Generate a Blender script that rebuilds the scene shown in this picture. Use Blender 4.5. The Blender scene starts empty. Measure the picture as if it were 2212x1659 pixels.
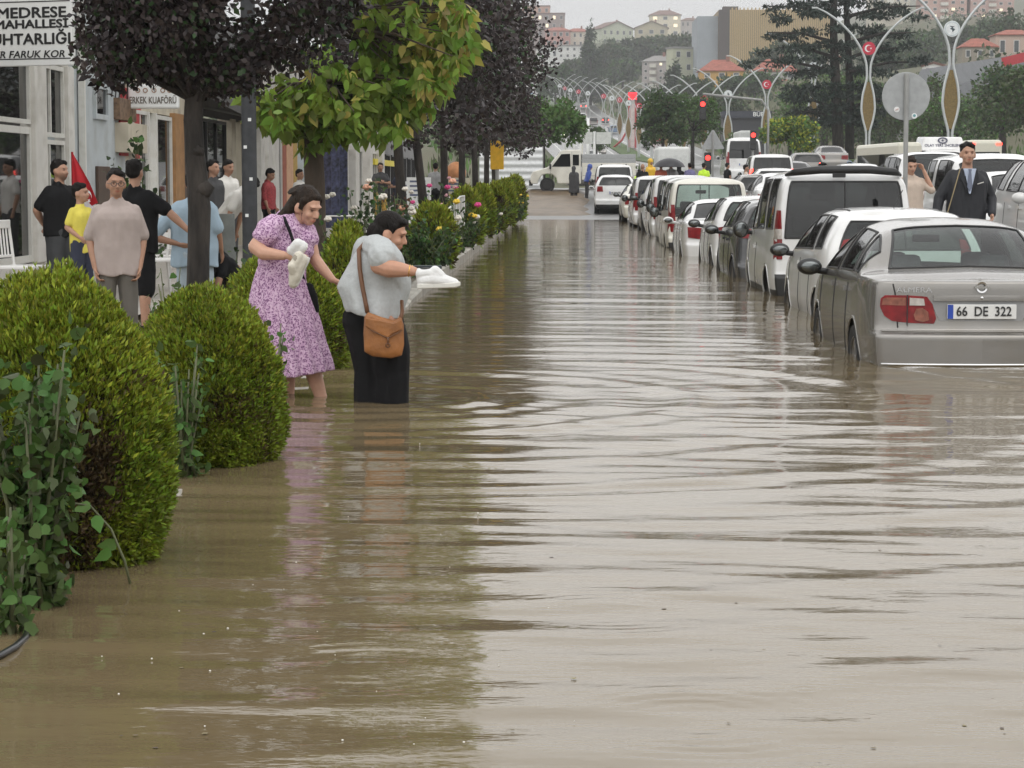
import bpy, bmesh, math, random
import numpy as np
from mathutils import Vector, Matrix
from mathutils.bvhtree import BVHTree
random.seed(7); rng = np.random.default_rng(7)
sc = bpy.context.scene; COL = sc.collection
R = math.radians
# ---- camera (pixel helpers use a 2212 x 1659 picture) ----
F, CX, CY, HZ, VPX, H = 4922.0, 1106.0, 829.5, 396.0, 1213.0, 1.37
pitch = math.atan((CY - HZ) / F); yaw = math.atan((VPX - CX) * math.cos(pitch) / F)
cd = bpy.data.cameras.new('camera'); cam = bpy.data.objects.new('camera', cd); COL.objects.link(cam)
cam.location = (0, 0, H); cam.rotation_euler = (math.pi/2 - pitch, 0, yaw)
cd.sensor_width = 36; cd.lens = 36 * F / 2212; cd.clip_start = .3; cd.clip_end = 6000
sc.camera = cam
RM = cam.rotation_euler.to_matrix()
def W(px, py, D):
    d = RM @ Vector(((px - CX) / F, (CY - py) / F, -1.0)); return cam.location + d * (D / d.y)
def G(px, py, z=0.0):
    d = RM @ Vector(((px - CX) / F, (CY - py) / F, -1.0)); return cam.location + d * ((z - H) / d.z)
def XZ(px, py, D):
    p = W(px, py, D); return p.x, p.z

def sstep(a, b, x): t = np.clip((x - a) / (b - a), 0, 1); return t*t*(3 - 2*t)
# ---- materials ----
MATS = {}
def nt(m):
    m.use_nodes = True; return m.node_tree.nodes, m.node_tree.links
def pm(name, col, rough=.6, metal=0., var=.12, scale=6., bump=0., bscale=40., coat=0., spec=.5, island=0., emit=None, es=1., sub=0., col2=None, dirt=None, stretch=(1,1,1)):
    """principled material with noise-driven variation of the base colour"""
    if name in MATS: return MATS[name]
    m = bpy.data.materials.new(name); N, L = nt(m); b = N['Principled BSDF']
    b.inputs['Roughness'].default_value = rough; b.inputs['Metallic'].default_value = metal
    b.inputs['Specular IOR Level'].default_value = spec
    b.inputs['Coat Weight'].default_value = coat; b.inputs['Coat Roughness'].default_value = .05
    if sub: b.inputs['Subsurface Weight'].default_value = sub; b.inputs['Subsurface Radius'].default_value = (.02, .008, .004)
    tc = N.new('ShaderNodeTexCoord'); mp = N.new('ShaderNodeMapping'); mp.inputs['Scale'].default_value = stretch
    L.new(tc.outputs['Object'], mp.inputs[0])
    nz = N.new('ShaderNodeTexNoise'); nz.inputs['Scale'].default_value = scale; nz.inputs['Detail'].default_value = 5
    L.new(mp.outputs[0], nz.inputs['Vector'])
    mx = N.new('ShaderNodeMix'); mx.data_type = 'RGBA'
    c = Vector(col[:3]); c2 = Vector(col2[:3]) if col2 else c * (1 + var); c1 = c if col2 else c * (1 - var)
    mx.inputs[6].default_value = (*c1, 1); mx.inputs[7].default_value = (*[min(1, x) for x in c2], 1)
    cr = N.new('ShaderNodeMapRange'); cr.inputs[1].default_value = .3; cr.inputs[2].default_value = .7
    L.new(nz.outputs[0], cr.inputs[0]); L.new(cr.outputs[0], mx.inputs[0])
    out = mx.outputs[2]
    if island:
        g = N.new('ShaderNodeNewGeometry'); hs = N.new('ShaderNodeHueSaturation')
        r1 = N.new('ShaderNodeMapRange'); r1.inputs[3].default_value = 1 - island; r1.inputs[4].default_value = 1 + island
        r2 = N.new('ShaderNodeMapRange'); r2.inputs[3].default_value = .5 - island * .05; r2.inputs[4].default_value = .5 + island * .05
        L.new(g.outputs['Random Per Island'], r1.inputs[0]); L.new(g.outputs['Random Per Island'], r2.inputs[0])
        L.new(r1.outputs[0], hs.inputs['Value']); L.new(r2.outputs[0], hs.inputs['Hue']); L.new(out, hs.inputs['Color']); out = hs.outputs[0]
    if dirt:   # dried splashes and dirt, patchy, low on the object
        n2 = N.new('ShaderNodeTexNoise'); n2.inputs['Scale'].default_value = dirt[1]; n2.inputs['Detail'].default_value = 8
        L.new(tc.outputs['Object'], n2.inputs['Vector'])
        r3 = N.new('ShaderNodeMapRange'); r3.inputs[1].default_value = .48; r3.inputs[2].default_value = .75; r3.inputs[4].default_value = dirt[2]
        L.new(n2.outputs[0], r3.inputs[0]); m2 = N.new('ShaderNodeMix'); m2.data_type = 'RGBA'
        L.new(r3.outputs[0], m2.inputs[0]); L.new(out, m2.inputs[6]); m2.inputs[7].default_value = (*dirt[0], 1); out = m2.outputs[2]
    L.new(out, b.inputs['Base Color'])
    if bump:
        n3 = N.new('ShaderNodeTexNoise'); n3.inputs['Scale'].default_value = bscale; n3.inputs['Detail'].default_value = 4
        L.new(mp.outputs[0], n3.inputs['Vector'])
        bp = N.new('ShaderNodeBump'); bp.inputs['Strength'].default_value = bump; bp.inputs['Distance'].default_value = .02
        L.new(n3.outputs[0], bp.inputs['Height']); L.new(bp.outputs[0], b.inputs['Normal'])
    if emit: b.inputs['Emission Color'].default_value = (*emit, 1); b.inputs['Emission Strength'].default_value = es
    MATS[name] = m; return m
def leafm(name, col, var=.25, island=.45, scale=1.5, rough=.5, trans=.25, col2=None):
    m = pm(name, col, rough=rough, var=var, island=island, scale=scale, col2=col2, spec=.35)
    if not m.get('leaf'):
        m['leaf'] = 1; N, L = nt(m); b = N['Principled BSDF']; o = N['Material Output']
        t = N.new('ShaderNodeBsdfTranslucent'); mx = N.new('ShaderNodeMixShader'); mx.inputs[0].default_value = trans
        L.new(b.inputs['Base Color'].links[0].from_socket, t.inputs[0]); L.new(b.outputs[0], mx.inputs[1]); L.new(t.outputs[0], mx.inputs[2]); L.new(mx.outputs[0], o.inputs[0])
    return m
def glassm(name, tint, dens=.5, rough=.02):
    """car / shop glass: tinted see-through sheet with a fresnel mirror on top"""
    if name in MATS: return MATS[name]
    m = bpy.data.materials.new(name); N, L = nt(m); N.remove(N['Principled BSDF']); o = N['Material Output']
    tr = N.new('ShaderNodeBsdfTransparent'); tr.inputs[0].default_value = (*tint, 1)
    df = N.new('ShaderNodeBsdfDiffuse'); df.inputs[0].default_value = (.012, .013, .013, 1)
    m0 = N.new('ShaderNodeMixShader'); m0.inputs[0].default_value = dens; L.new(tr.outputs[0], m0.inputs[1]); L.new(df.outputs[0], m0.inputs[2])
    gl = N.new('ShaderNodeBsdfGlossy'); gl.inputs['Roughness'].default_value = rough
    fr = N.new('ShaderNodeFresnel'); fr.inputs[0].default_value = 1.6
    ge = N.new('ShaderNodeNewGeometry'); mb = N.new('ShaderNodeMath'); mb.operation = 'SUBTRACT'; mb.inputs[0].default_value = 1; L.new(ge.outputs['Backfacing'], mb.inputs[1]); mf = N.new('ShaderNodeMath'); mf.operation = 'MULTIPLY'; L.new(fr.outputs[0], mf.inputs[0]); L.new(mb.outputs[0], mf.inputs[1])
    mx = N.new('ShaderNodeMixShader'); L.new(mf.outputs[0], mx.inputs[0]); L.new(m0.outputs[0], mx.inputs[1]); L.new(gl.outputs[0], mx.inputs[2]); L.new(mx.outputs[0], o.inputs[0])
    MATS[name] = m; return m

# ---- mesh builder ----
class MB:
    def __init__(s): s.v = []; s.f = []; s.mi = []; s.cur = 0
    def add(s, V, Fc):
        n = len(s.v); s.v.extend([tuple(p) for p in V]); s.f.extend([tuple(i + n for i in q) for q in Fc]); s.mi.extend([s.cur] * len(Fc)); return s
    def box(s, x0, x1, y0, y1, z0, z1):
        return s.add([(x0,y0,z0),(x1,y0,z0),(x1,y1,z0),(x0,y1,z0),(x0,y0,z1),(x1,y0,z1),(x1,y1,z1),(x0,y1,z1)],
            [(0,3,2,1),(4,5,6,7),(0,1,5,4),(1,2,6,5),(2,3,7,6),(3,0,4,7)])
    def bar(s, a, b, w, t, up=(0,0,1)):
        a, b = Vector(a), Vector(b); d = (b - a).normalized(); u = Vector(up); x = d.cross(u)
        if x.length < 1e-4: x = d.cross(Vector((1,0,0)))
        x.normalize(); y = x.cross(d).normalized(); V = []
        for p in (a, b):
            for i, j in ((-1,-1),(1,-1),(1,1),(-1,1)): V.append(p + x*(i*w/2) + y*(j*t/2))
        return s.add(V, [(0,3,2,1),(4,5,6,7),(0,1,5,4),(1,2,6,5),(2,3,7,6),(3,0,4,7)])
    def tube(s, pts, rad, n=8, flat=None):
        pts = [Vector(p) for p in pts]; m = len(pts)
        rad = [rad]*m if isinstance(rad, (int, float)) else list(rad)
        V = []; prev = None
        for i, p in enumerate(pts):
            d = (pts[min(i+1, m-1)] - pts[max(i-1, 0)])
            d = d.normalized() if d.length > 1e-9 else Vector((0,0,1))
            if prev is None:
                x = d.orthogonal().normalized()
            else:
                x = prev - d * prev.dot(d); x = x.normalized() if x.length > 1e-6 else d.orthogonal().normalized()
            prev = x; y = d.cross(x)
            for k in range(n):
                a = 2*math.pi*k/n; V.append(p + (x*math.cos(a) + y*math.sin(a)) * rad[i])
        Fc = []
        for i in range(m-1):
            for k in range(n): Fc.append((i*n+k, i*n+(k+1)%n, (i+1)*n+(k+1)%n, (i+1)*n+k))
        Fc.append(tuple(range(n))[::-1]); Fc.append(tuple((m-1)*n + k for k in range(n)))
        return s.add(V, Fc)
    def ell(s, c, r, rot=None, nu=12, nv=8):
        c = Vector(c); r = (r, r, r) if isinstance(r, (int, float)) else r; V = []; Fc = []
        M = rot if rot is not None else Matrix.Identity(3)
        for j in range(1, nv):
            t = math.pi * j / nv
            for i in range(nu):
                a = 2*math.pi*i/nu; V.append(c + M @ Vector((r[0]*math.sin(t)*math.cos(a), r[1]*math.sin(t)*math.sin(a), r[2]*math.cos(t))))
        T = len(V); V.append(c + M @ Vector((0,0,r[2]))); V.append(c + M @ Vector((0,0,-r[2])))
        for j in range(nv-2):
            for i in range(nu): Fc.append((j*nu+i, (j+1)*nu+i, (j+1)*nu+(i+1)%nu, j*nu+(i+1)%nu))
        for i in range(nu):
            Fc.append((T, i, (i+1)%nu)); Fc.append((T+1, (nv-2)*nu+(i+1)%nu, (nv-2)*nu+i))
        return s.add(V, Fc)
    def cap(s, a, ra, b, rb, n=10):
        a, b = Vector(a), Vector(b); d = b - a; L_ = d.length
        if L_ < 1e-5: return s.ell(a, max(ra, rb))
        d.normalize(); pts = []; rd = []
        for t in (0.02, .35, .7): pts.append(a - d*ra*math.cos(t*math.pi/2)); rd.append(ra*math.sin(t*math.pi/2) + 1e-4)
        pts.append(a); rd.append(ra); pts.append(b); rd.append(rb)
        for t in (.7, .35, .02): pts.append(b + d*rb*math.cos(t*math.pi/2)); rd.append(rb*math.sin(t*math.pi/2) + 1e-4)
        return s.tube(pts, rd, n)
    def chain(s, pts):   # [(p, r), ...]
        for (a, ra), (b, rb) in zip(pts, pts[1:]): s.cap(a, ra, b, rb)
        return s
    def prism(s, poly, a, b, ax='y'):
        """polygon extruded along an axis; poly gives the other two coordinates"""
        n = len(poly)
        def P(p, t): return {'y': (p[0], t, p[1]), 'x': (t, p[0], p[1]), 'z': (p[0], p[1], t)}[ax]
        V = [P(p, a) for p in poly] + [P(p, b) for p in poly]
        Fc = [tuple(range(n)), tuple(range(2*n-1, n-1, -1))] + [(i, i+n, (i+1) % n + n, (i+1) % n) for i in range(n)]
        return s.add(V, Fc)
    def disc(s, c, r, th, ax='y', n=24):
        poly = [(c[0] + r*math.cos(2*math.pi*k/n), c[2] + r*math.sin(2*math.pi*k/n)) for k in range(n)] if ax == 'y' else \
               [(c[1] + r*math.cos(2*math.pi*k/n), c[2] + r*math.sin(2*math.pi*k/n)) for k in range(n)] if ax == 'x' else \
               [(c[0] + r*math.cos(2*math.pi*k/n), c[1] + r*math.sin(2*math.pi*k/n)) for k in range(n)]
        k = {'y': 1, 'x': 0, 'z': 2}[ax]
        return s.prism(poly, c[k] - th/2, c[k] + th/2, ax)
    def lathe(s, prof, c=(0,0,0), n=20, ax='z'):
        V = []; m = len(prof)
        for r, z in prof:
            for k in range(n):
                a = 2*math.pi*k/n; p = (r*math.cos(a), r*math.sin(a), z)
                p = p if ax == 'z' else (p[2], p[0], p[1]) if ax == 'x' else (p[0], p[2], p[1])
                V.append((p[0]+c[0], p[1]+c[1], p[2]+c[2]))
        return s.add(V, [(i*n+k, i*n+(k+1)%n, (i+1)*n+(k+1)%n, (i+1)*n+k) for i in range(m-1) for k in range(n)])
    def build(s, name, mats, parent=None, smooth=False, off=None, loc=None, bevel=0, cols=None):
        me = bpy.data.meshes.new(name); V = np.array(s.v, dtype=float).reshape(-1, 3)
        if off is not None: V = V - np.array(off)
        me.from_pydata(V.tolist(), [], s.f); mats = mats if isinstance(mats, (list, tuple)) else [mats]
        for m in mats: me.materials.append(m)
        if len(mats) > 1: me.polygons.foreach_set('material_index', s.mi)
        if smooth:
            me.polygons.foreach_set('use_smooth', [True]*len(me.polygons))
            if smooth != True: me.set_sharp_from_angle(angle=R(smooth))
        if cols is not None:
            ca = me.color_attributes.new('tint', 'FLOAT_COLOR', 'POINT'); ca.data.foreach_set('color', np.asarray(cols, dtype=np.float32).ravel())
        me.update(); o = bpy.data.objects.new(name, me); COL.objects.link(o)
        if parent is not None: o.parent = parent
        if loc is not None: o.location = loc
        if bevel:
            bv = o.modifiers.new('bevel', 'BEVEL'); bv.width = bevel; bv.segments = 2; bv.limit_method = 'ANGLE'
        return o
def remesh(mb, voxel, smooth=4, fac=.5):
    """union of the closed shapes in mb as one continuous surface -> (verts, faces)"""
    me = bpy.data.meshes.new('tmp'); me.from_pydata([tuple(v) for v in mb.v], [], mb.f); o = bpy.data.objects.new('tmp', me); COL.objects.link(o)
    r = o.modifiers.new('r', 'REMESH'); r.mode = 'VOXEL'; r.voxel_size = voxel
    if smooth: q = o.modifiers.new('s', 'SMOOTH'); q.factor = fac; q.iterations = smooth
    dg = bpy.context.evaluated_depsgraph_get(); ev = o.evaluated_get(dg); m2 = ev.to_mesh()
    V = np.empty(len(m2.vertices)*3); m2.vertices.foreach_get('co', V); V = V.reshape(-1, 3).copy()
    Fc = [tuple(p.vertices) for p in m2.polygons]; ev.to_mesh_clear()
    bpy.data.objects.remove(o); bpy.data.meshes.remove(me); return V, Fc
def blob(mb, name, m, parent, voxel=.012, smooth=4, off=None, colfn=None, shape=None):
    V, Fc = remesh(mb, voxel, smooth)
    if shape is not None: V = shape(V)
    k = MB(); k.v = [tuple(v) for v in V]; k.f = Fc; k.mi = [0]*len(Fc)
    return k.build(name, m, parent, smooth=True, off=off, cols=colfn(V) if colfn else None)

# ---- things ----
def tag(o, label, cat, group=None):
    o['label'] = label; o['category'] = cat
    if group: o['group'] = group
    return o
def thing(name, label, cat, loc=(0,0,0), rz=0., group=None):
    o = bpy.data.objects.new(name, None); COL.objects.link(o); o.empty_display_size = .2
    o.location = loc; o.rotation_euler = (0, 0, rz); return tag(o, label, cat, group)
def copy_tree(o, loc=None, rz=None, label=None, scale=None, group=None):
    c = o.copy(); COL.objects.link(c)
    if loc is not None: c.location = loc
    if rz is not None: c.rotation_euler = (0, 0, rz)
    if scale is not None: c.scale = (scale,)*3
    if label: c['label'] = label
    if group: c['group'] = group
    for ch in KIDS(o):
        d = ch.copy(); COL.objects.link(d); d.parent = c
        for g in KIDS(ch): e = g.copy(); COL.objects.link(e); e.parent = d
    return c
def KIDS(o): return [k for k in COL.objects if k.parent is o] if False else list(o.children)
def struct(o, kind='structure'): o['kind'] = kind; return o
def text(body, name, m, parent, loc, rot, size, ext=.004, align='CENTER', bold=0., sx=1., shear=0.):
    cu = bpy.data.curves.new(name, 'FONT'); cu.body = body; cu.size = size; cu.extrude = ext; cu.align_x = align; cu.align_y = 'CENTER'; cu.shear = shear
    cu.resolution_u = 3; o = bpy.data.objects.new('tmp_text', cu); COL.objects.link(o)
    me = bpy.data.meshes.new_from_object(o.evaluated_get(bpy.context.evaluated_depsgraph_get())); bpy.data.objects.remove(o); me.materials.clear(); me.materials.append(m)
    if bold:   # thicken the strokes: the same outline again, shifted by a hair
        nv = len(me.vertices); V = np.empty(nv*3); me.vertices.foreach_get('co', V); V = V.reshape(-1, 3); Fs = [tuple(p.vertices) for p in me.polygons]; V2 = [V]; F2 = list(Fs)
        for q, (a, b) in enumerate(((bold,0),(-bold,0),(0,bold),(0,-bold),(bold*.7,bold*.7),(-bold*.7,-bold*.7))): F2 += [tuple(i + nv*(q+1) for i in f) for f in Fs]; V2.append(V + np.array([a, b, .00012*(q+1)]))
        me.clear_geometry(); me.from_pydata(np.concatenate(V2).tolist(), [], F2); me.update()
    o = bpy.data.objects.new(name, me); COL.objects.link(o); o.parent = parent; o.location = loc; o.rotation_euler = rot; o.scale = (sx, 1, 1); return o
def sstep_(a, b, x): t = np.clip((x - a) / (b - a), 0, 1); return t*t*(3 - 2*t)

# ---- sky and light: overcast, raining ----
w = bpy.data.worlds.new('World'); sc.world = w; w.use_nodes = True; N, L = w.node_tree.nodes, w.node_tree.links
sky = N.new('ShaderNodeTexSky'); sky.sky_type = 'NISHITA'; sky.sun_disc = False; sky.sun_elevation = R(55); sky.sun_rotation = R(200)
sky.air_density = 1.0; sky.dust_density = 4.0; sky.ozone_density = .5
hs = N.new('ShaderNodeHueSaturation'); hs.inputs['Saturation'].default_value = .08
tcw = N.new('ShaderNodeTexCoord'); sep = N.new('ShaderNodeSeparateXYZ'); L.new(tcw.outputs['Generated'], sep.inputs[0])
rmp = N.new('ShaderNodeValToRGB'); L.new(sep.outputs[2], rmp.inputs[0]); e = rmp.color_ramp.elements   # overcast: dull in the rain near the horizon, brighter overhead
e[0].position = 0; e[0].color = (.60,.605,.61,1); e[1].position = 1; e[1].color = (1,1,1,1); x = e.new(.085); x.color = (.64,.645,.65,1); x = e.new(.145); x.color = (1.08,1.08,1.07,1); x = e.new(.24); x.color = (1.28,1.28,1.27,1); x = e.new(.5); x.color = (1.15,1.15,1.15,1)
cloud = N.new('ShaderNodeTexNoise'); cloud.inputs['Scale'].default_value = 3.5; cloud.inputs['Detail'].default_value = 5; L.new(tcw.outputs['Generated'], cloud.inputs['Vector'])
cmr = N.new('ShaderNodeMapRange'); cmr.inputs[3].default_value = .88; cmr.inputs[4].default_value = 1.12; L.new(cloud.outputs[0], cmr.inputs[0])
sc1 = N.new('ShaderNodeVectorMath'); sc1.operation = 'SCALE'; L.new(rmp.outputs[0], sc1.inputs[0]); L.new(cmr.outputs[0], sc1.inputs['Scale'])
sc2 = N.new('ShaderNodeVectorMath'); sc2.operation = 'SCALE'; sc2.inputs['Scale'].default_value = 13.0; L.new(sc1.outputs[0], sc2.inputs[0])
mixs = N.new('ShaderNodeMix'); mixs.data_type = 'RGBA'; mixs.inputs[0].default_value = .82; L.new(sc2.outputs[0], mixs.inputs[7])
L.new(sky.outputs[0], hs.inputs['Color']); L.new(hs.outputs[0], mixs.inputs[6]); L.new(mixs.outputs[2], N['Background'].inputs[0]); N['Background'].inputs[1].default_value = .11
sd = bpy.data.lights.new('sun', 'SUN'); so = bpy.data.objects.new('sun', sd); COL.objects.link(so)
sd.energy = .5; sd.angle = R(40); sd.color = (1, .97, .93); so.rotation_euler = (R(35), 0, R(20))
sc.view_settings.view_transform = 'Standard'; sc.view_settings.look = 'None'; sc.view_settings.exposure = 0; sc.view_settings.gamma = 1
sc.cycles.use_denoising = True; sc.cycles.max_bounces = 8; sc.cycles.transparent_max_bounces = 24; sc.cycles.volume_bounces = 0
sc.cycles.use_adaptive_sampling = True; sc.cycles.adaptive_threshold = .02

# ---- ground model ----
ZL = np.array([(-50,0),(20,0),(60,.2),(100,.7),(130,1.0),(176,1.9),(211,2.6),(265,3.1),(320,4.8),(2000,9999)])
ZC = np.array([(-50,0),(20,0),(60,.5),(95,1.5),(122,2.2),(149,2.75),(178,3.0),(211,3.1),(265,3.2),(320,4.8),(352,6.8),(395,9),(422,10.6),(470,13),(520,15.7),(580,19.4),(640,23.8),(720,30.5),(800,37.5),(990,52),(1800,95)])
XM = np.array([(0,20.9),(122,20.6),(144,19.9),(176,19.5),(211,18.8),(235,17),(250,15.5),(265,14.1),(290,12.3),(320,10.5),(352,8.9),(395,7.2),(422,4.6),(470,2),(520,.2),(580,-1.8),(640,-3.5),(720,-6),(1800,-40)])
SV = np.array([(-50,-.36),(50,-.36),(84,-.02),(97,.08),(104,.45),(112,.9),(130,1.1)])
zc = lambda y: np.interp(y, ZC[:,0], ZC[:,1]); xm = lambda y: np.interp(y, XM[:,0], XM[:,1]); sv = lambda y: np.interp(y, SV[:,0], SV[:,1])
def za(X, Y):   # the avenue falls towards its near side
    a = np.minimum(np.interp(Y, ZL[:,0], ZL[:,1]), zc(Y)); t = sstep(5.5, 17., np.asarray(X) - (xm(Y)-20)*.9); return a*(1-t) + zc(Y)*t
HILL = [W(*a) for a in [(1420,212,990),(1640,128,900),(1555,178,450),(1675,185,430),(2130,140,380),(2050,50,800),(2015,172,300),(1170,84,1100),(1230,118,900),(1215,142,750),
    (1350,96,1150),(1430,80,1250),(1275,152,720),(1262,182,660),(1330,175,700),(1900,305,200),(2200,315,180),(2212,190,420),(1750,150,560),(1800,60,900),(1500,110,1150),(1560,215,330),
    (1100,200,640),(1000,200,640),(900,120,1000),(1480,200,600),(2400,150,500),(1150,330,160),(1050,330,170),(800,300,200),(1330,120,900)]]
HILL += [Vector(a) for a in [(-120,160,3),(150,150,5),(0,1500,95),(-200,1500,90),(250,1500,120),(-300,700,45),(400,900,80),(120,1700,100)]]
HP = np.array([(p.x, p.y, p.z) for p in HILL])
def ground(X, Y):
    X = np.asarray(X, float); Y = np.asarray(Y, float); z0 = za(X, Y)
    near = z0 * 1.0
    k = sstep(4.3, 6.0, X); near = sv(Y) * (1 - k) + z0 * k
    near = np.where(Y > 130, z0, near)
    d2 = ((X[..., None] - HP[:,0]) * 2.2)**2 + (Y[..., None] - HP[:,1])**2 + 60
    wgt = 1 / d2**1.6; hill = (wgt * HP[:,2]).sum(-1) / wgt.sum(-1)
    dx = np.abs(X - xm(Y)); t = sstep(14, 34, dx) * sstep(150, 230, Y)
    return near * (1 - t) + hill * t
gz = lambda x, y: float(ground(np.array([x]), np.array([y]))[0])
def sheet(name, xs, ys, zf, m, smooth=True):
    xs = np.asarray(xs); ys = np.asarray(ys); Xg, Yg = np.meshgrid(xs, ys); Zg = zf(Xg, Yg); nx = len(xs); k = MB()
    k.v = np.stack([Xg, Yg, Zg], -1).reshape(-1, 3).tolist()
    k.f = [(j*nx+i, j*nx+i+1, (j+1)*nx+i+1, (j+1)*nx+i) for j in range(len(ys)-1) for i in range(nx-1)]; k.mi = [0]*len(k.f)
    return struct(k.build(name, m, smooth=smooth))
earth = pm('earth_mat', (.10,.085,.05), .9, var=.3, scale=.08, bump=.5, bscale=1.2, col2=(.07,.085,.035))
xs = np.concatenate([np.linspace(-420,-60,25), np.linspace(-55,95,76), np.linspace(105,480,32)]); ys = np.concatenate([np.linspace(-30,150,60), np.linspace(156,700,110), np.linspace(715,1750,60)])
sheet('ground', xs, ys, lambda X, Y: ground(X, Y) - .12 - .5*(sstep(40,80,Y)*0 + (Y < 60)*(X < 4)), earth)
asphalt = pm('asphalt_wet', (.075,.073,.07), .28, var=.3, scale=1.2, bump=.25, bscale=60, spec=.5)
sheet('road', np.linspace(-1.8,4.2,13), np.linspace(-20,131,80), lambda X, Y: sv(Y) + 0*X, asphalt)
us = np.linspace(0, 1, 15)
ysA = np.linspace(14, 900, 220)
def avenue():
    k = MB(); V = []
    for y in ysA:
        xl = 5.3 if y < 110 else max(5.3 + (xm(y) - 11.5 - 5.3) * sstep(110, 170, y), -1e9); xr = xm(y) + 12
        for u in us: x = xl + (xr - xl) * u; V.append((x, y, float(za(x, y)) + .03))
    n = len(us); k.add(V, [(j*n+i, j*n+i+1, (j+1)*n+i+1, (j+1)*n+i) for j in range(len(ysA)-1) for i in range(n-1)]); return struct(k.build('avenue', asphalt, smooth=True))
avenue()
mark = pm('road_paint', (.7,.7,.68), .5, var=.2, scale=3)
k = MB()
for s_ in (-9.5, -6.2, -2.4, 2.4, 6.2, 9.5):
    for y in range(180, 640, 9 if abs(s_) in (6.2,) else 6):
        e = 4 if abs(s_) == 6.2 else 6
        x0, x1 = xm(y) + s_, xm(y+e) + s_; z0, z1 = float(za(x0, y)) + .036, float(za(x1, y+e)) + .036
        k.add([(x0-.08,y,z0),(x0+.08,y,z0),(x1+.08,y+e,z1),(x1-.08,y+e,z1)], [(0,1,2,3)])
struct(k.build('lane_markings', mark))
kerbm = pm('kerb_concrete', (.34,.32,.28), .7, var=.25, scale=2, bump=.3, bscale=30, dirt=((.12,.1,.07), 3, .8))
# median of the avenue, grass verge between the carriageways
k = MB(); V = []
for y in ysA:
    z = float(zc(y))
    for s_, h_ in ((-1.5,.03),(-1.5,.17),(-1.3,.18),(1.3,.18),(1.5,.17),(1.5,.03)): V.append((xm(y)+s_, y, z+h_))
k.add(V, [(j*6+i, j*6+i+1, (j+1)*6+i+1, (j+1)*6+i) for j in range(len(ysA)-1) for i in range(5)])
grassm = pm('grass_mat', (.06,.10,.025), .9, var=.4, scale=.6, bump=.8, bscale=25)
struct(k.build('median_verge', grassm))
# strip between the parked cars and the avenue
pav = pm('paving_wet', (.30,.28,.25), .35, var=.2, scale=3, bump=.15, bscale=25)
sheet('pavement_strip', [4.2,4.22,5.26,5.28], np.linspace(3,108,40), lambda X, Y: np.maximum(sv(Y), za(5.3, Y)) + np.where((X > 4.21) & (X < 5.27), .1, -.3), kerbm, False)
# left: footpath, planting bed, kerb
def bedz(y): return np.interp(y, [-20, 22, 30, 84, 112], [-.07, -.05, .10, .16, 1.0])
soil = pm('soil_mud', (.085,.06,.035), .55, var=.4, scale=5, bump=.8, bscale=14)
sheet('pavement', np.linspace(-7.2,-4.3,8), np.linspace(0,112,60), lambda X, Y: np.interp(Y, [0,60,84,112], [.03,.05,.15,1.0]) + 0*X, pm('footpath_tiles', (.36,.33,.29), .4, var=.2, scale=4, bump=.2, bscale=12))
sheet('planting_bed', np.linspace(-4.3,-1.86,14), np.linspace(0,112,160), lambda X, Y: bedz(Y) + .03*np.sin(X*7+Y*3)*np.sin(Y*2.3), soil)
k = MB(); V = []
for y in np.linspace(3, 112, 110):
    z = float(bedz(y))
    for x, h_ in ((-1.88,-.3),(-1.88,.035),(-1.85,.05),(-1.72,.05),(-1.69,.03),(-1.68,-.5)): V.append((x + .012*math.sin(y*2.1), y, z + h_ + .006*math.sin(y*5)))
k.add(V, [(j*6+i, j*6+i+1, (j+1)*6+i+1, (j+1)*6+i) for j in range(109) for i in range(5)]); struct(k.build('kerb', kerbm))

# ---- flood water ----
def vnoise(X, Y, s, seed):
    r = np.random.default_rng(seed); T = r.random((64, 64)); x = X * s + 100; y = Y * s + 100
    xi, yi = np.floor(x).astype(int), np.floor(y).astype(int); fx, fy = x - xi, y - yi; fx = fx*fx*(3-2*fx); fy = fy*fy*(3-2*fy); xi %= 64; yi %= 64
    a, b, c, d = T[yi, xi], T[yi, (xi+1) % 64], T[(yi+1) % 64, xi], T[(yi+1) % 64, (xi+1) % 64]
    return (a*(1-fx)+b*fx)*(1-fy) + (c*(1-fx)+d*fx)*fy
WOMEN = (-1.2, 14.45)
def waves(X, Y):
    z = np.zeros_like(X)
    r_ = np.hypot(X - WOMEN[0], (Y - WOMEN[1])) + .4*(vnoise(X, Y, .55, 1) - .5)
    patch = .25 + 1.1*vnoise(X, Y, .5, 2)
    for lam, am, dec, ph in ((.46, .0052, 6.5, 0), (.33, .0022, 5., 1.3), (.70, .0036, 10., 2.)):
        z += am * np.sin(2*np.pi*r_/lam + ph) * np.exp(-r_/dec) * sstep(.1, .9, r_) * patch
    q = np.random.default_rng(5)
    for i in range(16):
        lam = .22 * 1.19**i; th = q.normal(0, .33) + math.pi/2; ph = q.random()*6.28
        am = .00125 * (lam/.4)**.95 * (.45 if lam > 1.2 else 1)
        u = X*math.cos(th) + Y*math.sin(th) + .25*(vnoise(X, Y, .7, 30+i) - .5)
        z += am * np.sin(2*np.pi*u/lam + ph) * (.05 + 1.25*vnoise(X*.6, Y, .45, 60+i)**1.6) * np.interp(Y, [5, 8, 12, 30, 60], [.75, .9, 1.2, 1.0, .5])
    for (cx, cy, a) in [(.35, 5.75, .0016), (-.55, 6.35, .0013), (.15, 7.2, .0012), (-1.0, 8.1, .001)]:
        rr = np.hypot(X - cx, Y - cy); z += a*np.sin(2*np.pi*rr/.07)*np.exp(-((rr - .28)/.16)**2)
    return z
ysW = [4.2]
while ysW[-1] < 90: ysW.append(ysW[-1] + max(.022, .00042*ysW[-1]**2 * .55))
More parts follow.
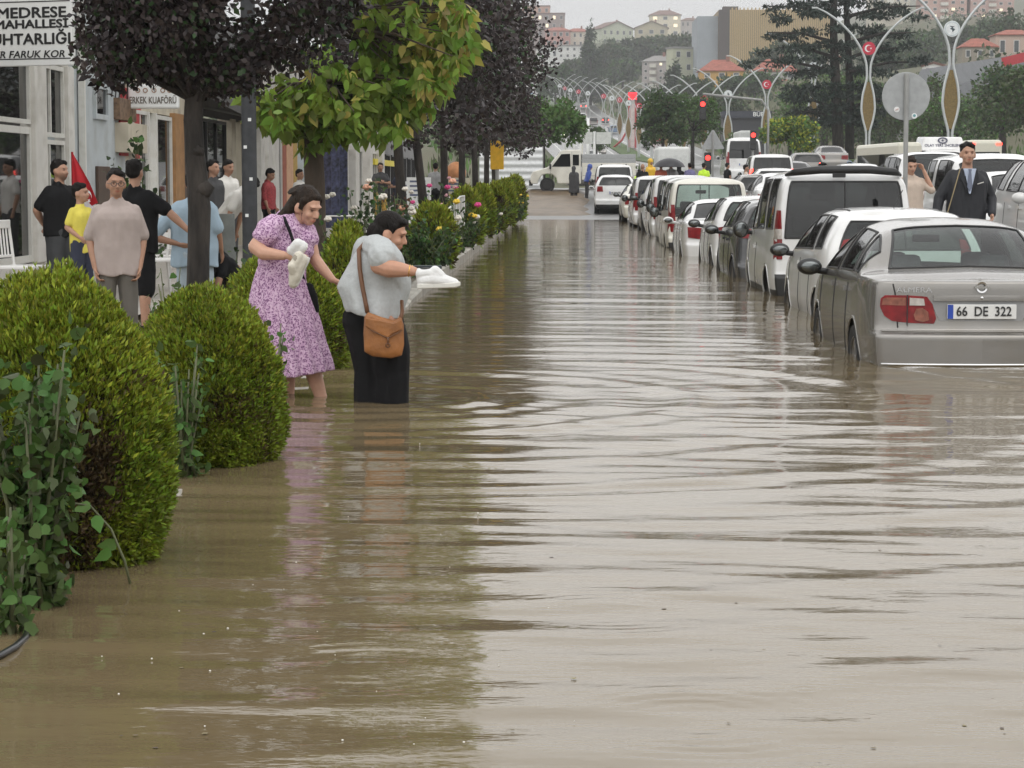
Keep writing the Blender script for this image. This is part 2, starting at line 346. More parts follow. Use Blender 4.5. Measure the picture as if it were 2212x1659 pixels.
def watermat():
    m = bpy.data.materials.new('flood_water'); N, L = nt(m); b = N['Principled BSDF']; MATS['flood_water'] = m
    b.inputs['Roughness'].default_value = .03; b.inputs['IOR'].default_value = 1.333; b.inputs['Specular IOR Level'].default_value = .5
    tc = N.new('ShaderNodeTexCoord'); n1 = N.new('ShaderNodeTexNoise'); n1.inputs['Scale'].default_value = .5; n1.inputs['Detail'].default_value = 6
    L.new(tc.outputs['Object'], n1.inputs['Vector']); mx = N.new('ShaderNodeMix'); mx.data_type = 'RGBA'
    mx.inputs[6].default_value = (.138,.104,.056,1); mx.inputs[7].default_value = (.172,.132,.076,1); L.new(n1.outputs[0], mx.inputs[0]); L.new(mx.outputs[2], b.inputs['Base Color'])
    # fine chop, long across the view, and rain-drop dimples
    mp = N.new('ShaderNodeMapping'); mp.inputs['Scale'].default_value = (.55, 1.6, 1); L.new(tc.outputs['Object'], mp.inputs[0])
    n2 = N.new('ShaderNodeTexNoise'); n2.inputs['Scale'].default_value = 4.5; n2.inputs['Detail'].default_value = 4; n2.inputs['Roughness'].default_value = .55; L.new(mp.outputs[0], n2.inputs['Vector'])
    vo = N.new('ShaderNodeTexVoronoi'); vo.inputs['Scale'].default_value = 3.2; L.new(tc.outputs['Object'], vo.inputs['Vector'])
    ma = N.new('ShaderNodeMath'); ma.operation = 'MULTIPLY'; ma.inputs[1].default_value = 60; L.new(vo.outputs['Distance'], ma.inputs[0])
    sn = N.new('ShaderNodeMath'); sn.operation = 'SINE'; L.new(ma.outputs[0], sn.inputs[0])
    fa = N.new('ShaderNodeMapRange'); fa.inputs[1].default_value = .05; fa.inputs[2].default_value = .2; fa.inputs[3].default_value = .06; fa.inputs[4].default_value = 0; L.new(vo.outputs['Distance'], fa.inputs[0])
    pr = N.new('ShaderNodeMath'); pr.operation = 'MULTIPLY'; L.new(sn.outputs[0], pr.inputs[0]); L.new(fa.outputs[0], pr.inputs[1])
    ad = N.new('ShaderNodeMath'); ad.operation = 'ADD'; L.new(n2.outputs[0], ad.inputs[0]); L.new(pr.outputs[0], ad.inputs[1])
    bp = N.new('ShaderNodeBump'); bp.inputs['Strength'].default_value = 1.0; bp.inputs['Distance'].default_value = .0042; L.new(ad.outputs[0], bp.inputs['Height']); L.new(bp.outputs[0], b.inputs['Normal'])
    return m
xsW = np.linspace(-4.6, 4.3, 260)
sheet('water', xsW, ysW, waves, watermat())
# ================= vehicles =================
def pchip(Y, nsub):
    """monotone interpolation along axis 0 with nsub steps a cell"""
    Y = np.asarray(Y, float); n = len(Y); d = np.diff(Y, axis=0); m = np.zeros_like(Y)
    a, b = d[:-1], d[1:]; s = a*b > 0
    with np.errstate(divide='ignore', invalid='ignore'): hm = 2*a*b/(a+b)
    m[1:-1] = np.where(s, hm, 0); m[0] = d[0]; m[-1] = d[-1]
    t = np.linspace(0, 1, nsub, endpoint=False).reshape((nsub,) + (1,)*(Y.ndim-1)); out = []
    for i in range(n-1):
        out.append((2*t**3-3*t**2+1)*Y[i] + (t**3-2*t**2+t)*m[i] + (-2*t**3+3*t**2)*Y[i+1] + (t**3-t**2)*m[i+1])
    out.append(Y[-1:]); return np.concatenate(out)
# section: (y_low, y_top, half width, belt z, roof half width, cantrail z, roof z, bulge)
CARS = {
 'sedan': dict(L=4.43, zb=.20, zbm=.565, ro=[.14,.02,-.035,-.035,.025,.05,.10,.10,.10], fo=[.1,0,-.03,-.03,0,.03,.05,.05,.05], cap=(.10,.12), wheels=(.98,3.52,.31),
   S=[(.12,.12,.775,.985,.66,1.0,1.01,0),(.38,.38,.835,1.0,.70,1.035,1.05,0),(.80,.66,.853,1.0,.675,1.05,1.075,.10),(1.15,1.36,.853,.985,.56,1.345,1.405,.06),(2.15,2.10,.853,.965,.565,1.375,1.448,0),(3.10,2.62,.853,.94,.54,1.335,1.405,-.05),(3.45,3.40,.85,.92,.68,.965,1.0,-.10),(3.95,3.95,.83,.83,.62,.885,.905,0),(4.33,4.33,.74,.68,.6,.70,.72,0)],
   wins=[('rear_window',5.12,5.86,6.25,9),('windshield',8.1,8.9,6.2,9),('side_window',6.08,6.92,5.12,5.9),('side_window',7.08,7.93,5.12,5.9),('side_window',5.55,5.92,5.15,5.85)], roof=(6.2,7.9)),
 'hatch': dict(L=3.95, zb=.20, zbm=.50, ro=[.14,.02,-.03,-.03,.02,.07,.30,.40,.42], fo=[.1,0,-.03,-.03,0,.03,.05,.05,.05], cap=(.10,.12), wheels=(.62,3.11,.31),
   S=[(.14,.14,.79,.99,.55,1.37,1.415,0),(.42,.62,.845,.99,.575,1.41,1.455,0),(1.0,1.15,.86,.97,.58,1.43,1.48,0),(1.8,1.8,.86,.955,.58,1.42,1.48,0),(2.75,2.28,.86,.93,.55,1.365,1.43,-.05),(3.12,3.05,.85,.90,.66,.965,1.0,-.10),(3.5,3.5,.83,.80,.6,.86,.88,0),(3.86,3.86,.73,.64,.58,.66,.68,0)],
   wins=[('rear_window',0,2.15,5.15,5.9),('windshield',7.1,7.9,6.2,9),('side_window',4.1,4.9,5.15,5.9),('side_window',5.1,5.94,5.15,5.9),('side_window',6.05,6.9,5.15,5.9)], roof=(4.2,6.9)),
 'van': dict(L=4.25, zb=.22, zbm=.55, ro=[.14,.02,-.05,-.05,.0,.02,.10,.20,.22], fo=[.1,0,-.03,-.03,0,.03,.05,.05,.05], cap=(.05,.12), wheels=(.80,3.40,.32),
   S=[(.06,.06,.845,1.03,.72,1.70,1.80,0),(.30,.36,.895,1.03,.745,1.73,1.84,0),(1.2,1.25,.91,1.02,.755,1.73,1.85,0),(2.2,2.2,.91,1.01,.755,1.72,1.85,0),(3.05,2.62,.905,.99,.72,1.66,1.79,-.05),(3.55,3.45,.89,.98,.70,1.08,1.12,-.12),(3.95,3.95,.86,.88,.64,.95,.98,0),(4.18,4.18,.78,.68,.60,.72,.74,0)],
   wins=[('rear_window',0,2.2,5.05,5.93),('windshield',7.1,7.9,6.2,9),('side_window',4.12,4.9,5.12,5.92),('side_window',5.1,5.93,5.12,5.92),('side_window',6.06,6.9,5.12,5.92)], roof=(4.2,6.9)),
}
def car_surface(kind, nu, nv, sx=1, sy=1, sz=1, zs=0):
    c = CARS[kind]; zb, zbm = c['zb'], c['zbm']; secs = []
    for i, (yl, yt, w_, zbelt, wr, zr, zt, bul) in enumerate(c['S']):
        rows = [(0,yl,zb),(.86*w_,yl,zb),(.97*w_,yl,zb+.13),(w_,yl,zbm),(1.0*w_,yl,zbm+.07),(.965*w_,yl+.15*(yt-yl)*0,zbelt),(wr,yt,zr),(.55*wr,yt-bul*.75,zt-.012),(0,yt-bul,zt)]
        rows = np.array(rows)
        if i == 0: rows[:,1] += np.array(c['ro'])
        if i == len(c['S'])-1: rows[:,1] -= np.array(c['fo'])
        secs.append(rows)
    dr, wr_ = c['cap']
    def caps(s0, sgn, ts):
        out = []
        for t in ts:
            q = s0.copy(); q[:,0] *= t; q[:,1] += sgn * dr * (1 - t**2.2); out.append(q)
        return out
    A = caps(secs[0], -1, (0, .5, .86)) + secs + caps(secs[-1], 1, (.8, .4, 0))
    A = pchip(np.array(A), nu); A = pchip(A.transpose(1, 0, 2), nv).transpose(1, 0, 2)
    A = A * np.array([sx, sy, sz]) + np.array([0, 0, zs]); return A, c
def decal(bvh, poly, d, m, name, parent, th=.012, o0=None, deep=.02, plane='xz', rings=(0,.35,.7,1)):
    """closed patch pressed on a body: poly points (two coordinates) thrown along direction d"""
    d = Vector(d).normalized(); P = [Vector(p) for p in poly]; c = sum(P, Vector((0,)*2)) / len(P)
    def P3(p): return Vector((p[0], 0, p[1])) if plane == 'xz' else Vector((0, p[0], p[1]))
    def hit(p):
        q = P3(p) - d*8; h = bvh.ray_cast(q, d)[0]
        return h if h is not None else bvh.find_nearest(P3(p))[0]
    if rings is not None:   # subdivide the outline
        P2 = []
        for a, b in zip(P, P[1:] + P[:1]):
            for t in (0, .5): P2.append(a.lerp(b, t))
        P = P2
    n = len(P); V = []; F_ = []
    V.append(hit(c) - d*th)
    for t in rings[1:]:
        for p in P: V.append(hit(c.lerp(p, t)) - d*th)
    base = 1 + n*(len(rings)-2)
    for p in V[base:]: pass
    V += [v + d*(th+deep) for v in V[base:base+n]]
    for k in range(n): F_.append((0, 1+k, 1+(k+1) % n))
    for j in range(len(rings)-1):
        for k in range(n): F_.append((1+j*n+k, 1+(j+1)*n+k, 1+(j+1)*n+(k+1) % n, 1+j*n+(k+1) % n))
    kb = MB(); kb.add(V, F_); o = kb.build(name, m, parent, smooth=40); return o
glassD = glassm('car_glass_dark', (.10,.11,.11), .75); glassC = glassm('car_glass_clear', (.62,.72,.68), .06); glassM = glassm('car_glass_mid', (.35,.40,.39), .35)
blackp = pm('black_plastic', (.018,.018,.018), .45, var=.1); rubber = pm('tyre_rubber', (.02,.02,.02), .8, var=.2, bump=.2); alloy = pm('alloy', (.42,.42,.43), .3, .9, var=.05)
lred = pm('lens_red', (.20,.006,.008), .3, var=.3, scale=14, coat=.25, spec=.3); lora = pm('lens_amber', (.24,.085,.055), .3, var=.3, scale=25, coat=.25, spec=.3); lcle = pm('lens_clear', (.46,.42,.38), .1, var=.15, scale=25, coat=.8)
lit_red = pm('brake_lit', (.6,.02,.02), .3, emit=(1,.05,.03), es=6)
lit_head = pm('headlamp_lit', (.9,.9,.8), .3, emit=(1,.93,.7), es=8)
plate_w = pm('plate_white', (.72,.72,.70), .35, var=.03); plate_k = pm('plate_black', (.02,.02,.02), .5); plate_b = pm('plate_blue', (.02,.06,.35), .4)
chrome = pm('chrome', (.6,.6,.6), .12, 1., var=.03); dirt = (.20,.17,.12)
P_silver = pm('paint_silver', (.255,.243,.226), .27, .65, var=.03, coat=.6, dirt=(dirt, 1.6, .45)); P_white = pm('paint_white', (.74,.74,.73), .25, var=.02, coat=.7, dirt=(dirt, 1.4, .35)); P_cream = pm('paint_offwhite', (.70,.68,.60), .28, var=.03, coat=.6, dirt=(dirt, 1.5, .4))
P_grey = pm('paint_darkgrey', (.060,.060,.062), .25, .3, var=.05, coat=.8, dirt=((.12,.11,.09), 1.4, .35)); P_pearl = pm('paint_pearl', (.64,.64,.63), .28, .1, var=.03, coat=.7, dirt=((.33,.31,.27), 1.5, .6)); P_red = pm('paint_red', (.35,.02,.02), .3, var=.05, coat=.6); P_blue = pm('paint_blue', (.10,.17,.28), .3, var=.05, coat=.6)
cabin_m = pm('cabin_dark', (.03,.03,.032), .8, var=.1); seat_m = pm('seat_grey', (.10,.105,.11), .85, var=.15, scale=20)
def wheel(root, x, y, r, side, near):
    wt = MB(); wt.lathe([(r*.62,-.085),(r*.93,-.10),(r,-.07),(r,.07),(r*.93,.10),(r*.62,.085)], (x,y,r), 28, 'x'); 
    o = wt.build('wheel', rubber, root, smooth=40)
    rm = MB(); xo = x + side*.06
    rm.lathe([(0.001,side*.02),(r*.16,side*.02),(r*.2,0),(r*.2,-side*.05),(r*.5,-side*.06),(r*.56,0),(r*.66,side*.03)], (xo,y,r), 24, 'x')
    for q in range(6 if near else 5):
        a = q*2*math.pi/6; rm.bar((xo, y+.15*r*math.cos(a), r+.15*r*math.sin(a)), (xo, y+.6*r*math.cos(a), r+.6*r*math.sin(a)), .05, .03, (1,0,0))
    rm.build('rim', alloy, o, smooth=40)
def make_car(kind, label, cat, loc, rz=0, paint=None, sx=1, sy=1, sz=1, nu=5, nv=4, glass=None, name='parked_car', group='cars parked in the flood water along the right side', mirrors='paint', lamp=None,
             far=False, lit=False, plate=None, lower=None, seats=True, rails=False, handles=True, spoiler=None, rearwin=None, frontlamps=True, wiper=True, sidew=None):
    paint = paint or P_white; glass = glass or glassM
    root = thing(name, label, cat, loc, rz, group)
    A, c = car_surface(kind, nu, nv, sx, sy, sz); U, Vn = A.shape[:2]
    full = np.concatenate([A, (A * np.array([-1,1,1]))[:, -2::-1]], 1); NV = full.shape[1]
    vv = np.concatenate([np.arange(Vn)/nv, (np.arange(Vn)/nv)[-2::-1]])
    # all cells once for ray casting
    idx = lambda i, j: i*NV + j
    pts = full.reshape(-1, 3); cells = [(i, j) for i in range(U-1) for j in range(NV-1)]
    quad = lambda i, j: (idx(i,j), idx(i+1,j), idx(i+1,j+1), idx(i,j+1))
    bvh = BVHTree.FromPolygons([tuple(p) for p in pts], [quad(i,j) for i, j in cells])
    wy1, wy2, wr_ = c['wheels']; wy1 *= sy; wy2 *= sy; wr_ *= sz
    wins = {}; body = []; low = []; hole = set()
    xmax = full[..., 0].max()
    for i, j in cells:
        u = (i+.5)/nu; v = (vv[j]+vv[j+1])/2; sd_ = 0 if j < Vn-1 else 1; got = None
        for q, (wn, u0, u1, v0, v1) in enumerate(c['wins']):
            if u0 <= u <= u1 and v0 <= v <= v1: got = (wn, q, sd_ if wn == 'side_window' else 0)
        if got: wins.setdefault(got, []).append((i, j)); continue
        ctr = (full[i,j]+full[i+1,j+1])/2
        if not far and abs(ctr[0]) > .7*xmax and v < 5 and min(math.hypot(ctr[1]-wy1, ctr[2]-wr_), math.hypot(ctr[1]-wy2, ctr[2]-wr_)) < wr_+.05: continue
        (low if lower and v < lower and (u < 3.3 or v < 2.3) else body).append((i, j))
    def sub(cl, name, m, parent, off=0., flip=False):
        ids = sorted({q for c_ in cl for q in quad(*c_)}); mp = {q: n for n, q in enumerate(ids)}; kb = MB()
        P = pts[ids]
        if off:
            P = P.copy(); ctr = np.array([0, P[:,1].mean(), .75*sz]); P = ctr + (P - ctr) * (1 - off)
        kb.v = [tuple(p) for p in P]; kb.f = [tuple(mp[q] for q in quad(*c_)) for c_ in cl]; kb.mi = [0]*len(cl)
        return kb.build(name, m, parent, smooth=True)
    sub(body, 'body', paint, root)
    if low: sub(low, 'bumper', blackp, root)
    if far: sub([(i,j) for i,j in cells if 3.2 < (i+.5)/nu < U/nu-3 and 3 < (vv[j]+vv[j+1])/2], 'interior', cabin_m, root, .06)
    else: sub([(i,j) for i,j in body if 2.2 < (i+.5)/nu < U/nu-3.3 and 2.2 < (vv[j]+vv[j+1])/2], 'interior', cabin_m, root, .035)
    for (wn, q, s_), cl in wins.items():
        g_ = (rearwin or glass) if wn == 'rear_window' else glassC if wn == 'windshield' else (sidew or glass)
        o = sub(cl, wn, g_, root)
        if not far:   # rubber seal round the pane: the cell border
            from collections import Counter
            ed = Counter()
            for i, j in cl:
                qd = quad(i, j)
                for a, b in zip(qd, qd[1:] + qd[:1]): ed[(min(a,b), max(a,b))] += 1
            kb = MB(); ct = pts[[q_ for c_ in cl for q_ in quad(*c_)]].mean(0)
            for (a, b), n_ in ed.items():
                if n_ == 1: kb.tube([pts[a], pts[b]], .011, 5)
            kb.build('seal', blackp, o)
    ymid = .42*c['L']*sy
    if seats and not far:
        zs = .95*sz if kind == 'van' else .62
        for yy, nm in ((1.45*sy, 'rear_seat'), (2.25*sy, 'front_seat')):
            for s_ in ((-.36,.36) if nm == 'front_seat' else (0,)):
                kb = MB(); wd = .24 if s_ else .58
                kb.box(s_*sx-wd, s_*sx+wd, yy, yy+.13, .45, .93*sz if kind != 'van' else 1.05); o = kb.build(nm, seat_m, root, bevel=.05)
                for hx in ((s_,) if s_ else (-.36,.36)): hb = MB(); hb.box(hx*sx-.13, hx*sx+.13, yy+.01, yy+.11, .95*sz if kind != 'van' else 1.1, (1.15 if kind != 'van' else 1.36)*sz if kind != 'van' else 1.33); hb.build('headrest', seat_m, o, bevel=.05)
        kb = MB(); kb.box(-.12,.12,2.72*sy,2.75*sy,1.22*sz if kind != 'van' else 1.5,1.29*sz if kind != 'van' else 1.58); kb.build('rearview_mirror', blackp, root, bevel=.02)
    if not far:
        for y in (wy1, wy2):
            for s_ in (-1, 1):
                xw = s_*(np.interp(y, [0,c['L']*sy], [.75,.75])*sx)
                wheel(root, xw, y, wr_, s_, nu > 5)
                kb = MB(); prof = []   # dark wheel housing and painted arch lip
                for t in np.linspace(-.15, math.pi+.15, 22):
                    yy, zz = y + (wr_+.055)*math.cos(t), wr_ + (wr_+.055)*math.sin(t); h_ = bvh.ray_cast(Vector((s_*3, yy, zz)), Vector((-s_,0,0)))[0]
                    prof.append((h_.x if h_ else s_*.8*sx, yy, zz))
                kb.tube([(p[0]-s_*.004, p[1], p[2]) for p in prof], .011, 8); kb.build('wheel_arch', paint, root, smooth=True)
                kb = MB(); n_ = len(prof)
                kb.add(prof + [(s_*.45*sx, p[1], p[2]) for p in prof], [(q,q+1,n_+q+1,n_+q) for q in range(n_-1)]); kb.build('wheel_housing', blackp, root, smooth=True)
    # mirrors
    ym = {'sedan': 2.98, 'hatch': 2.72, 'van': 3.0}[kind]*sy; zm = ({'sedan': 1.0, 'hatch': .99, 'van': 1.08}[kind])*sz
    for s_ in (-1, 1):
        kb = MB(); xo = s_*(.93*sx if kind != 'van' else .97*sx); kb.ell((xo+s_*.05, ym, zm), (.11,.07,.075 if kind != 'van' else .115), nu=14, nv=10); kb.cap((xo-s_*.13, ym+.03, zm-.05), .03, (xo, ym+.01, zm-.03), .03)
        o = kb.build('wing_mirror', blackp if mirrors == 'black' else paint, root, smooth=True)
        kb = MB(); kb.ell((xo+s_*.05, ym-.052, zm), (.082,.022,.050 if kind != 'van' else .095), nu=14, nv=8); kb.build('mirror_glass', pm('mirror_glass', (.16,.17,.17), .08, .9), o, smooth=True)
    xr = (.72*sx if kind != 'van' else .80*sx)
    lamps = lamp or {'sedan': [((.44,.69),(.80,.67),(.84,.90),(.46,.89))], 'hatch': [((.52,.74),(.80,.74),(.80,.98),(.62,.98))], 'van': [((.70,.70),(.90,.70),(.90,1.28),(.74,1.28))]}[kind]
    for q, pl in enumerate(lamps):
        m_, pl = (pl[0], pl[1:]) if not isinstance(pl[0], tuple) else (lred, pl)
        for s_ in (-1, 1): decal(bvh, [(s_*p[0]*sx, p[1]*sz) for p in pl][::s_], (-s_*.35, 1, 0) if kind != 'van' else (-s_*.15,1,0), lit_red if lit and q == 0 else m_, 'tail_lamp', root, th=.014+.004*q)
    if frontlamps:
        for s_ in (-1, 1):
            zf = {'sedan': (.58,.72), 'hatch': (.60,.78), 'van': (.66,.90)}[kind]
            decal(bvh, [(s_*.40*sx, zf[0]*sz),(s_*.72*sx, (zf[0]+.02)*sz),(s_*.74*sx, zf[1]*sz),(s_*.46*sx, zf[1]*sz-.03)][::-s_], (0,-1,0), lcle, 'headlamp', root, th=.01)
        decal(bvh, [(-.35*sx,.42),(.35*sx,.42),(.35*sx,.55),(-.35*sx,.55)], (0,-1,0), blackp, 'grille', root, th=.006)
    if handles and not far:
        for s_ in (-1, 1):
            for yy in ({'sedan': (1.55, 2.45), 'hatch': (1.45,2.1), 'van': (2.35,)}[kind]):
                decal(bvh, [(yy*sy-.09,.86*sz),(yy*sy+.07,.86*sz),(yy*sy+.07,.895*sz),(yy*sy-.09,.895*sz)][::s_], (-s_,0,0), paint, 'door_handle', root, th=.03, plane='yz')
            for yy in ({'sedan': (1.45, 2.3, 3.28), 'hatch': (1.15,2.0,2.95), 'van': (2.15,3.2)}[kind]):
                L_ = []; kb = MB()
                for zz in np.linspace(.32, .93, 8):
                    yq = yy*sy + (.22*max(0,.62-zz) if yy < 1.6 and kind != 'van' else 0)
                    h_ = bvh.ray_cast(Vector((s_*3, yq, zz*sz)), Vector((-s_,0,0)))[0]
                    if h_: L_.append(h_)
                if len(L_) > 2: kb.tube(L_, .0055, 5); kb.build('panel_gap', blackp, root)
    pz = {'sedan': .765, 'hatch': .80, 'van': .80}[kind]*sz
    h_ = bvh.ray_cast(Vector((0,-3,pz)), Vector((0,1,0)))[0]; yb = h_.y if h_ else 0
    if plate is not False:
        kb = MB(); kb.box(-.26,.26, yb-.025, yb-.008, pz-.055, pz+.055); po = kb.build('number_plate', plate_w, root, bevel=.004)
        kb = MB(); kb.box(-.257,-.215, yb-.0275, yb-.02, pz-.053, pz+.053); kb.build('country_band', plate_b, po)
        if plate: text(plate, 'plate_number', plate_k, po, (.015, yb-.029, pz), (math.pi/2,0,0), .1, .002, sx=.86, bold=.0015)
    if rails:
        for s_ in (-1,1):
            kb = MB(); kb.tube([(s_*.56*sx, y*sy, (1.47 if kind != 'van' else 1.86)*sz - .03*(y in (.9,2.3))) for y in (.9,1.1,2.1,2.3)], .02, 8); kb.build('roof_rail', blackp, root, smooth=True)
    root['bvh'] = 0; del root['bvh']
    return root, bvh
Xpark = lambda px, D: W(px, 600, D).x
ROADZ = lambda y: float(sv(y))
# 1 silver saloon, nearest
silver, b1 = make_car('sedan', 'silver saloon with its bumper in the flood water, plate 66 DE 322', 'car', (3.17, 17.2, ROADZ(18)), 0, P_silver, nu=10, nv=8, plate='66  DE  322', mirrors='black', glass=glassD, rearwin=glassC, sidew=glassM,
    lamp=[(lred,(.375,.674),(.55,.677),(.70,.69),(.765,.73),(.80,.80),(.795,.86),(.76,.885),(.58,.885),(.435,.877),(.39,.82),(.36,.713)), (lora,(.595,.808),(.785,.812),(.775,.858),(.745,.868),(.595,.868)), (lcle,(.445,.81),(.565,.81),(.565,.868),(.455,.862)), (lora,(.41,.70),(.46,.685),(.515,.70),(.53,.74),(.51,.785),(.46,.79),(.42,.76))])
decal(b1, [(-.573,.66),(-.566,.66),(-.566,.89),(-.573,.89)], (.2,1,0), blackp, 'lamp_gap', silver, th=.034)
kb = MB(); h_ = b1.ray_cast(Vector((0,-3,.80)), Vector((0,1,0)))[0]
decal(b1, [(-.36,.845),(.36,.845),(.36,.888),(-.36,.888)], (0,1,0), P_silver, 'boot_trim', silver, th=.03)
decal(b1, [(-.31,.695),(.31,.695),(.38,.842),(-.38,.842)], (0,1,0), pm('boot_recess', (.30,.30,.30), .4, .4), 'plate_recess', silver, th=.003)
y0 = b1.ray_cast(Vector((0,-3,.94)), Vector((0,1,0)))[0].y
kb = MB(); kb.lathe([(.030,-.005),(.042,-.008),(.042,.008),(.030,.005)], (0,y0-.012,.948), 24, 'y'); kb.box(-.055,.055,y0-.024,y0-.008,.940,.956); kb.build('round_emblem', chrome, silver, smooth=40)
text('ALMERA', 'model_lettering', chrome, silver, (-.50, b1.ray_cast(Vector((-.5,-3,.92)), Vector((0,1,0)))[0].y-.006, .925), (math.pi/2,0,-.13), .055, .003, sx=1.3)
kb = MB(); kb.ell((0,y0-.025,.868),(.016,.014,.016)); kb.build('boot_lock', chrome, silver, smooth=True)
for z_, t_ in ((.615,.010),(.365,.012)):
    kb = MB(); L_ = []
    for x_ in np.linspace(-.80,.80,25):
        h_ = b1.ray_cast(Vector((x_,-3,z_)), Vector((0,1,0)))[0]
        if h_: L_.append(h_)
    kb.tube(L_, t_, 6); kb.build('bumper_crease', P_silver if z_ > .5 else chrome, silver, smooth=True)
for s_ in (-1,1): kb = MB(); kb.tube([h for h in [b1.ray_cast(Vector((s_*x_,-3,z_)), Vector((0,1,0)))[0] for x_, z_ in ((.62,.64),(.625,.72),(.63,.80),(.64,.90),(.655,.97))] if h], .006, 5); kb.build('panel_gap', blackp, silver)
# 2 white hatch
hatch, b2 = make_car('hatch', 'white hatchback with tall red tail lamps directly ahead of the silver saloon', 'car', (3.47, 22.9, ROADZ(24)), R(1), P_white, nu=8, nv=6, glass=glassD, rearwin=glassM, mirrors='black',
    lamp=[(lred,(.60,.86),(.80,.84),(.70,1.16),(.635,1.17))])
kb = MB(); kb.tube([(.0,.95,1.475),(.05,.70,1.66)], .005, 5); kb.build('aerial', blackp, hatch)
for s_ in (-.47,.47):
    kb = MB(); kb.tube([b2.ray_cast(Vector((s_,y_,5)), Vector((0,0,-1)))[0] for y_ in np.linspace(.85,2.1,8)], .011, 6); kb.build('roof_seam', blackp, hatch, smooth=True)
# 3 white van with black spoiler
van, b3 = make_car('van', 'white high-roofed van with black roof spoiler, dark rear window and black bumper', 'van', (3.46, 27.9, ROADZ(28)), R(.5), P_white, nu=8, nv=6, sx=.99, sz=1.03, glass=glassD, mirrors='black', lower=3.9,
    lamp=[(lred,(.775,.78),(.895,.78),(.895,1.02),(.78,1.02)), (lcle,(.78,1.02),(.895,1.02),(.89,1.14),(.785,1.14)), (lred,(.785,1.14),(.89,1.14),(.86,1.36),(.80,1.36))])
kb = MB(); 
kb.tube([(-.70,.28,1.83),(-.62,.12,1.865),(-.3,.06,1.895),(.3,.06,1.895),(.62,.12,1.865),(.70,.28,1.83)], [.02,.045,.05,.05,.045,.02], 8); kb.build('roof_spoiler', blackp, van, smooth=True)
kb = MB(); kb.box(-.16,.0,.03,.07,1.80,1.86); kb.build('brake_light', blackp, van, bevel=.01)
# 4 dark grey hatch
make_car('hatch', 'dark grey hatchback with swept red tail lamps just beyond the black-spoiler van', 'car', (3.36, 33.0, ROADZ(33)), R(.5), P_grey, sy=1.05, sz=1.02, nu=6, nv=5, glass=glassD, rearwin=glassM, mirrors='black', lamp=[(lred,(.36,.90),(.80,.92),(.80,1.06),(.62,1.04))])
# 5 white hatch with antenna
c5, b5 = make_car('hatch', 'white hatchback with stubby roof aerial behind the dark grey one', 'car', (3.37, 38.0, ROADZ(38)), R(.5), P_white, sy=1.03, sz=1.03, nu=6, nv=5, glass=glassD, rearwin=glassC, mirrors='black', lamp=[(lred,(.50,.82),(.80,.80),(.82,.97),(.56,1.0))])
kb = MB(); kb.cap((.2,.75,1.50),.015,(.2,.70,1.62),.006); kb.ell((.2,.75,1.5),(.03,.05,.03)); kb.build('aerial', blackp, c5, smooth=True)
# 6 white saloon
make_car('sedan', 'white saloon with dark rear window and broad red tail lamps behind the cream van', 'car', (3.14, 42.9, ROADZ(43)), R(.5), P_white, sy=.97, sz=.99, nu=6, nv=5, glass=glassD, mirrors='paint', lamp=[(lred,(.46,.68),(.80,.72),(.82,.92),(.50,.90))])
# 7-10 vans
make_car('van', 'cream van with clear rear window just ahead of the white saloon', 'van', (3.13, 48.5, ROADZ(48)), R(.3), P_cream, nu=6, nv=5, sx=1.0, glass=glassM, rearwin=glassC, mirrors='black', lower=2.6)
make_car('van', 'silvery white van squeezed directly in front of the cream one', 'van', (3.25, 53.6, ROADZ(54)), R(.5), P_pearl, nu=5, nv=4, glass=glassD, rearwin=P_pearl, mirrors='black', lower=2.6)  # rear pane filled with body paint, added to brighten the cream van's window
make_car('van', 'white van, second beyond the cream one in the parked row', 'van', (3.2, 59.3, ROADZ(60)), R(.5), P_white, nu=5, nv=4, glass=glassD, mirrors='black')
make_car('hatch', 'pale people carrier, third beyond the cream van in the parked row', 'car', (3.2, 65.2, ROADZ(66)), R(.5), P_pearl, sz=1.15, sx=1.05, nu=5, nv=4, glass=glassD, mirrors='black')
make_car('van', 'low white van, fourth beyond the cream one in the parked row', 'van', (3.1, 71.2, ROADZ(72)), R(.5), P_white, nu=4, nv=4, sz=.95, glass=glassD, mirrors='black')
make_car('sedan', 'small white saloon last in the parked row at the water edge', 'car', (3.0, 80.5, ROADZ(81)), R(.5), P_cream, nu=4, nv=4, glass=glassD, mirrors='black')
# SUV and van driving out of the water
suv, b12 = make_car('hatch', 'white off-roader climbing out of the flood in front of the pickup', 'car', (2.28, 96.5, .07), R(-1), P_white, sx=1.06, sy=1.08, sz=1.13, nu=6, nv=5, glass=glassD, name='driving_car', group='cars driving out of the flood', lamp=[(lred,(.54,.84),(.80,.84),(.80,1.04),(.58,1.04))], plate='66 AN 418', lower=2.3)
make_car('van', 'white people carrier with dark rear window close in front of the off-roader', 'van', (2.4, 103.6, .42), 0, P_white, sz=.98, nu=4, nv=4, glass=glassD, name='driving_car', group='cars driving out of the flood', mirrors='black', rails=True)
